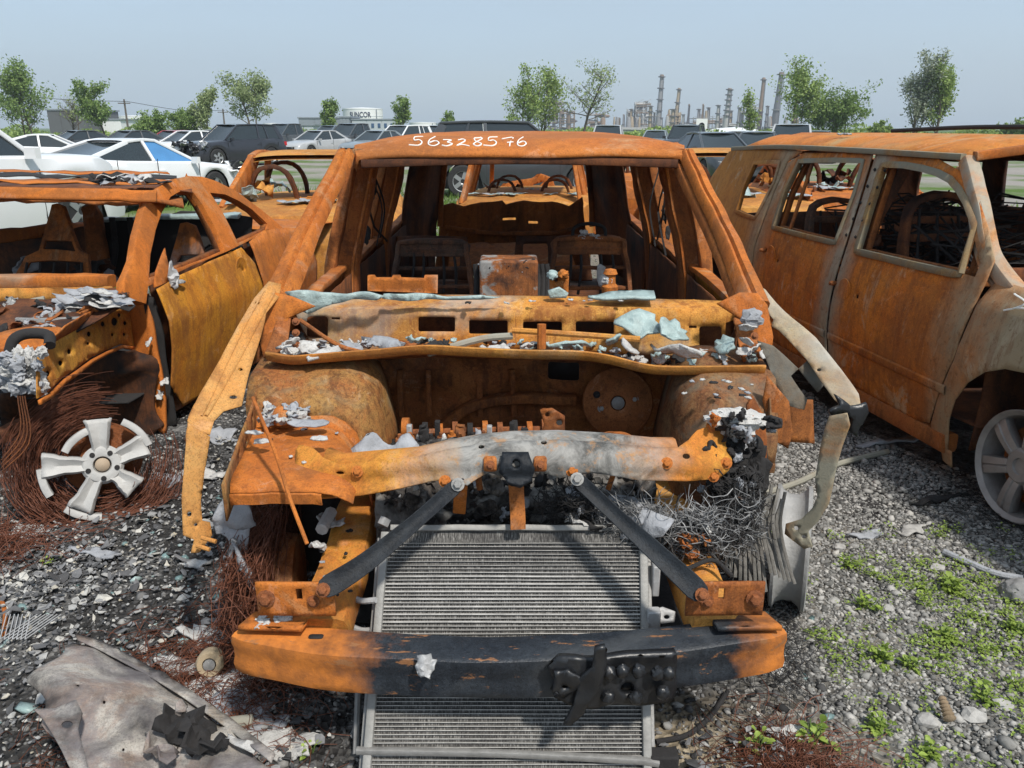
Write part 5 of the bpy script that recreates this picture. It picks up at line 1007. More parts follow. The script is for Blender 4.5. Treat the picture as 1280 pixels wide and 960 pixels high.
tube('burnt_hose', [W(12, 440, 3.1), W(18, 424, 3.12), W(35, 417, 3.15), W(60, 419, 3.15), W(62, 432, 3.1)], .022, SOOT, E_, k=10)
rr = random.Random(6)
for q in range(30):
    u = rr.uniform(70, 150); v = 380-(u-70)*.12+rr.uniform(-12, 14); m = rr.choice([SOOT, ASHG, ASHG, ASH]); s = rr.uniform(.06, .2)
    crumple('burnt_sheet' if m is SOOT else 'ash_sheet', W(u, v, 3.75+rr.uniform(-.08, .08)), (s, s*.4), m, E_, seed=q, amp=.4, tilt=(rr.uniform(-.1, .6), .2, .5+rr.uniform(-.4, .4)))
for q in range(34):
    u = rr.gauss(22, 17); v = 466+rr.uniform(-26, 24); lump('ash_lump', W(u, v, 2.95+rr.uniform(-.03, .05)), (rr.uniform(.015, .045), .02, rr.uniform(.012, .035)), rr.choice([ASH, ASH, ASHG]), E_, seed=q, amp=.6, sub=3)
for q in range(60):
    u = rr.uniform(-60, 150); v = rr.uniform(372, 440-(u*.42 if u > 40 else 17)); m = rr.choice([R_CHAR, SOOT, ALUD, ASHG, R_DARK, R_ORANGE]); s = rr.uniform(.05, .16)
    crumple('burnt_scrap', W(u, v, 3.88-(v-365)*.0078), (s, s*.5), m, E_, seed=q, amp=.7, tilt=(rr.uniform(0, 1.4), rr.uniform(-.6, .6), rr.uniform(0, 6)))
lump('ash_core', W(20, 470, 3.02), (.10, .05, .06), ASHG, E_, seed=3, amp=.5)
# roof: sagging header and stacked torn sheets
rows = [[W(-300+494*i/34, 233+k*11+max(0, i-12)/22*4+(2 if i > 31 else 0), 4.35-.02*k+.25*0)+Vector((0, .02*math.sin(i*.4), 0)) for i in range(35)] for k in (0, .35, .7, .85, 1, 1.3)]
V, F = grid(rows); HD = mobj('roof_header', V, F, ARM, E_, th=.02)
for q, (v0, v1, Y, m) in enumerate(((226, 231, 4.7, R_CHAR), (221, 225, 5.0, ARM), (215, 219, 5.4, SOOT), (211, 214, 5.8, ARM))):
    rows = [[W(-300+(540-q*10)*i/32, v0+(v1-v0)*k+i*.22-q, Y+.3*(1-k))+noise.noise_vector(Vector((i*.6, q*3, k)))*.02 for i in range(33)] for k in (0, .5, 1)]
    V, F = grid(rows); mobj('roof_sheet', V, F, m, E_, th=.006)
rows = [[W(-300+(530-q*5)*i/32, 236-q*4.6+i*.2, 4.4+q*.28)+noise.noise_vector(Vector((i*.5, q*2, 7)))*.03-Vector((0, 0, .05)) for i in range(33)] for q in range(6)]
V, F = grid(rows); mobj('roof_lining', V, F, R_DARK, E_, th=.02)
for q in range(9):
    rr = random.Random(q+3); crumple('ash_sheet', W(rr.uniform(110, 215), 222+rr.uniform(-3, 7), 4.6), (.22, .08), rr.choice([ASHG, SOOT, ASH]), E_, seed=q, amp=.4, tilt=(.2, 0, q))
beam('far_pillar', [W(-330, 350, 4.0), W(-290, 240, 4.35)], .08, .06, ARM, E_)
beam('far_door_sill', [W(-80, 300, 4.6), W(0, 295, 5.0), W(60, 288, 5.4), W(110, 285, 5.9)], .08, .08, R_ORANGE, E_, dent=.01)
panel('far_side', [(-80, 298), (60, 290), (118, 283), (118, 340), (-80, 352)], lambda u, v: W(u, v, 5.3), R_CHAR, E_, sp=14, th=.02, dent=.03)
beam('far_post', [W(108, 256, 5.3), W(118, 280, 5.3), W(124, 345, 5.2)], .12, .08, R_DARK, E_, dent=.02)
# seats: pressed back plates
def plate_seat(pts, holes, Y, mat):
    s = panel('seat', pts, lambda u, v: W(u, v, Y+(350-v)*.0016)+Vector((0, .03*math.cos((u-pts[0][0])*.06), 0)), mat, E_, holes=holes, sp=6, th=.03, dent=.008, bev=.004); return s
SP1 = rust('seat_plate', (.38, .115, .022), (.44, .14, .028), DK, soot=.28, seed=44, scale=1.5)
c_ = lambda L_: [(x*.3125, 220+y*.3125) for x, y in L_]
st = plate_seat(c_([(200, 118), (222, 112), (248, 120), (275, 180), (300, 235), (330, 290), (368, 310), (372, 420), (345, 420), (340, 340), (120, 345), (85, 420), (58, 420), (105, 320), (150, 300), (175, 200)]), [c_([(172, 262), (300, 262), (318, 300), (165, 296)])], 4.75, SP1)
for k in range(5): tube('spring_rod', [W(34+k*17, 328, 4.72), W(30+k*18, 352, 4.7)], .008, SOOT, st, n=3)
plate_seat(c_([(715, 195), (745, 190), (778, 200), (800, 250), (830, 330), (850, 420), (650, 430), (675, 340), (700, 250)]), [c_([(715, 320), (800, 315), (815, 345), (700, 350)])], 4.9, rust('seat_plate_ash', (.36, .11, .022), (.42, .14, .028), DK, soot=.28, grey=.3, gcol=(.4, .4, .4), seed=45, scale=1.5))
panel('interior_panel', [(118, 276), (200, 270), (318, 270), (318, 345), (118, 352)], lambda u, v: W(u, v, 5.55), SOOT, E_, sp=12, th=.03, dent=.05, dfreq=7)
beam('parcel_shelf', [W(118, 276, 5.5), W(210, 271, 5.5), W(300, 270, 5.5)], .10, .022, GLASS, E_, dent=.015, n=20)
for u in (140, 162, 178): tube('charred_cable', [W(u, 272, 5.3), W(u+4, 310, 5.3), W(u-2, 348, 5.2)], .02, SOOT, E_)
panel('floor_pan', [(-.4, -.05), (1.9, -.05), (1.9, -1.6), (-.4, -1.6)], lambda a, l: LS.raw(a, l, .22), SOOT, E_, sp=.2, th=.01, dent=.03)
panel('door_far_inner', [(0, .2), (1.9, .2), (1.9, .8), (0, .8)], lambda a, z: LS.raw(a, -.1, z), R_CHAR, E_, sp=.12, th=.01, dent=.03)
rr = random.Random(16)
for q in range(26): crumple('burnt_scrap', LS.raw(rr.uniform(.2, 1.7), rr.uniform(-1.4, -.2), rr.uniform(.45, .85)), (.2, .12), rr.choice([SOOT, SOOT, R_CHAR, ASHG]), E_, seed=q, amp=.8, tilt=(rr.uniform(0, 2), rr.uniform(-1, 1), q))
# rear deck, trunk
rows = [[LS.raw(1.6+1.1*j/8, -.05-1.5*i/10, .84+.03*math.sin(math.pi*i/10)-.05*(j/8)**2) for i in range(11)] for j in range(9)]
V, F = grid(rows); mobj('trunk_lid', V, F, R_ORANGE, E_, th=.006)
panel('rear_panel', [(0, .2), (-1.6, .2), (-1.6, .8), (0, .8)], lambda l, z: LS.raw(2.7, l, z), R_ORANGE, E_, sp=.12, th=.01, dent=.01)
# broken five-spoke wheel leaning at its hub, brake disc, tyre wires
wc = W(128, 581, 3.05); wn = (Vector((0, 0, EYE))-wc).normalized()*.6+Vector((.25, -.6, .1)); wn.normalize(); wM = wn.to_track_quat('Z', 'Y').to_matrix()
R_ = .19
WL = lathe('wheel', [(.03, -.05), (.078, -.05), (.082, -.012), (.070, .004), (.05, .008), (.036, .004), (.032, -.01), (.030, -.04)], WHEELM, E_, wc, wn, 30)
for k, (ang, rl) in enumerate(((88, 1.0), (18, .95), (-48, .85), (238, 1.05), (172, 1.15))):
    a = math.radians(ang); rows = []; q0 = random.Random(k)
    for j in range(9):
        f_ = j/8; r = .05+(R_*rl-.05)*f_; hw = .026+.022*f_**1.6+q0.uniform(-.002, .002); hz = -.004+.03*f_-.02*f_*f_
        dx = lambda y, hh: wc+wM @ Vector((r*math.cos(a)-y*math.sin(a), r*math.sin(a)+y*math.cos(a), hh))+noise.noise_vector(Vector((k, j*.8, y*20)))*.003
        rows.append([dx(-hw, hz-.05), dx(-hw, hz-.006), dx(-hw*.82, hz+.004), dx(-hw*.55, hz-.004), dx(0, hz-.012), dx(hw*.55, hz-.004), dx(hw*.82, hz+.004), dx(hw, hz-.006), dx(hw, hz-.05)])
    V, F = grid(rows); mobj('spoke', V, F, WHEELM, WL, th=.010)
for k in range(5):
    a = math.radians(52+72*k); lathe('lug_hole', [(.0105, 0), (.0105, .004), (0, .005)], SOOT, WL, wc+wM @ Vector((.056*math.cos(a), .056*math.sin(a), .006)), wn, 12)
for a0, a1, r in ((175, 205, .225), (60, 16, .19), (95, 150, .15), (225, 262, .22)):
    beam('rim_piece', [wc+wM @ Vector((r*math.cos(math.radians(a0+(a1-a0)*k/5)), r*math.sin(math.radians(a0+(a1-a0)*k/5)), -.02)) for k in range(6)], .03, .05, WHEELM, WL, up=tuple(wn), n=16, dent=.006)
lathe('hub_cap', [(.028, -.03), (.028, .0), (.02, .008), (0, .01)], plain('tan_hub', (.36, .28, .2), .8), WL, wc, wn, 18)
lathe('brake_disc', [(.03, 0), (.155, 0), (.155, .02), (.09, .022), (.085, .05), (0, .05)], rust('disc_rust', (.24, .075, .022), (.18, .06, .02), DK, seed=46, scale=4, streak=0), E_, wc-wn*.13+Vector((.0, .0, .015)), wn, 34)
def tw(rr):
    a0 = rr.uniform(1.2, 5.2); R2 = rr.gauss(.25, .045); z = rr.uniform(-.2, -.02); P = []; ox, oy = rr.gauss(0, .03), rr.gauss(0, .03); da = rr.uniform(.12, .34)
    for i in range(6):
        a = a0+i*da; p = wc+wM @ Vector((-.02+ox+(R2+rr.gauss(0, .008))*math.cos(a), oy+R2*math.sin(a)*.95, z+rr.gauss(0, .02))); p.z = max(.01, p.z); P.append(p)
    return P
wires('tyre_wire', 900, tw, .0014, WIRE, E_, seed=5, seg=14)
wires('tyre_wire', 520, lambda rr: [Vector((x0+i*.05*math.cos(a0)+rr.gauss(0, .02), y0+i*.05*math.sin(a0)+rr.gauss(0, .02), .015+abs(rr.gauss(0, .03)))) for x0, y0, a0 in [(-2.05+rr.gauss(0, .15), 2.72+rr.gauss(0, .09), rr.uniform(0, 6))] for i in range(4)], .0013, WIRE, E_, seed=7, seg=12)
# ================================================================ parked cars behind
PAINT = {}
def paint(n, col):
    if n not in PAINT: PAINT[n] = plain('paint_'+n, col, .28, .0, var=.06, vs_=3, spec=.5, coat=.6)
    return PAINT[n]
AUTO = plain('car_glass', (.02, .028, .032), .06, 0, var=.2, spec=.7)
TYRE = plain('tyre_rubber', (.022, .022, .023), .85, var=.3, bmp=.3); RIM = plain('rim_alloy', (.40, .41, .42), .35, .6, var=.15)
HLAMP = plain('headlamp', (.55, .56, .57), .12, .2, var=.1); TLAMP = plain('tail_lamp', (.42, .02, .025), .15, var=.15); TRIM = plain('black_trim', (.018, .018, .02), .5, var=.3)
TAPE = plain('blue_film', (.07, .22, .45), .25, var=.3, vs_=3)
CARS = {}
def lin(tab, y):
    for (a, b), (c, d) in zip(tab, tab[1:]):
        if y <= c: return b+(d-b)*(y-a)/(c-a)
    return tab[-1][1]
KIND = {
 'sedan': dict(L=2.3, top=[(-2.3, .70), (-2.22, .93), (-1.6, 1.0), (-.9, .97), (.9, .92), (1.0, .91), (1.9, .80), (2.2, .68), (2.3, .50)], w=.88, rb=-1.72, fb=1.0, rr=-.95, rf=.12, rz=1.44, rw=.56, wy=1.36, wr=.33),
 'coupe': dict(L=2.2, top=[(-2.2, .72), (-2.12, .98), (-1.6, 1.0), (-.9, .95), (.9, .88), (1.0, .87), (1.8, .78), (2.1, .66), (2.2, .48)], w=.88, rb=-1.78, fb=.95, rr=-.62, rf=.05, rz=1.36, rw=.54, wy=1.30, wr=.33),
 'suv': dict(L=2.35, top=[(-2.35, .75), (-2.3, 1.05), (-1.6, 1.12), (.9, 1.06), (1.0, 1.05), (1.9, .98), (2.22, .86), (2.35, .55)], w=.94, rb=-2.2, fb=.95, rr=-1.9, rf=.12, rz=1.72, rw=.66, wy=1.40, wr=.37),
 'pickup': dict(L=2.75, top=[(-2.75, .80), (-2.7, 1.18), (-.8, 1.18), (.9, 1.14), (1.2, 1.13), (2.3, 1.10), (2.6, 1.0), (2.75, .6)], w=.98, rb=-.85, fb=1.2, rr=-.7, rf=.35, rz=1.82, rw=.66, wy=1.75, wr=.40)}
def car_parts(kind):
    if kind in CARS: return CARS[kind]
    k = KIND[kind]; L_ = k['L']; out = []
    def me(name, V, F, smooth=True):
        m = bpy.data.meshes.new(kind+'_'+name); m.from_pydata([tuple(q) for q in V], [], F)
        if smooth: m.polygons.foreach_set('use_smooth', [True]*len(m.polygons)); m.set_sharp_from_angle(angle=.6)
        return m
    n = 56; rows = []
    for i in range(n+1):
        y = -L_+2*L_*i/n; tz = lin(k['top'], y); e = abs(y)/L_; wd = k['w']*(1-.13*max(0, (e-.72)/.28)**2)
        zb = .24
        for c in (-k['wy'], k['wy']):
            q = (k['wr']+.06)**2-(y-c)**2
            if q > 0: zb = max(zb, k['wr']+math.sqrt(q)-.02)
        zb = min(zb, tz-.12)
        h = [(.0, .2), (wd*.8, .2)] if i in () else []
        sec = [(wd*.97, zb), (wd, zb+(tz-zb)*.25), (wd, zb+(tz-zb)*.55), (wd*.985, zb+(tz-zb)*.72), (wd*.955, tz-.035), (wd*.90, tz), (wd*.45, tz+.022), (0, tz+.03)]
        rows.append([Vector((-a, y, z)) for a, z in sec]+[Vector((a, y, z)) for a, z in sec[-2::-1]])
    V, F = grid(rows); m = len(rows[0]); F += [tuple(range(m)), tuple(n*m+j for j in range(m-1, -1, -1))]
    out.append(('body', me('body', V, F), 'P'))
    V, F = box((0, 0, .34), (k['w']*1.7, L_*1.9, .28)); out.append(('chassis', me('chassis', V, F, False), TRIM))
    zb0 = lin(k['top'], k['fb'])-.01; zb1 = lin(k['top'], k['rb'])-.01; bw_, rw = k['w']*.90, k['rw']; zr = k['rz']
    A = lambda s: (Vector((s*bw_*.93, k['fb'], zb0)), Vector((s*rw, k['rf'], zr-.05)))
    Cc = lambda s: (Vector((s*bw_*.92, k['rb'], zb1)), Vector((s*rw, k['rr'], zr-.06)))
    bx_ = (k['rf']+k['rr'])/2+.05
    for s in (-1, 1):
        parts = []; a, c = A(s), Cc(s); td = (c[1]-c[0]).normalized(); cof = Vector((0, td.z, -abs(td.y)))*.07; b = (Vector((s*bw_*.99, bx_, (zb0+zb1)/2)), Vector((s*rw*1.01, bx_-.04, zr-.03)))
        parts += [sweep([a[0], a[1]], rrect(.07, .06), n=4), sweep([b[0], b[1]], rrect(.07, .04), n=4), sweep([c[0]+cof, c[1]+cof], rrect(.20 if kind != 'pickup' else .12, .05), up=(s, 0, 0), n=4), sweep([a[1], b[1], c[1]], rrect(.07, .06), n=8)]
        if kind == 'suv':
            d = (Vector((s*bw_*.97, -1.35, zb1)), Vector((s*rw, -1.25, zr-.04))); parts.append(sweep([d[0], d[1]], rrect(.08, .04), n=4))
        V, F = join(parts); out.append(('pillar_frame', me('frame', V, F), 'P'))
    rr_ = [[Vector((rw*1.03*(2*i/10-1), k['rr']-.03+(k['rf']-k['rr']+.06)*j/8, zr-.03*(2*i/10-1)**4-.035*abs(2*j/8-1)**3)) for i in range(11)] for j in range(9)]
    V, F = grid(rr_); V2 = [v-Vector((0, 0, .04)) for v in V]; F = F+[tuple(i+len(V) for i in f[::-1]) for f in F]
    out.append(('roof', me('roof', V+V2, F), 'P'))
    def quad(name, a, b, c, d, mat=AUTO, bulge=.02):
        nr_ = (b-a).cross(d-a).normalized(); rws = []
        for j in range(5):
            rws.append([a.lerp(b, i/6).lerp(d.lerp(c, i/6), j/4)+nr_*bulge*math.sin(math.pi*i/6) for i in range(7)])
        V, F = grid(rws); out.append((name, me(name, V, F), mat))
    a, b_, c, d = A(-1), A(1), Cc(-1), Cc(1)
    quad('windscreen', b_[0], a[0], a[1], b_[1], bulge=-.04); quad('rear_window', c[0], d[0], d[1], c[1], bulge=-.03)
    for s in (-1, 1):
        a, c = A(s), Cc(s); b = (Vector((s*bw_*.985, bx_, (zb0+zb1)/2)), Vector((s*rw, bx_-.04, zr-.05)))
        dy = Vector((0, .05, 0)); quad('front_side_window', a[0]-dy, b[0]+dy, b[1]+dy, a[1]-dy, bulge=0)
        if kind != 'pickup' or True: quad('rear_side_window', b[0]-dy, c[0]+dy*3, c[1]+dy*2, b[1]-dy, bulge=0)
        V, F = box((s*(k['w']+.07), k['fb']-.25, zb0+.05), (.16, .09, .13)); out.append(('mirror', me('mirror', V, F), 'P'))
        tz = lin(k['top'], L_-.16); V, F = box((s*k['w']*.62, L_-.10, tz-.12), (.36, .16, .12), rz=-s*.35); out.append(('headlight', me('headlight', V, F), HLAMP))
        tz = lin(k['top'], -L_+.1); V, F = box((s*k['w']*.74, -L_+.06, tz-.16), (.34, .16, .17), rz=s*.35); out.append(('tail_light', me('tail_light', V, F), TLAMP))
        for y in (bx_+.1, bx_-.85): V, F = box((s*(k['w']*.985), y, .80*lin(k['top'], 0)), (.035, .16, .03)); out.append(('door_handle', me('door_handle', V, F), 'P'))
        for y in (k['fb']-.1, bx_, bx_-.95): V, F = box((s*(k['w']*1.0-.003), y, .66), (.008, .012, .62)); out.append(('door_gap', me('door_gap', V, F), TRIM))
    V, F = box((0, L_-.02, .52), (k['w']*1.2, .10, .16)); out.append(('grille', me('grille', V, F), TRIM))
    V, F = box((0, -L_+.01, .42), (k['w']*1.5, .08, .2)); out.append(('rear_bumper', me('rear_bumper', V, F), TRIM))
    T = lathe(None, [(k['wr']*.62, -.11), (k['wr']*.92, -.11), (k['wr'], -.08), (k['wr'], .08), (k['wr']*.92, .11), (k['wr']*.64, .11), (k['wr']*.62, .08)], None, None, (0, 0, 0), (1, 0, 0), 28)
    R0 = lathe(None, [(0, .05), (.06, .085), (k['wr']*.18, .08), (k['wr']*.2, .04)], None, None, (0, 0, 0), (1, 0, 0), 16); RR = [R0, lathe(None, [(k['wr']*.56, .07), (k['wr']*.635, .10), (k['wr']*.62, -.05), (k['wr']*.58, -.05)], None, None, (0, 0, 0), (1, 0, 0), 24)]
    for q in range(5):
        a = q*2*math.pi/5; RR.append(box((.07, math.cos(a)*k['wr']*.38, math.sin(a)*k['wr']*.38), (.04, k['wr']*.46, .09), 0, a))
    CARS[kind] = dict(parts=out, tyre=me('tyre', *T), rim=me('rim', *join(RR)), k=k); return CARS[kind]
def put(name, me, mat, par):
    o = bpy.data.objects.new(name, me); C.objects.link(o); o.parent = par
    if not me.materials: me.materials.append(mat)
    o.material_slots[0].link = 'OBJECT'; o.material_slots[0].material = mat; return o
def car(kind, u, Y, rz, pname, col, label, group=None, sc=1, dz=0, skip=(), over=None, name=None):
    P = car_parts(kind); x = W(u, 160, Y).x
    th = Thing(name or {'sedan': 'parked_car', 'coupe': 'parked_coupe', 'suv': 'parked_suv', 'pickup': 'pickup_truck'}[kind], label, {'sedan': 'car', 'coupe': 'car', 'suv': 'SUV', 'pickup': 'truck'}[kind], (x, Y, dz), math.radians(rz), group)
    th.o.scale = (sc, sc, sc); mat = paint(pname, col)
    for nm, me, m in P['parts']:
        if nm in skip: continue
        m2 = mat if m == 'P' else m
        if over and nm in over: m2 = over[nm]
        put(nm, me, m2, th.o)
    k = P['k']
    for sx_ in (-1, 1):
        for sy in (-1, 1):
            w_ = put('wheel', P['tyre'], TYRE, th.o); w_.location = (sx_*(k['w']-.12), sy*k['wy'], k['wr']); w_.rotation_euler = (0, 0, 0 if sx_ > 0 else math.pi)
            r = put('rim', P['rim'], RIM, w_)
    return th
LOT = 'vehicles parked across the storage lot'
car('pickup', -147, 10, -12, 'white', (.74, .75, .76), 'white pickup behind the burnt sedan roof, its dark side glass showing', LOT, 1.06)
cp_ = car('coupe', 163, 17, -24, 'white', (.74, .75, .76), 'white coupe with blue film over its side window and smashed front', LOT, over={'front_side_window': TAPE})
ds = car('suv', 287, 36, 146, 'navy', (.02, .022, .03), 'black SUV with its front end crushed in', LOT)
# crushed fronts
def wreck(th, y, z, n, seed, mats, w_=.9):
    rr = random.Random(seed)
    for q in range(n):
        p = th.M @ Vector((rr.uniform(-w_, w_), y+rr.uniform(-.2, .25), z+rr.uniform(-.35, .2))); crumple('crushed_panel', p, (rr.uniform(.3, .7), rr.uniform(.2, .5)), rr.choice(mats), th, seed=q+seed, amp=.8, tilt=(rr.uniform(0, 2), rr.uniform(-1, 1), rr.uniform(0, 6)), th=.02)
wreck(ds, 2.2, .75, 14, 1, [paint('navy', 0), TRIM, RIM, TRIM]); wreck(cp_, 2.0, .6, 9, 2, [paint('white', 0), TRIM, paint('white', 0)])
car('suv', 652, 20, -88, 'slate', (.045, .05, .056), 'dark grey SUV side-on beyond the open tailgate of the burnt SUV', LOT, 1.0)
FARC = [('sedan', 213, 46, 150, 'red', (.30, .02, .03), 'red sedan between the white coupe and the black SUV'), ('sedan', 158, 44, 150, 'grey', (.06, .065, .07), 'dark grey sedan behind the white coupe'), ('sedan', 92, 46, 148, 'graphite', (.05, .055, .06), 'graphite sedan beyond the white pickup, in front of the warehouse'),
 ('coupe', 60, 30, -70, 'white', 0, 'white car half hidden beyond the white pickup hood'), ('sedan', 232, 40, 145, 'white', 0, 'white sedan tucked between the red sedan and the black SUV'), ('pickup', 356, 52, 152, 'charcoal', (.06, .065, .07), 'charcoal pickup beside the black SUV'),
 ('suv', 338, 64, 148, 'black', (.015, .015, .017), 'black SUV behind the charcoal pickup'), ('sedan', 395, 46, 150, 'silver', (.38, .39, .40), 'silver sedan past the charcoal pickup'), ('suv', 412, 56, 145, 'bluegrey', (.12, .15, .18), 'blue-grey SUV behind the silver sedan'), ('pickup', 440, 50, 150, 'grey', 0, 'dark grey pickup next to the blue-grey SUV'),
 ('sedan', 470, 44, 152, 'steel', (.20, .23, .25), 'steel-coloured sedan in front of the grey office'), ('suv', 500, 48, 150, 'white', 0, 'white SUV in front of the grey office'), ('sedan', 262, 62, 150, 'silver', 0, 'silver sedan far behind the black SUV'), ('suv', 545, 52, 150, 'silver', 0, 'silver SUV in front of the low white tanks'),
 ('sedan', 895, 26, 188, 'slate', 0, 'dark grey sedan facing out between the two burnt SUVs'), ('sedan', 948, 31, 160, 'charcoal', 0, 'charcoal sedan beside the dark grey sedan'), ('sedan', 925, 40, 165, 'white', 0, 'white sedan behind the charcoal sedan'), ('suv', 990, 34, 160, 'silver', 0, 'silver SUV behind the burnt SUV roof'), ('suv', 858, 44, 160, 'black', 0, 'black SUV below the refinery stacks'),
 ('sedan', 1022, 40, 165, 'graphite', 0, 'graphite sedan behind the burnt SUV roof'), ('suv', 760, 46, 170, 'silver', 0, 'silver SUV below the refinery towers'), ('sedan', 820, 52, 165, 'steel', 0, 'steel-coloured sedan below the refinery towers')]
for a in FARC: car(a[0], a[1], a[2], a[3], a[4], a[5] or (.1, .1, .1), a[6], LOT)
# ---------------------------------------------------------------- burnt wrecks in the row behind
def burnt_car(kind, u, Y, rz, label, mat, mat2, sc=1, dz=-.10, seed=0):
    P = car_parts(kind); k = P['k']; x = W(u, 160, Y).x
    th = Thing('burnt_car', label, 'car', (x, Y, 0), math.radians(rz), 'burnt-out wrecks in the row behind')
    for nm, me, m in P['parts']:
        if nm in ('body', 'pillar_frame', 'roof'):
            o = put(nm, me, mat if nm != 'pillar_frame' else mat2, th.o); o.location.z = dz
    rr = random.Random(seed)
    V, F = box((0, -.2, .35), (k['w']*1.7, 3.4, .2)); mobj('floor_pan', V, F, R_CHAR, th, local=True)
    for sx_ in (-.38, .38):
        for y in (.15, -.85):
            L3 = lambda a, b, c: th.M @ Vector((a, b, c))
            beam('seat', [L3(sx_-.22, y, .6), L3(sx_-.2, y-.12, 1.0), L3(sx_-.1, y-.16, 1.18), L3(sx_+.1, y-.16, 1.18), L3(sx_+.2, y-.12, 1.0), L3(sx_+.22, y, .6)], .04, .07, R_CHAR, th, up=(0, 1, 0), n=24, dent=.01)
    for q in range(16):
        crumple('burnt_scrap', th.M @ Vector((rr.uniform(-.7, .7), rr.uniform(-1.8, .8), rr.uniform(.8, 1.0))), (.3, .18), rr.choice([R_CHAR, SOOT, GLASS, mat]), th, seed=q, amp=.7, tilt=(rr.uniform(-.4, .8), rr.uniform(-.6, .6), q))
    for q in range(10):
        crumple('melted_glass', th.M @ Vector((rr.uniform(-.75, .75), -k['L']+.55+rr.uniform(0, .25), lin(k['top'], -k['L']+.6)+dz+.05)), (.3, .1), rr.choice([GLASS, ASHG]), th, seed=q, amp=.2, tilt=(0, 0, q))
    for sx_ in (-1, 1):
        for y in (-k['wy'], k['wy']):
            o = put('bare_rim', P['rim'], ALUD, th.o); o.location = (sx_*(k['w']-.12), y, .23); o.rotation_euler = (0, 0, 0 if sx_ > 0 else math.pi)
    return th
burnt_car('sedan', 398, 8.9, 8, 'burnt ochre sedan tail-on behind the gap beside the arched sedan', R_OCHRE, R_ORANGE, seed=1)
b2c = burnt_car('suv', 668, 10.7, -6, 'burnt hatchback tail-on seen through the rear opening of the chalk-numbered SUV', R_OCHRE, R_ORANGE, seed=2)
b2c.o.scale = (.84, .84, .80)
burnt_car('sedan', 905, 9.6, -10, 'burnt ochre sedan behind the gap between the two burnt SUVs', R_OCHRE, R_ORANGE, seed=3)
burnt_car('sedan', 1035, 10.5, -12, 'burnt sedan behind the grey-scaled SUV, seen through its windows', R_ORANGE, R_DARK, seed=4)
burnt_car('sedan', 800, 13.5, -8, 'burnt brown sedan farthest back among the wrecks', R_ORANGE, R_DARK, seed=5)
bt = Thing('torn_fender', 'torn orange fender arch with triangular openings lying on a wreck', 'fender', tuple(W(662, 242, 11.6)))
panel('fender_skin', [(622, 242), (626, 232), (650, 224), (676, 218), (692, 222), (698, 240), (697, 248), (688, 248), (684, 236), (676, 232), (660, 236), (640, 246), (630, 248)], lambda u, v: W(u, v, 11.3), R_ORANGE, bt, holes=[[(664, 230), (680, 226), (672, 234)]], sp=4, th=.03, dent=.03)
# ================================================================ trees
BARK = plain('bark', (.11, .09, .07), .9, var=.35, bmp=.5)
def leafmat(n, a, b):
    m, t, p = nodes(n); g = t.nodes.new('ShaderNodeNewGeometry'); c = ramp(t, g.outputs['Random Per Island'], [(0, a), (.6, b), (1, tuple(x*1.35 for x in b))]); t.links.new(c, p.inputs['Base Color']); p.inputs['Roughness'].default_value = .6
    tr = t.nodes.new('ShaderNodeBsdfTranslucent'); t.links.new(c, tr.inputs['Color']); mxs = t.nodes.new('ShaderNodeMixShader'); mxs.inputs[0].default_value = .35; t.links.new(p.outputs[0], mxs.inputs[1]); t.links.new(tr.outputs[0], mxs.inputs[2]); t.links.new(mxs.outputs[0], t.nodes['Material Output'].inputs[0]); return m
LEAF = {'fresh': leafmat('leaf_fresh', (.14, .21, .05), (.27, .36, .10)), 'mid': leafmat('leaf_mid', (.10, .17, .04), (.21, .30, .085)), 'pale': leafmat('leaf_pale', (.17, .22, .09), (.28, .34, .15)), 'silver': leafmat('leaf_silver', (.18, .21, .15), (.28, .31, .22))}
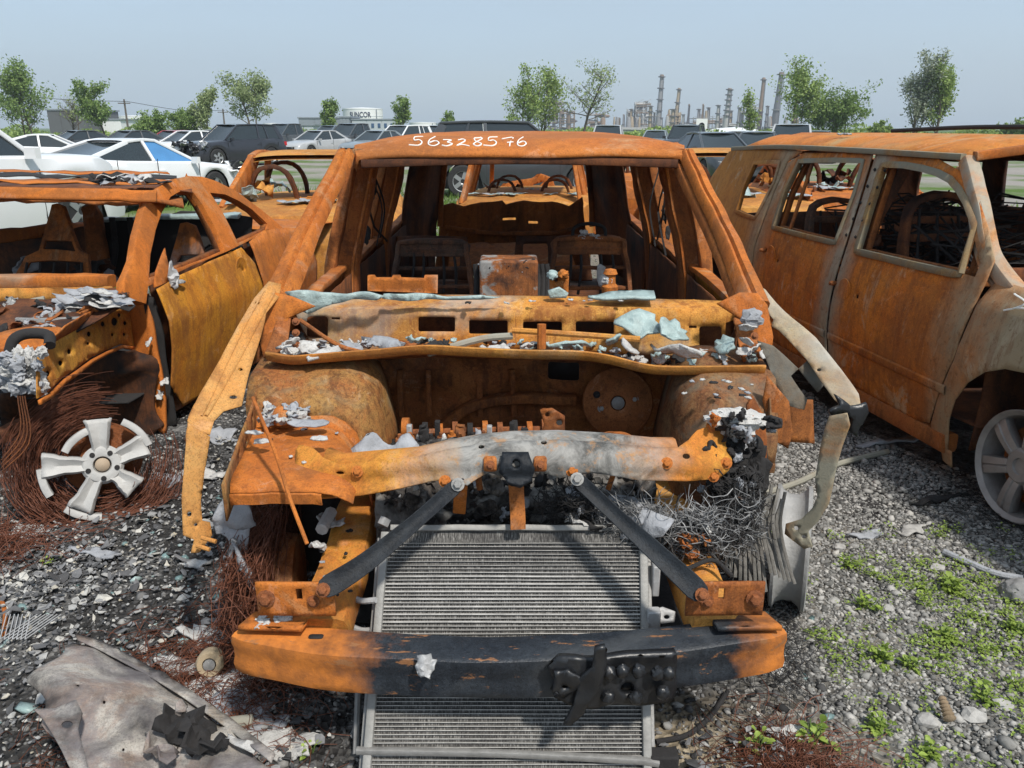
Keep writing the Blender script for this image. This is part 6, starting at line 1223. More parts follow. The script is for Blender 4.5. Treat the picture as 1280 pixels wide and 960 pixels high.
def tree(u, Y, vtop, wpx, style, leaf, label, seed, nleaf=1600, group='trees along the edge of the lot', ls=.14):
    rr = random.Random(seed); base = W(u, 160, Y); base.z = 0; h = W(u, vtop, Y).z; wd = wpx/1000*Y
    th = Thing('tree', label, 'tree', tuple(base), 0, group); segs = []; tips = []
    def br(p, d, L_, r, lv):
        n = 4; pts = [p]; q = p; dd = d.copy()
        for i in range(n):
            dd = (dd+Vector((rr.gauss(0, .12), rr.gauss(0, .12), rr.gauss(.05, .06)))).normalized(); q = q+dd*L_/n; pts.append(q)
            if lv >= 1: tips.append((q.copy(), lv))
        segs.append((pts, r, r*.45))
        if lv < 3 and r > .008:
            for k in range(rr.randint(3, 5) if lv else int(h*1.7)+5):
                f = rr.uniform((.10 if style in ('poplar', 'bush', 'sparse') else .3) if lv == 0 else .2, 1); i = min(n-1, int(f*n)); s0 = pts[i].lerp(pts[i+1], f*n-i); a = rr.uniform(0, 6.28)
                up_ = {'poplar': 1.5, 'round': .55, 'sparse': .9, 'bare': .9, 'bush': .6}[style]
                nd = Vector((math.cos(a), math.sin(a), up_+rr.uniform(-.3, .4))).normalized()
                if lv == 0:
                    lim = wd/2*(1.0-(f-.35)**2*.9 if style == 'round' else 1.15-.75*f); LL = max(.25, lim/max(.3, math.hypot(nd.x, nd.y)))*rr.uniform(.6, 1.05); LL = min(LL, h*.45)
                else: LL = L_*rr.uniform(.35, .6)
                br(s0, nd, LL, r*.42*(1.1-f*.5), lv+1)
    stems = 1 if style in ('poplar', 'round') else (2 if style == 'sparse' else 3)
    for s_ in range(stems):
        o = Vector((rr.uniform(-.12, .12)*wd*(stems > 1), rr.uniform(-.1, .1)*wd, 0)); br(base+o, Vector((rr.uniform(-.08, .08)*(1 if stems == 1 else 2.2), rr.uniform(-.08, .08), 1)).normalized(), h*(.93 if style != 'bush' else .75)*(1 if s_ == 0 else rr.uniform(.7, .95)), .022*h if stems == 1 else .012*h, 0)
    V, F = join([sweep(pts, circ(1, 4 if r < .05 else 6), n=5, cap=False) if False else taper(pts, r, r2) for pts, r, r2 in segs])
    mobj('trunk', V, F, BARK, th)
    if nleaf:
        tips2 = [p for p, lv in tips if p.z > h*.06]
        V = []; F = []
        for i in range(nleaf):
            c = rr.choice(tips2)+Vector((rr.gauss(0, .34), rr.gauss(0, .34), rr.gauss(0, .3)))*(h/8)
            a = Vector((rr.gauss(0, 1), rr.gauss(0, 1), rr.gauss(0, 1))).normalized(); b = a.cross(Vector((rr.gauss(0, 1), rr.gauss(0, 1), rr.gauss(0, 1)))).normalized(); s_ = ls*rr.uniform(.6, 1.4)*(Y/95)
            k = len(V); V += [c-a*s_, c+b*s_*.55, c+a*s_, c-b*s_*.55]; F.append((k, k+1, k+2, k+3))
        mobj('crown', V, F, LEAF[leaf], th, smooth=False)
    return th
def taper(pts, r, r2):
    V, F = [], []; m = 5; n = len(pts)
    for i, p in enumerate(pts):
        t_ = (pts[min(i+1, n-1)]-pts[max(0, i-1)]).normalized(); s_ = t_.cross(Vector((.3, .9, .1))).normalized(); u_ = s_.cross(t_); rad_ = r+(r2-r)*i/(n-1)
        for j in range(m): a = 6.283*j/m; V.append(p+s_*math.cos(a)*rad_+u_*math.sin(a)*rad_)
    for i in range(n-1):
        for j in range(m): F.append((i*m+j, i*m+(j+1) % m, (i+1)*m+(j+1) % m, (i+1)*m+j))
    return V, F
TR = [(36, 92, 80, 62, 'sparse', 'mid', 'full green tree above the white pickup', 2600), (98, 96, 106, 46, 'bare', 'pale', 'bare-branched tree in front of the warehouse', 90), (130, 92, 110, 62, 'round', 'mid', 'small spreading tree beside the bare-branched one', 1500), (190, 88, 128, 34, 'bush', 'mid', 'rounded bushy tree above the red sedan', 1800), (226, 90, 127, 44, 'bush', 'mid', 'bushy tree between the red sedan and the slender poplar', 2000),
 (258, 90, 103, 24, 'poplar', 'pale', 'slender pale poplar behind the black SUV', 1100), (312, 92, 99, 62, 'round', 'pale', 'round-crowned elm with open forked branches', 1700), (412, 95, 125, 24, 'poplar', 'mid', 'slim young tree left of the lettered tank', 800), (502, 95, 123, 22, 'poplar', 'mid', 'slim young tree right of the lettered tank', 800), (567, 98, 137, 17, 'poplar', 'mid', 'smallest slim tree in front of the low white tanks', 420),
 (648, 86, 81, 40, 'sparse', 'fresh', 'wispy tall tree above the burnt SUV roof', 1100), (676, 88, 82, 46, 'sparse', 'fresh', 'wispy tree with thin upright limbs by the process frames', 1000), (728, 88, 84, 62, 'round', 'pale', 'nearly bare twiggy tree by the process frames', 420), (940, 96, 104, 20, 'sparse', 'fresh', 'thin wispy tree in front of a refinery stack', 450), (992, 90, 84, 62, 'sparse', 'fresh', 'loose-crowned tree beside the dark stack', 1700),
 (1045, 90, 98, 78, 'bush', 'mid', 'broad dense tree right of the stacks', 3200), (1100, 94, 143, 28, 'bush', 'fresh', 'low light-green bush between two taller trees', 1200), (1142, 88, 78, 46, 'poplar', 'silver', 'silver-leaved poplar of the tall pair', 1900), (1170, 88, 90, 44, 'poplar', 'fresh', 'green poplar of the tall pair', 2400), (1262, 98, 146, 44, 'bush', 'mid', 'low tree at the far end above the burnt SUV roof', 1500), (1210, 110, 152, 60, 'bush', 'mid', 'low bush behind the roof rail', 800)]
for i, (u, Y, vt, wp, st_, lf_, lb, nl) in enumerate(TR): tree(u, Y, vt+4, wp*1.15, st_, lf_, lb, 100+i, int(nl*2.6))
# hedge of scrub along the lot edge
rr = random.Random(77); V, F = [], []
for i in range(15000):
    u = rr.uniform(-100, 1400); hh_ = 1.2+1.5*max(0, noise.noise(Vector((u*.02, 0, 0)))+.3)
    hh_ *= .8
    if 495 < u < 640 or 425 < u < 490: hh_ *= .3
    c = W(u, 160, 100+rr.uniform(-3, 3)); c.z = rr.uniform(.1, 1)*hh_
    a = Vector((rr.gauss(0, 1), rr.gauss(0, 1), rr.gauss(0, 1))).normalized(); b = a.cross(Vector((rr.gauss(0, 1), rr.gauss(0, 1), rr.gauss(0, 1)))).normalized(); s_ = .2*rr.uniform(.6, 1.4)
    k = len(V); V += [c-a*s_, c+b*s_*.6, c+a*s_, c-b*s_*.6]; F.append((k, k+1, k+2, k+3))
hg = mobj('scrub', V, F, LEAF['fresh'], smooth=False); hg['kind'] = 'stuff'; hg['label'] = 'rough green scrub along the lot edge'
# ================================================================ poles, tanks, buildings, refinery
WHITE = plain('tank_white', (.72, .73, .73), .6, var=.06, vs_=.05); GREYB = plain('cladding_grey', (.22, .25, .28), .7, var=.08, vs_=.2); PALEB = plain('cladding_pale', (.42, .46, .49), .7, var=.06, vs_=.2); BWIN = plain('blue_window', (.04, .09, .18), .2, var=.2); POLEM = plain('pole_wood', (.12, .105, .09), .9)
def pole(u, Y, vt, lb):
    b = W(u, 160, Y); h = W(u, vt, Y).z; th = Thing('utility_pole', lb, 'pole', (b.x, b.y, 0), 0, 'utility poles behind the lot')
    V, F = sweep([(b.x, b.y, 0), (b.x, b.y, h)], circ(.16, 8), n=3, scale=(1, .7)); mobj('pole_shaft', V, F, POLEM, th); bobj('cross_arm', (b.x, b.y-.15, h-.5), (1.6, .1, .12), POLEM, th)
pole(160, 110, 124, 'utility pole beside the small spreading tree'); pole(281, 130, 136, 'utility pole left of the round elm'); pole(321, 140, 138, 'utility pole right of the round elm')
for (u1, v1, Y1), (u2, v2, Y2), lb in (((160, 127, 110), (-40, 108, 100), 'power line running past the full green tree'), ((160, 127, 110), (281, 138, 130), 'power line between the utility poles')):
    a, b = W(u1, v1, Y1), W(u2, v2, Y2); tag(tube('power_line', [a, a.lerp(b, .5)-Vector((0, 0, .5)), b], .03, SOOT, None, k=4), lb, 'cable')
def tank(u0, u1, vt, Y, lb, cone=.6, group='storage tanks beyond the lot'):
    c = W((u0+u1)/2, 160, Y); r = (u1-u0)/2000*Y*.955; h = W(u0, vt, Y).z; th = Thing('storage_tank', lb, 'tank', (c.x, c.y, 0), 0, group)
    lathe('tank_shell', [(r, 0), (r, h), (r*.985, h+.05)], WHITE, th, (c.x, c.y, 0), n=48); lathe('tank_roof', [(r*1.01, h), (r*1.01, h+.25), (r*.5, h+cone), (0, h+cone*1.3)], WHITE, th, (c.x, c.y, 0), n=48)
    for k in range(2): V, F = lathe(None, [(r*1.004, h*(.4+.3*k)), (r*1.012, h*(.4+.3*k)+.06), (r*1.004, h*(.4+.3*k)+.14)], None, None, (c.x, c.y, 0), n=48); mobj('wind_girder', V, F, PALEB, th)
    beam('ladder', [(c.x+r*.8, c.y-r*.64, 0), (c.x+r*.8, c.y-r*.64, h)], .4, .2, GREYB, th); return th, c, r, h
tk, c, r, h = tank(430, 479, 137, 260, 'white storage tank lettered SUNCOR', .5)
cu = bpy.data.curves.new('lettering', 'FONT'); cu.body = 'SUNCOR'; cu.align_x = 'CENTER'; cu.align_y = 'CENTER'; cu.size = 2.2; cu.extrude = .02; cu.offset = .03
tob = bpy.data.objects.new('tmp', cu); C.objects.link(tob); bpy.context.view_layer.update()
tm = bpy.data.meshes.new_from_object(tob.evaluated_get(bpy.context.evaluated_depsgraph_get())); bpy.data.objects.remove(tob)
vv = []
for v_ in tm.vertices:
    a = -math.pi/2+.03+v_.co.x*.72/r; vv.append(Vector((c.x+(r*1.01+.03+v_.co.z)*math.cos(a), c.y+(r*1.01+.03+v_.co.z)*math.sin(a), h-1.65+v_.co.y*1.0)))
mobj('lettering', vv, [tuple(p_.vertices) for p_ in tm.polygons], plain('letter_navy', (.02, .03, .07), .7), tk, smooth=False)
tank(512, 545, 154, 300, 'low white tank nearest the office', .3); tank(545, 580, 155, 330, 'middle low white tank beyond the office', .3); tank(578, 612, 155, 300, 'low white tank beside the wispy tree', .3); tank(876, 958, 166, 240, 'wide low white tank in front of the refinery', 1.2)
tank(150, 186, 146, 320, 'pale tank behind the small spreading tree', .4); tank(232, 256, 140, 330, 'pale tank behind the slender poplar', .4); tank(330, 352, 155, 340, 'low pale tank behind the elm', .3)
def building(u0, u1, vt, Y, mat, lb, wins=(), dep=14, door=None, roofm=None):
    a, b = W(u0, 160, Y), W(u1, 160, Y); h = W(u0, vt, Y).z; th = Thing('building', lb, 'building', ((a.x+b.x)/2, Y+dep/2, 0))
    w_ = bobj('wall', ((a.x+b.x)/2, Y+dep/2, h/2), (b.x-a.x, dep, h), mat, th, bev=0)
    bobj('roof', ((a.x+b.x)/2, Y+dep/2, h+.15), (b.x-a.x+.5, dep+.5, .3), roofm or GREYB, th, bev=0)
    n = max(3, int((b.x-a.x)/3.5))
    for k in range(n): bobj('cladding_panel', (a.x+(b.x-a.x)*(k+.5)/n, Y-.04, h*.5), ((b.x-a.x)/n-.12, .08, h-.1), mat, w_, bev=0)
    for k in range(wins and wins[0] or 0):
        wx = wins[1]+(wins[2]-wins[1])*k/max(1, wins[0]-1); p = W(wx, wins[3], Y); bobj('window', (p.x, Y-.12, p.z), (wins[4]/1000*Y, .12, wins[5]/1000*Y), BWIN, th, bev=0)
    if door: p = W(door[0], door[1], Y); bobj('door', (p.x, Y-.12, p.z), (1.4, .1, 2.4), GREYB, th, bev=0)
    return th
building(62, 110, 138, 170, plain('cladding_dark', (.10, .105, .11), .8, var=.1, vs_=.2), 'dark grey warehouse behind the bare-branched tree'); building(374, 432, 148, 205, GREYB, 'blue-grey shed left of the lettered tank'); building(440, 496, 150, 200, PALEB, 'pale grey office with dark blue windows below the lettered tank', (4, 466, 490, 157, 3.2, 5)); building(425, 437, 147, 198, GREYB, 'narrow blue-grey annex beside the pale office')
building(128, 152, 150, 175, WHITE, 'white outbuilding beside the dark warehouse'); building(355, 392, 157, 150, PALEB, 'low arched shelter behind the charcoal pickup')
sg = W(877, 158, 120); sgt = Thing('sign', 'small white square sign on a post below the stacks', 'sign', (sg.x, 120, 0))
bobj('sign_face', (sg.x, 120, sg.z+.1), (1.6, .06, 1.9), WHITE, sgt, bev=0); tube('post', [(sg.x, 120.06, 0), (sg.x, 120.06, sg.z)], .06, GREYB, sgt, n=3); lathe('round_mark', [(.35, 0), (.42, 0), (.42, .02), (.35, .02), (.35, 0)], TRIM, sgt, (sg.x, 119.96, sg.z+.1), (0, -1, 0), 20)
STK = {'a': plain('stack_grey', (.24, .24, .245), .7, var=.25, vs_=.12), 'b': plain('stack_tan', (.33, .26, .17), .75, var=.3, vs_=.12), 'c': plain('stack_dark', (.10, .10, .11), .7, var=.3, vs_=.12), 'd': plain('pipe_rust', (.22, .15, .10), .8, var=.4, vs_=.3), 'e': plain('steel_pale', (.36, .36, .35), .6, var=.25, vs_=.3)}
RG = 'refinery stacks and towers on the horizon'
def stack(u, vt, wpx, Y, m, lb, lean=0, decks=3, tip=True):
    b = W(u, 160, Y); h = W(u, vt, Y).z; r = wpx/2000*Y*.95; th = Thing('refinery_stack', lb, 'stack', (b.x, Y, 0), 0, RG)
    lathe('shaft', [(r*1.35, 0), (r*1.2, h*.3), (r, h*.55), (r*.82, h), (r*.7, h)], STK[m], th, (b.x, Y, 0), (lean, 0, 1), 16)
    for k in range(decks):
        z = h*(.35+.6*k/max(1, decks-1)); V, F = lathe(None, [(r*.9, z), (r*1.75, z), (r*1.75, z+.5), (r*.9, z+.5)], None, None, (b.x, Y, 0), (lean, 0, 1), 12); mobj('platform', V, F, STK['c' if m != 'c' else 'a'], th)
    if tip: lathe('crown_band', [(r*.86, h*.94), (r*.95, h*.945), (r*.95, h*.985), (r*.84, h*.99)], STK['d'], th, (b.x, Y, 0), (lean, 0, 1), 14)
    beam('ladder', [(b.x+r*1.2, Y-r, 0), (b.x+r*.8+lean*h, Y-r, h*.95)], .5, .3, STK['c'], th, n=4)
Y0 = 480
for a in [(822, 93, 5.2, 'a', 'tallest grey stack of the refinery', .03, 4), (843, 110, 4.2, 'b', 'tan stack right of the tallest grey stack', .06, 3), (859, 130, 2.2, 'c', 'thin dark pipe stack right of the tan stack', .02, 0), (906, 110, 5.5, 'e', 'pale laddered column in the middle of the refinery', .05, 6), (948, 97, 4.6, 'd', 'brown stack behind the thin wispy tree', .02, 2), (967, 90, 6.5, 'c', 'dark thick stack beside the loose-crowned tree', .05, 3),
          (927, 123, 1.8, 'a', 'thin guyed vent pipe left of the brown stack', .01, 0), (991, 112, 5, 'd', 'rusty column hidden in the loose-crowned tree', .03, 3), (896, 131, 4, 'e', 'short pale column left of the laddered column', 0, 3), (884, 134, 3.4, 'a', 'short grey column with a domed top', 0, 2), (872, 136, 3.4, 'a', 'short grey twin column', 0, 2), (770, 146, 2, 'c', 'small chimney left of the tower cluster', 0, 1), (774, 147, 2, 'd', 'small rusty chimney left of the tower cluster', 0, 1), (779, 143, 2.4, 'a', 'small grey chimney left of the tower cluster', 0, 1), (788, 136, 3, 'b', 'tan column at the edge of the tower cluster', 0, 2), (812, 132, 4, 'b', 'tan column against the tallest stack', 0, 4), (922, 134, 3, 'a', 'short grey column behind the vent pipe', 0, 2), (840, 136, 5, 'b', 'broad tan base column at the tan stack', 0, 3), (826, 147, 3, 'e', 'stubby pale column under the tallest stack', 0, 2), (799, 128, 3, 'e', 'pale column crowned with a platform in the tower cluster', 0, 5), (806, 126, 3, 'a', 'grey column in the tower cluster', 0, 4), (793, 140, 2.6, 'd', 'rusty thin column at the tower cluster', 0, 2), (877, 130, 2.2, 'd', 'thin rusty vent among the short columns', 0, 1), (912, 138, 3.4, 'b', 'squat tan column beside the laddered column', 0, 3), (934, 140, 3, 'd', 'squat rusty column by the braced frame', 0, 2), (957, 132, 3, 'a', 'grey column between the brown and dark stacks', 0, 3), (853, 143, 3, 'e', 'pale drum column by the dark pipe rack', 0, 2), (692, 126, 3, 'a', 'grey column inside the tall open frame', 0, 3), (745, 144, 3, 'e', 'pale column inside the grey open frame', 0, 3), (711, 140, 4, 'd', 'brown drum column behind the twiggy tree', 0, 2), (817, 140, 2.4, 'c', 'thin dark column beside the tallest stack', 0, 2)]:
    stack(a[0], a[1], a[2], Y0+random.Random(a[0]).uniform(-30, 60), a[3], a[4], a[5], a[6])
def frame(u0, u1, vt, Y, m, lb, seed):
    rr = random.Random(seed); a, b = W(u0, 160, Y), W(u1, 160, Y); h = W(u0, vt, Y).z; wd = b.x-a.x; dp = wd*.7; th = Thing('process_frame', lb, 'refinery', ((a.x+b.x)/2, Y, 0), 0, 'refinery process units'); P = []
    nx = max(2, int(wd/5)); nz_ = max(2, int(h/4.5))
    for i in range(nx+1):
        for y in (0, dp): P.append(box((a.x+wd*i/nx, Y+y, h*.5), (.45, .45, h*rr.uniform(.75, 1))))
    for k in range(nz_+1):
        z = h*(k+.5)/(nz_+1); P.append(box(((a.x+b.x)/2, Y+dp/2, z), (wd, dp, .35))); P.append(box(((a.x+b.x)/2, Y, z+1.1), (wd, .12, .12)))
        for i in range(nx):
            if rr.random() < .6:
                x0 = a.x+wd*i/nx; P.append(sweep([(x0, Y-.05, z), (x0+wd/nx, Y-.05, min(h, z+h/(nz_+1)))], rrect(.25, .25), n=2))
    V, F = join(P); mobj('steelwork', V, F, STK[m], th, smooth=False)['kind'] = 'stuff'
    for k in range(nx*nz_):
        x = rr.uniform(a.x, b.x); z = rr.uniform(0, h*.9); r = rr.uniform(.6, 1.6)
        if rr.random() < .5: lathe('vessel', [(0, 0), (r, .4), (r, rr.uniform(2, 6)), (r*.6, 7), (0, 7.3)], STK[rr.choice('abed')], th, (x, Y+dp*rr.uniform(.2, .8), z*.6), n=10)
        else: lathe('vessel', [(0, 0), (r, .4), (r, rr.uniform(3, 7)), (0, 7.6)], STK[rr.choice('aecd')], th, (x-3, Y+dp*rr.uniform(.1, .6), max(r, z)), (1, 0, 0), 10)
    pr = []
    for k in range(nz_*2): z = rr.uniform(1, h*.9); pr.append(sweep([(a.x, Y-.3, z), (b.x, Y-.3, z+rr.uniform(-1, 1))], circ(rr.uniform(.15, .4), 6), n=3))
    V, F = join(pr); mobj('pipework', V, F, STK[rr.choice('ed')], th)['kind'] = 'stuff'
for i, a in enumerate([(686, 702, 124, 'a', 'tall open frame behind the wispy trees'), (700, 718, 138, 'd', 'brown lower unit behind the twiggy tree'), (734, 756, 140, 'a', 'grey open frame right of the twiggy tree'), (784, 796, 134, 'e', 'pale left wing of the tower cluster'), (794, 812, 124, 'e', 'crowded pale tower cluster left of the tallest stack'), (836, 850, 140, 'b', 'tan unit at the foot of the tan stack'), (850, 872, 152, 'c', 'dark pipe rack right of the tan stack'), (866, 902, 145, 'a', 'grey process block with short columns'), (900, 932, 155, 'a', 'low grey unit below the laddered column'), (928, 946, 130, 'c', 'dark braced frame behind the thin wispy tree'), (962, 1004, 158, 'c', 'low dark building by the thick stack'), (756, 836, 159, 'a', 'low pipe racks under the tower cluster')]):
    frame(a[0], a[1], a[2], Y0+40-i*4, a[3], a[4], i)
# ================================================================ loose stuff on the ground
rng = np.random.default_rng(3)
def scatter(name, mat, X, Y, rad, flat, label, seed=1, thick=None, sub=1, lift=.3):
    bm = bmesh.new(); bmesh.ops.create_icosphere(bm, subdivisions=sub, radius=1); T = np.array([v.co[:] for v in bm.verts]); FT = np.array([[v.index for v in f.verts] for f in bm.faces]); bm.free()
    g = np.random.default_rng(seed); n = len(X); nv = len(T)
    K_ = 24; TV = np.stack([T*(1+g.uniform(-.38, .38, (nv, 1)))*np.array([g.uniform(.8, 1.35), g.uniform(.6, 1), 1]) for _ in range(K_)])
    idx = g.integers(0, K_, n); V = TV[idx]*np.stack([rad, rad, rad*flat], -1)[:, None, :]
    a, b, c = g.uniform(0, 6.283, n), g.normal(0, .28, n), g.normal(0, .28, n)
    ca, sa, cb, sb, cc, sc_ = np.cos(a), np.sin(a), np.cos(b), np.sin(b), np.cos(c), np.sin(c)
    Rz = np.zeros((n, 3, 3)); Rz[:, 0, 0] = ca; Rz[:, 0, 1] = -sa; Rz[:, 1, 0] = sa; Rz[:, 1, 1] = ca; Rz[:, 2, 2] = 1
    Rx = np.zeros((n, 3, 3)); Rx[:, 0, 0] = 1; Rx[:, 1, 1] = cb; Rx[:, 1, 2] = -sb; Rx[:, 2, 1] = sb; Rx[:, 2, 2] = cb
    Ry = np.zeros((n, 3, 3)); Ry[:, 1, 1] = 1; Ry[:, 0, 0] = cc; Ry[:, 0, 2] = sc_; Ry[:, 2, 0] = -sc_; Ry[:, 2, 2] = cc
    V = np.einsum('nij,nvj->nvi', Rz @ Rx @ Ry, V)
    Z = np.array([gz(x, y) for x, y in zip(X, Y)])+rad*flat*lift
    V += np.stack([X, Y, Z], -1)[:, None, :]
    F_ = (FT[None]+(np.arange(n)*nv)[:, None, None]).reshape(-1, 3)
    me = bpy.data.meshes.new(name); me.vertices.add(n*nv); me.vertices.foreach_set('co', V.reshape(-1)); me.loops.add(len(F_)*3); me.loops.foreach_set('vertex_index', F_.reshape(-1).astype(np.int32)); me.polygons.add(len(F_)); me.polygons.foreach_set('loop_start', (np.arange(len(F_))*3).astype(np.int32)); me.update(calc_edges=True)
    me.materials.append(mat); o = bpy.data.objects.new(name, me); C.objects.link(o); o['kind'] = 'stuff'; o['label'] = label; return o
GRAV = island('gravel_stones', [(0, (.08, .078, .073)), (.25, (.17, .166, .155)), (.5, (.26, .253, .237)), (.75, (.34, .33, .31)), (.93, (.43, .415, .39)), (1, (.50, .475, .43))])
CHARG = island('charred_stones', [(0, (.015, .015, .015)), (.3, (.045, .044, .044)), (.6, (.10, .098, .096)), (.85, (.20, .195, .19)), (.95, (.34, .33, .31)), (1, (.48, .46, .42))])
ASHI = island('ash_bits', [(0, (.05, .05, .052)), (.35, (.13, .13, .135)), (.6, (.24, .24, .245)), (.82, (.42, .415, .40)), (.95, (.55, .53, .48)), (1, (.46, .40, .29))], bmp=.6)
GLI = island('glass_crumbs', [(0, (.10, .17, .17)), (.5, (.22, .32, .32)), (1, (.42, .52, .50))], rough=.3)
def flakes(name, mat, X, Y, rad, label, seed):
    g = np.random.default_rng(seed); V = []; F = []
    for x, y, r in zip(X, Y, rad):
        n = int(g.integers(5, 9)); a0 = g.uniform(0, 6.28); tx, ty = g.normal(0, .28, 2); el = g.uniform(.45, 1); z0 = gz(x, y)+.010+abs(g.normal(0, .006)); k = len(V); cu_ = g.normal(0, .5)
        V.append((x, y, z0+r*.12))
        for i in range(n):
            a = i*6.283/n; q = r*g.uniform(.55, 1.25); dx, dy = math.cos(a)*q, math.sin(a)*q*el; X2 = dx*math.cos(a0)-dy*math.sin(a0); Y2 = dx*math.sin(a0)+dy*math.cos(a0); V.append((x+X2, y+Y2, max(z0-.008, z0+X2*tx+Y2*ty+cu_*dx*dx/r)))
        F += [(k, k+1+i, k+1+(i+1) % n) for i in range(n)]
    o = mobj(name, V, F, mat, None, smooth=False, th=.0025); o['kind'] = 'stuff'; o['label'] = label; return o
def pts(n, x0, x1, y0, y1, seed): g = np.random.default_rng(seed); return g.uniform(x0, x1, n), g.uniform(y0, y1, n), g
X, Y, g = pts(105000, .55, 2.9, .95, 4.7, 11); keep = (X > .85+.15*np.sin(Y*5)) & (X < 2.35+np.clip(3.1-Y, -1, 1)*.5)
R = np.clip(g.lognormal(math.log(.0057), .42, len(X)), .0035, .026); scatter('gravel', GRAV, X[keep], Y[keep], R[keep], g.uniform(.35, .85, keep.sum()), 'grey crushed gravel across the open strip', 1)
X, Y, g = pts(56000, -3.2, .95, .95, 4.6, 12); keep = ~((np.abs(X) < .6) & (Y > 2.2)); R = np.clip(g.lognormal(math.log(.0058), .42, len(X)), .004, .026); scatter('charred_gravel', CHARG, X[keep], Y[keep], R[keep], np.full(keep.sum(), .6), 'soot-blackened gravel round the burnt cars', 2)
X, Y, g = pts(9000, -9, 9, 5.2, 14, 13); R = np.clip(g.lognormal(math.log(.016), .4, len(X)), .008, .05); scatter('far_gravel', GRAV, X, Y, R, np.full(len(X), .55), 'gravel scattered behind the wrecks', 3)
# ash flakes: clusters where the bumper, tyres and lamps burnt away
cl = [(-1.75, 2.55, .25, .12, 420), (-2.0, 2.25, .35, .16, 700), (-1.25, 1.95, .3, .2, 300), (-.85, 1.62, .14, .12, 420), (-.72, 1.38, .16, .14, 520), (-.55, 1.28, .2, .12, 420), (-.95, 2.9, .25, .5, 520), (-1.3, 3.3, .3, .4, 320), (-.65, 2.05, .12, .12, 160), (.62, 1.55, .1, .12, 160), (.55, 1.35, .2, .12, 160), (.75, 1.3, .1, .08, 120), (-2.5, 2.0, .4, .3, 300), (-1.9, 2.9, .3, .2, 200)]
X = np.concatenate([rng.normal(c[0], c[2], int(c[4]*2.4)) for c in cl]); Y = np.concatenate([rng.normal(c[1], c[3], int(c[4]*2.4)) for c in cl]); R = np.clip(rng.lognormal(math.log(.0052), .6, len(X)), .0025, .03)
flakes('ash_flakes', ASHI, X, Y, R*1.25, 'white and grey ash flakes littering the scorched ground', 4)
X = np.concatenate([rng.normal(-1.05, .3, 160), rng.normal(-1.6, .5, 120), rng.normal(.85, .08, 20)]); Y = np.concatenate([rng.normal(2.9, .4, 160), rng.normal(2.1, .4, 120), rng.normal(2.4, .3, 20)])
scatter('glass_crumbs', GLI, X, Y, np.clip(rng.lognormal(math.log(.009), .5, len(X)), .004, .03), rng.uniform(.2, .6, len(X)), 'teal crumbs of broken window glass', 5, lift=1)
# bigger stones one can pick out on the strip
rr = random.Random(14)
BST = []
for i in range(36):
    x, y = rr.uniform(.95, 2.6), rr.uniform(1.3, 3.6); s = rr.uniform(.014, .03); st = lump('stone', (x, y, gz(x, y)+s*.3), (s*1.2, s, s*.6), GRAV if i else GRAV, None, seed=i, amp=.35, freq=1.2, sub=2)
    st.data.polygons.foreach_set('use_smooth', [False]*len(st.data.polygons)); tag(st, 'larger pale angular stone lying proud of the gravel strip', 'stone', 'larger stones on the gravel strip')
# charred sheets and ash plates between the cars
for i, (u, v, a, b, m, lb) in enumerate([(268, 545, .30, .18, ASHG, 'grey slab of burnt liner beside the hanging fender'), (255, 592, .34, .10, ASH, 'long pale ash strip under the hanging fender'), (205, 600, .16, .12, ASHG, 'grey ash plate next to the broken wheel'), (176, 612, .16, .10, ASHG, 'tilted grey ash plate touching the broken wheel'), (150, 610, .16, .09, ALU, 'melted alloy puddle below the broken wheel'), (28, 662, .24, .12, ASH, 'white crusted ash cake below the tyre wires'), (120, 690, .3, .06, ASHG, 'thin curled grey ash sheet on the black gravel'), (245, 700, .12, .06, ASH, 'white curled flake on the rusty wires'), (260, 790, .2, .08, ASH, 'white plate of ash among rusty wires'), (228, 830, .22, .1, ASH, 'broad white flake beside the loose bolt'), (255, 860, .3, .2, ASH, 'large white powdery ash sheet near the loose fender'), (300, 890, .3, .16, ASHG, 'grey crumbly ash sheet below the bumper end'), (350, 930, .2, .14, ASH, 'pale ash cake by the radiator'), (966, 820, .06, .12, ASH, 'white ash scrap under the bumper end'), (990, 915, .14, .05, ASH, 'white ash strip among wires by the weeds'), (1120, 545, .5, .08, ASHG, 'charred torn strip lying by the far sill'), (1180, 618, .35, .05, SOOT, 'black curled strip on the gravel'), (1140, 660, .14, .08, GRAV, 'flat pale stone slab on the gravel'), (1085, 665, .22, .06, ASHG, 'grey burnt strip on the gravel')]):
    p = WZ(u, v, .02); o = crumple('ash_sheet' if m in (ASH, ASHG, ALU) else 'burnt_strip', (p.x, p.y, gz(p.x, p.y)+.015), (a, b), m, None, seed=i+200, amp=.25, tilt=(rr.uniform(-.1, .2), rr.uniform(-.1, .1), rr.uniform(-.5, .5)), n=14, th=.008, ragged=.45); tag(o, lb, 'ash' if m in (ASH, ASHG) else 'debris')
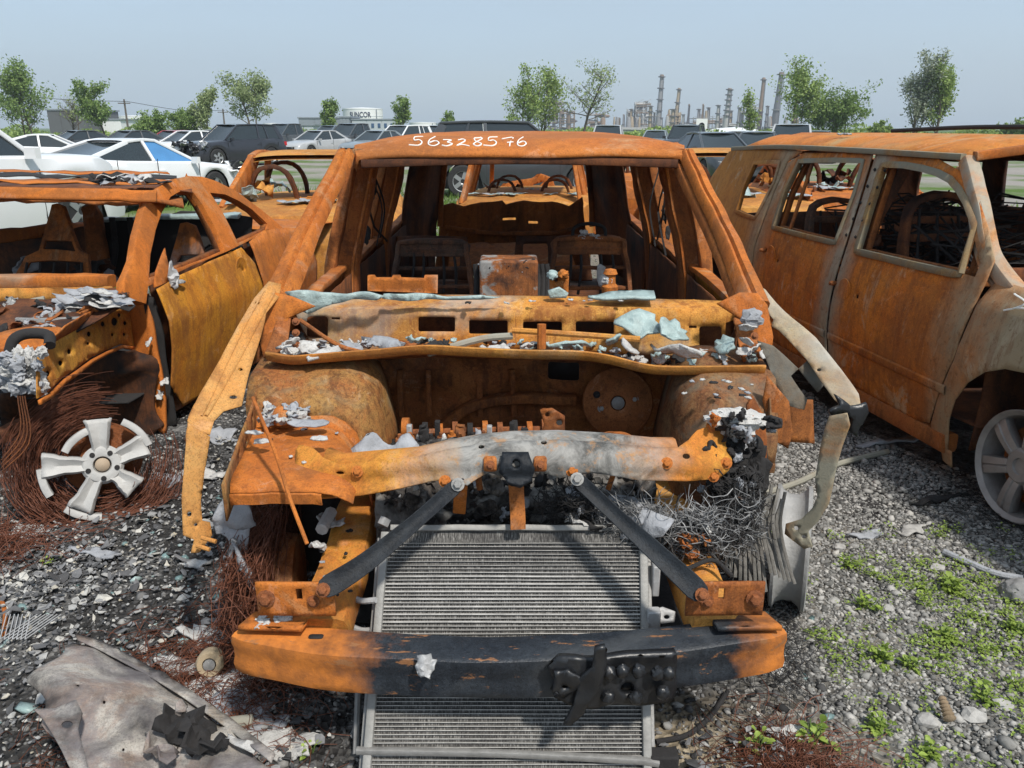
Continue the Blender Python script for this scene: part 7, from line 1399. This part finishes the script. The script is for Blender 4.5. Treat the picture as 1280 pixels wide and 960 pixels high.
# tyre wires on the ground
def gw(cx, cy, rx, ry, n, seed, lb, mat=WIRE, hh=.05):
    def f(q):
        a = q.uniform(0, 6.3); c0 = Vector((cx+q.gauss(0, rx*.5), cy+q.gauss(0, ry*.5), 0)); L_ = q.uniform(.06, .22); k = q.uniform(-2, 2); P = []
        for i in range(4):
            t_ = i/3; P.append(Vector((c0.x+math.cos(a+k*t_)*L_*t_, c0.y+math.sin(a+k*t_)*L_*t_, gz(c0.x, c0.y)+.008+abs(q.gauss(0, hh*.5))*math.sin(t_*3)+.004)))
        return P
    o = wires('tyre_wires', int(n*1.5), f, .001, mat, None, seed=seed, seg=8); o['label'] = lb; return o
gw(-.90, 1.92, .30, .45, 900, 1, 'tangle of rusty tyre wires by the hanging fender'); gw(-.88, 1.55, .14, .12, 420, 2, 'tuft of rusty tyre wires below the bumper end'); gw(.72, 1.52, .12, .20, 800, 3, 'matted rusty tyre wires below the bumper by the weeds', hh=.03); gw(-1.95, 1.85, .22, .12, 260, 4, 'rusty wires beside the scrap of metal mesh'); gw(.78, 2.2, .1, .3, 200, 5, 'dark wires by the melted far wheel', SOOT)
gw(2.2, 3.1, .3, .25, 300, 6, 'black tyre ash wires round the far wheel', SOOT, .02)
# loose fender panel in the near corner
def fpanel(u, v):
    k = (u-40)/300; z = .05+.17*math.sin(max(0, min(1, (v-790-(u-100)*.45)/120))*2.2)*.55+.03*math.sin(u*.02)
    return WZ(u, v, z)
PANM = rust('loose_fender_scale', (.50, .47, .42), (.42, .38, .33), (.12, .10, .10), grey=.45, gcol=(.24, .22, .23), soot=.38, dark=.6, seed=51, scale=2.2, streak=.3)
LPN = Thing('loose_fender', 'loose sooty white fender panel lying crumpled on the black gravel', 'car panel', tuple(WZ(190, 900, 0)))
FPp = panel('fender_skin', [(37, 846), (50, 832), (75, 815), (96, 798), (104, 800), (125, 808), (180, 838), (235, 872), (285, 910), (330, 945), (360, 975), (300, 990), (100, 1000), (110, 972), (84, 935), (60, 905), (52, 872), (36, 852)], fpanel, PANM, LPN, holes=[rnd_hole(100, 858, 2), rnd_hole(135, 880, 2), rnd_hole(160, 947, 2)], sp=8, th=.004, dent=.03, dfreq=7)
panel('rolled_edge', [(96, 798), (125, 806), (180, 835), (235, 868), (290, 906), (345, 952), (340, 962), (285, 918), (232, 880), (178, 846), (122, 816), (100, 806)], lambda u, v: fpanel(u, v)+Vector((0, 0, .018)), PANM, FPp, sp=7, th=.004, dent=.004)
panel('torn_tab', [(52, 895), (80, 898), (104, 888), (112, 905), (108, 925), (124, 968), (112, 985), (90, 950), (66, 915)], lambda u, v: fpanel(u, v)+Vector((0, -.03, .05)), PANM, FPp, holes=[rnd_hole(94, 920, 7, 5)], sp=6, th=.004, dent=.02)
for q, (u, v, a, b) in enumerate(((232, 920, .16, .1), (250, 932, .12, .1), (205, 948, .16, .09), (262, 945, .1, .1), (225, 900, .05, .12))): crumple('melted_liner', fpanel(u, v)+Vector((0, 0, .03)), (a, b), [SOOT, SOOT, PANM, SOOT, PANM][q], FPp, seed=q+9, amp=.8, tilt=(.5, .4, q))
crumple('ash_flake', fpanel(305, 938)+Vector((0, 0, .02)), (.12, .03), ASH, FPp, seed=3, amp=.3, tilt=(0, 0, -.5))
# scrap of expanded metal mesh, small loose parts
ms = []
c0 = WZ(30, 785, .03)
for i in range(7):
    for s in (-1, 1):
        a = c0+Vector((-.04+.013*i, -.06, 0)); b = a+Vector((s*.05, .12, .01)); ms.append(sweep([a, b], rrect(.003, .003), n=3))
V, F = join(ms); tag(mobj('mesh_scrap', V, F, ALU), 'scrap of grey expanded metal mesh on rusty wires', 'mesh')
p = WZ(264, 832, .03); bn = Thing('loose_bushing', 'ash-covered round bushing lying in white ash', 'car part', (p.x, p.y, 0)); lathe('sleeve', [(.036, -.03), (.04, -.02), (.04, .02), (.034, .028), (.02, .028), (.018, .0)], plain('dirty_tan', (.36, .28, .18), .9, bmp=.5), bn, p+Vector((0, 0, .012)), (.2, -1, .35), 22); lathe('bolt_end', [(.017, 0), (.017, .03), (.008, .032), (0, .032)], ALUD, bn, p+Vector((0, 0, .012)), (.2, -1, .35), 12)
p = WZ(302, 905, .02); lb_ = Thing('loose_sleeve', 'short dark metal sleeve lying in grey ash', 'car part', (p.x, p.y, 0)); lathe('pipe', [(.014, -.03), (.018, -.028), (.018, .028), (.014, .03), (.012, .0)], R_GREY, lb_, p+Vector((0, 0, .006)), (1, .2, 0), 16)
for q, (P_, r, m, lb) in enumerate((([(1180, 690), (1215, 705), (1245, 716), (1278, 722)], .012, ASHG, 'pale bent strip of trim on the gravel by the wheel'), ([(955, 615), (1000, 598), (1045, 578), (1110, 560)], .014, R_GREY, 'grey rod lying on the gravel beside the burnt SUV'), ([(820, 925), (860, 915), (890, 890), (910, 860)], .007, SOOT, 'black cable curling over the dirt by the radiator'), ([(445, 942), (450, 905), (455, 880)], .009, ALUD, 'thin bent pipe standing by the radiator'), ([(0, 745), (6, 765), (4, 790)], .008, R_ORANGE, 'short rusty rod at the edge of the black gravel'))):
    P3 = [WZ(u, v, .02) for u, v in P_]
    for a in P3: a.z = gz(a.x, a.y)+r*.9+.006
    if q == 3:
        for j, a in enumerate(P3): a.z += .09*j
    tag(tube('loose_rod' if q in (1, 4) else ('loose_cable' if q == 2 else 'loose_strip'), P3, r, m, None, n=18), lb, 'debris')
# pale round stone by the wheel, pine-cone-like spring remnant
st = lump('stone', WZ(1274, 738, .03), (.06, .05, .04), plain('grey_cobble', (.24, .235, .23), .85, bmp=.3), None, seed=2, amp=.2, freq=1.2); tag(st, 'smooth grey cobble beside the pale trim strip', 'stone')
p = WZ(1188, 900, .02); sp2 = []
for i in range(6): sp2.append(lathe(None, [(.008, i*.012), (.017-.001*i, i*.012+.005), (.008, i*.012+.011)], None, None, p, (.1, .9, .25), 12))
V, F = join(sp2); tag(mobj('spring_stub', V, F, plain('tan_rubber', (.26, .19, .12), .9, bmp=.4)), 'ribbed tan rubber stub lying among the weeds', 'car part')
# ---- weeds
WL_ = leafmat('weed_leaf', (.14, .22, .03), (.27, .36, .07))
def leafg(c, d, L_, wd, droop, rr):
    s_ = d.cross(Vector((0, 0, 1)))
    if s_.length < .01: s_ = Vector((1, 0, 0))
    s_.normalize(); V = []; 
    for i, k in enumerate((.12, .8, 1, .72, .05)):
        t_ = i/4; p = c+d*L_*t_+Vector((0, 0, -droop*L_*t_*t_)); up_ = Vector((0, 0, wd*.25)); V += [p-s_*wd*k+up_, p, p+s_*wd*k+up_]
    F = [(i*3+j, i*3+j+1, i*3+j+4, i*3+j+3) for i in range(4) for j in range(2)]; return V, F
def weed_mesh(rr, h, n, wide):
    P = []
    for k in range(n):
        a = rr.uniform(0, 6.28); el = rr.uniform(.15, 1.2); z = rr.uniform(.0, h)*(el/1.2); c = Vector((rr.gauss(0, .012), rr.gauss(0, .012), z)); d = Vector((math.cos(a)*math.cos(el), math.sin(a)*math.cos(el), math.sin(el)))
        L_ = rr.uniform(.014, .034)*wide; P.append(leafg(c+d*.01, d, L_, L_*.27, .5, rr))
    st_ = [sweep([Vector((0, 0, -.01)), Vector((rr.gauss(0, .015), rr.gauss(0, .015), h*rr.uniform(.6, 1)))], circ(.0018, 4), n=3) for k in range(5)]
    return join(P), join(st_)
STEM = plain('weed_stem', (.10, .16, .04), .7)
rr = random.Random(8)
for i, (u, v, h, n, wd, lb) in enumerate([(1080, 758, .05, 46, 1.0, 'bushy light-green weed in the middle of the gravel strip'), (1188, 735, .07, 40, 1.3, 'weed with narrow upright leaves on the gravel'), (1105, 822, .06, 60, 1.1, 'broad low weed clump on the gravel strip'), (1182, 795, .05, 54, 1.0, 'spreading weed beside the narrow-leaved one'), (1140, 828, .05, 40, .9, 'small weed beside the broad low clump'), (1270, 790, .05, 34, 1.0, 'weed at the edge of the strip past the spreading weed'), (1015, 925, .08, 36, 1.25, 'leafy weed rooted in the rusty wires'), (948, 935, .05, 24, 1.0, 'small round-leaved weed on the tan dirt'), (1065, 710, .03, 26, .8, 'tiny weed near the hanging fender strip'), (1100, 905, .04, 50, .9, 'fine weed tuft near the camera side of the strip'), (1160, 940, .05, 50, .9, 'fine weed patch by the ribbed rubber stub'), (1230, 870, .05, 44, .9, 'weed patch past the ribbed rubber stub'), (66, 702, .02, 10, .9, 'lone yellow-green sprig on the white ash'), (390, 938, .03, 10, 1.0, 'tiny sprig by the radiator foot')]):
    p = WZ(u, v, .01); th = Thing('weed', lb, 'plant', (p.x, p.y, gz(p.x, p.y)), 0, 'weeds on the gravel'); (V, F), (V2, F2) = weed_mesh(rr, h, n, wd); mobj('leaves', V, F, WL_, th, local=True); mobj('stems', V2, F2, STEM, th, local=True)
P = []
tm_ = [weed_mesh(rr, .025, 12, .55)[0] for k in range(8)]
for i in range(3200):
    x = rr.uniform(.95, 2.7); y = rr.uniform(1.15, 2.9)
    if noise.noise(Vector((x*2.2, y*2.2, 7))) < -.08+max(0, (y-1.8))*.25 and rr.random() < .88: continue
    V, F = tm_[i % 8]; V = [Vector(q) for q in V]; a = rr.uniform(0, 6.28); s = rr.uniform(.5, 1.2); P.append(([Vector((x+(v.x*math.cos(a)-v.y*math.sin(a))*s, y+(v.x*math.sin(a)+v.y*math.cos(a))*s, gz(x, y)+v.z*s+.006)) for v in V], F))
V, F = join(P); o = mobj('weed_sprigs', V, F, WL_); o['kind'] = 'stuff'; o['label'] = 'tiny green sprigs scattered through the gravel'
# rough grass behind the wrecks
P = []; rr = random.Random(18); V, F = [], []
for i in range(16000):
    cx_, cy_, w1, w2 = rr.choice([(-5.2, 9.5, 2.2, 1.2), (-1.0, 15.5, 1.6, 1.2), (.0, 15, 2.5, 1.5), (-3.2, 19, 3, 1.5), (-8, 12, 2.5, 1.0), (4.5, 15, 3, 1.5)]); x, y = rr.gauss(cx_, w1), rr.gauss(cy_, w2); h = rr.uniform(.06, .2); a = rr.uniform(0, 6.28); d = Vector((math.cos(a), math.sin(a), 0))*.016
    k = len(V); V += [Vector((x, y, 0))-d, Vector((x, y, 0))+d, Vector((x+rr.gauss(0, .05), y+rr.gauss(0, .05), h))]; F.append((k, k+1, k+2))
o = mobj('grass', V, F, leafmat('grass_blade', (.07, .13, .02), (.15, .24, .05)), smooth=False); o['kind'] = 'stuff'; o['label'] = 'rough grass between the wrecks and the drive'
# ================================================================ the hazy air
V, F = box((0, 400, 40), (2400, 1500, 90)); V = [Vector(q) for q in V]
hz = bpy.data.meshes.new('haze'); hz.from_pydata([tuple(q) for q in V], [], F); ho = bpy.data.objects.new('haze', hz); C.objects.link(ho); ho['kind'] = 'stuff'; ho['label'] = 'pale haze in the air'
hm = bpy.data.materials.new('haze_air'); hm.use_nodes = True; ht = hm.node_tree; ht.nodes.remove(ht.nodes['Principled BSDF']); pv = ht.nodes.new('ShaderNodeVolumePrincipled'); pv.inputs['Color'].default_value = (.86, .92, 1, 1); pv.inputs['Density'].default_value = .0005; pv.inputs['Anisotropy'].default_value = .2
ht.links.new(pv.outputs[0], ht.nodes['Material Output'].inputs['Volume']); hz.materials.append(hm)
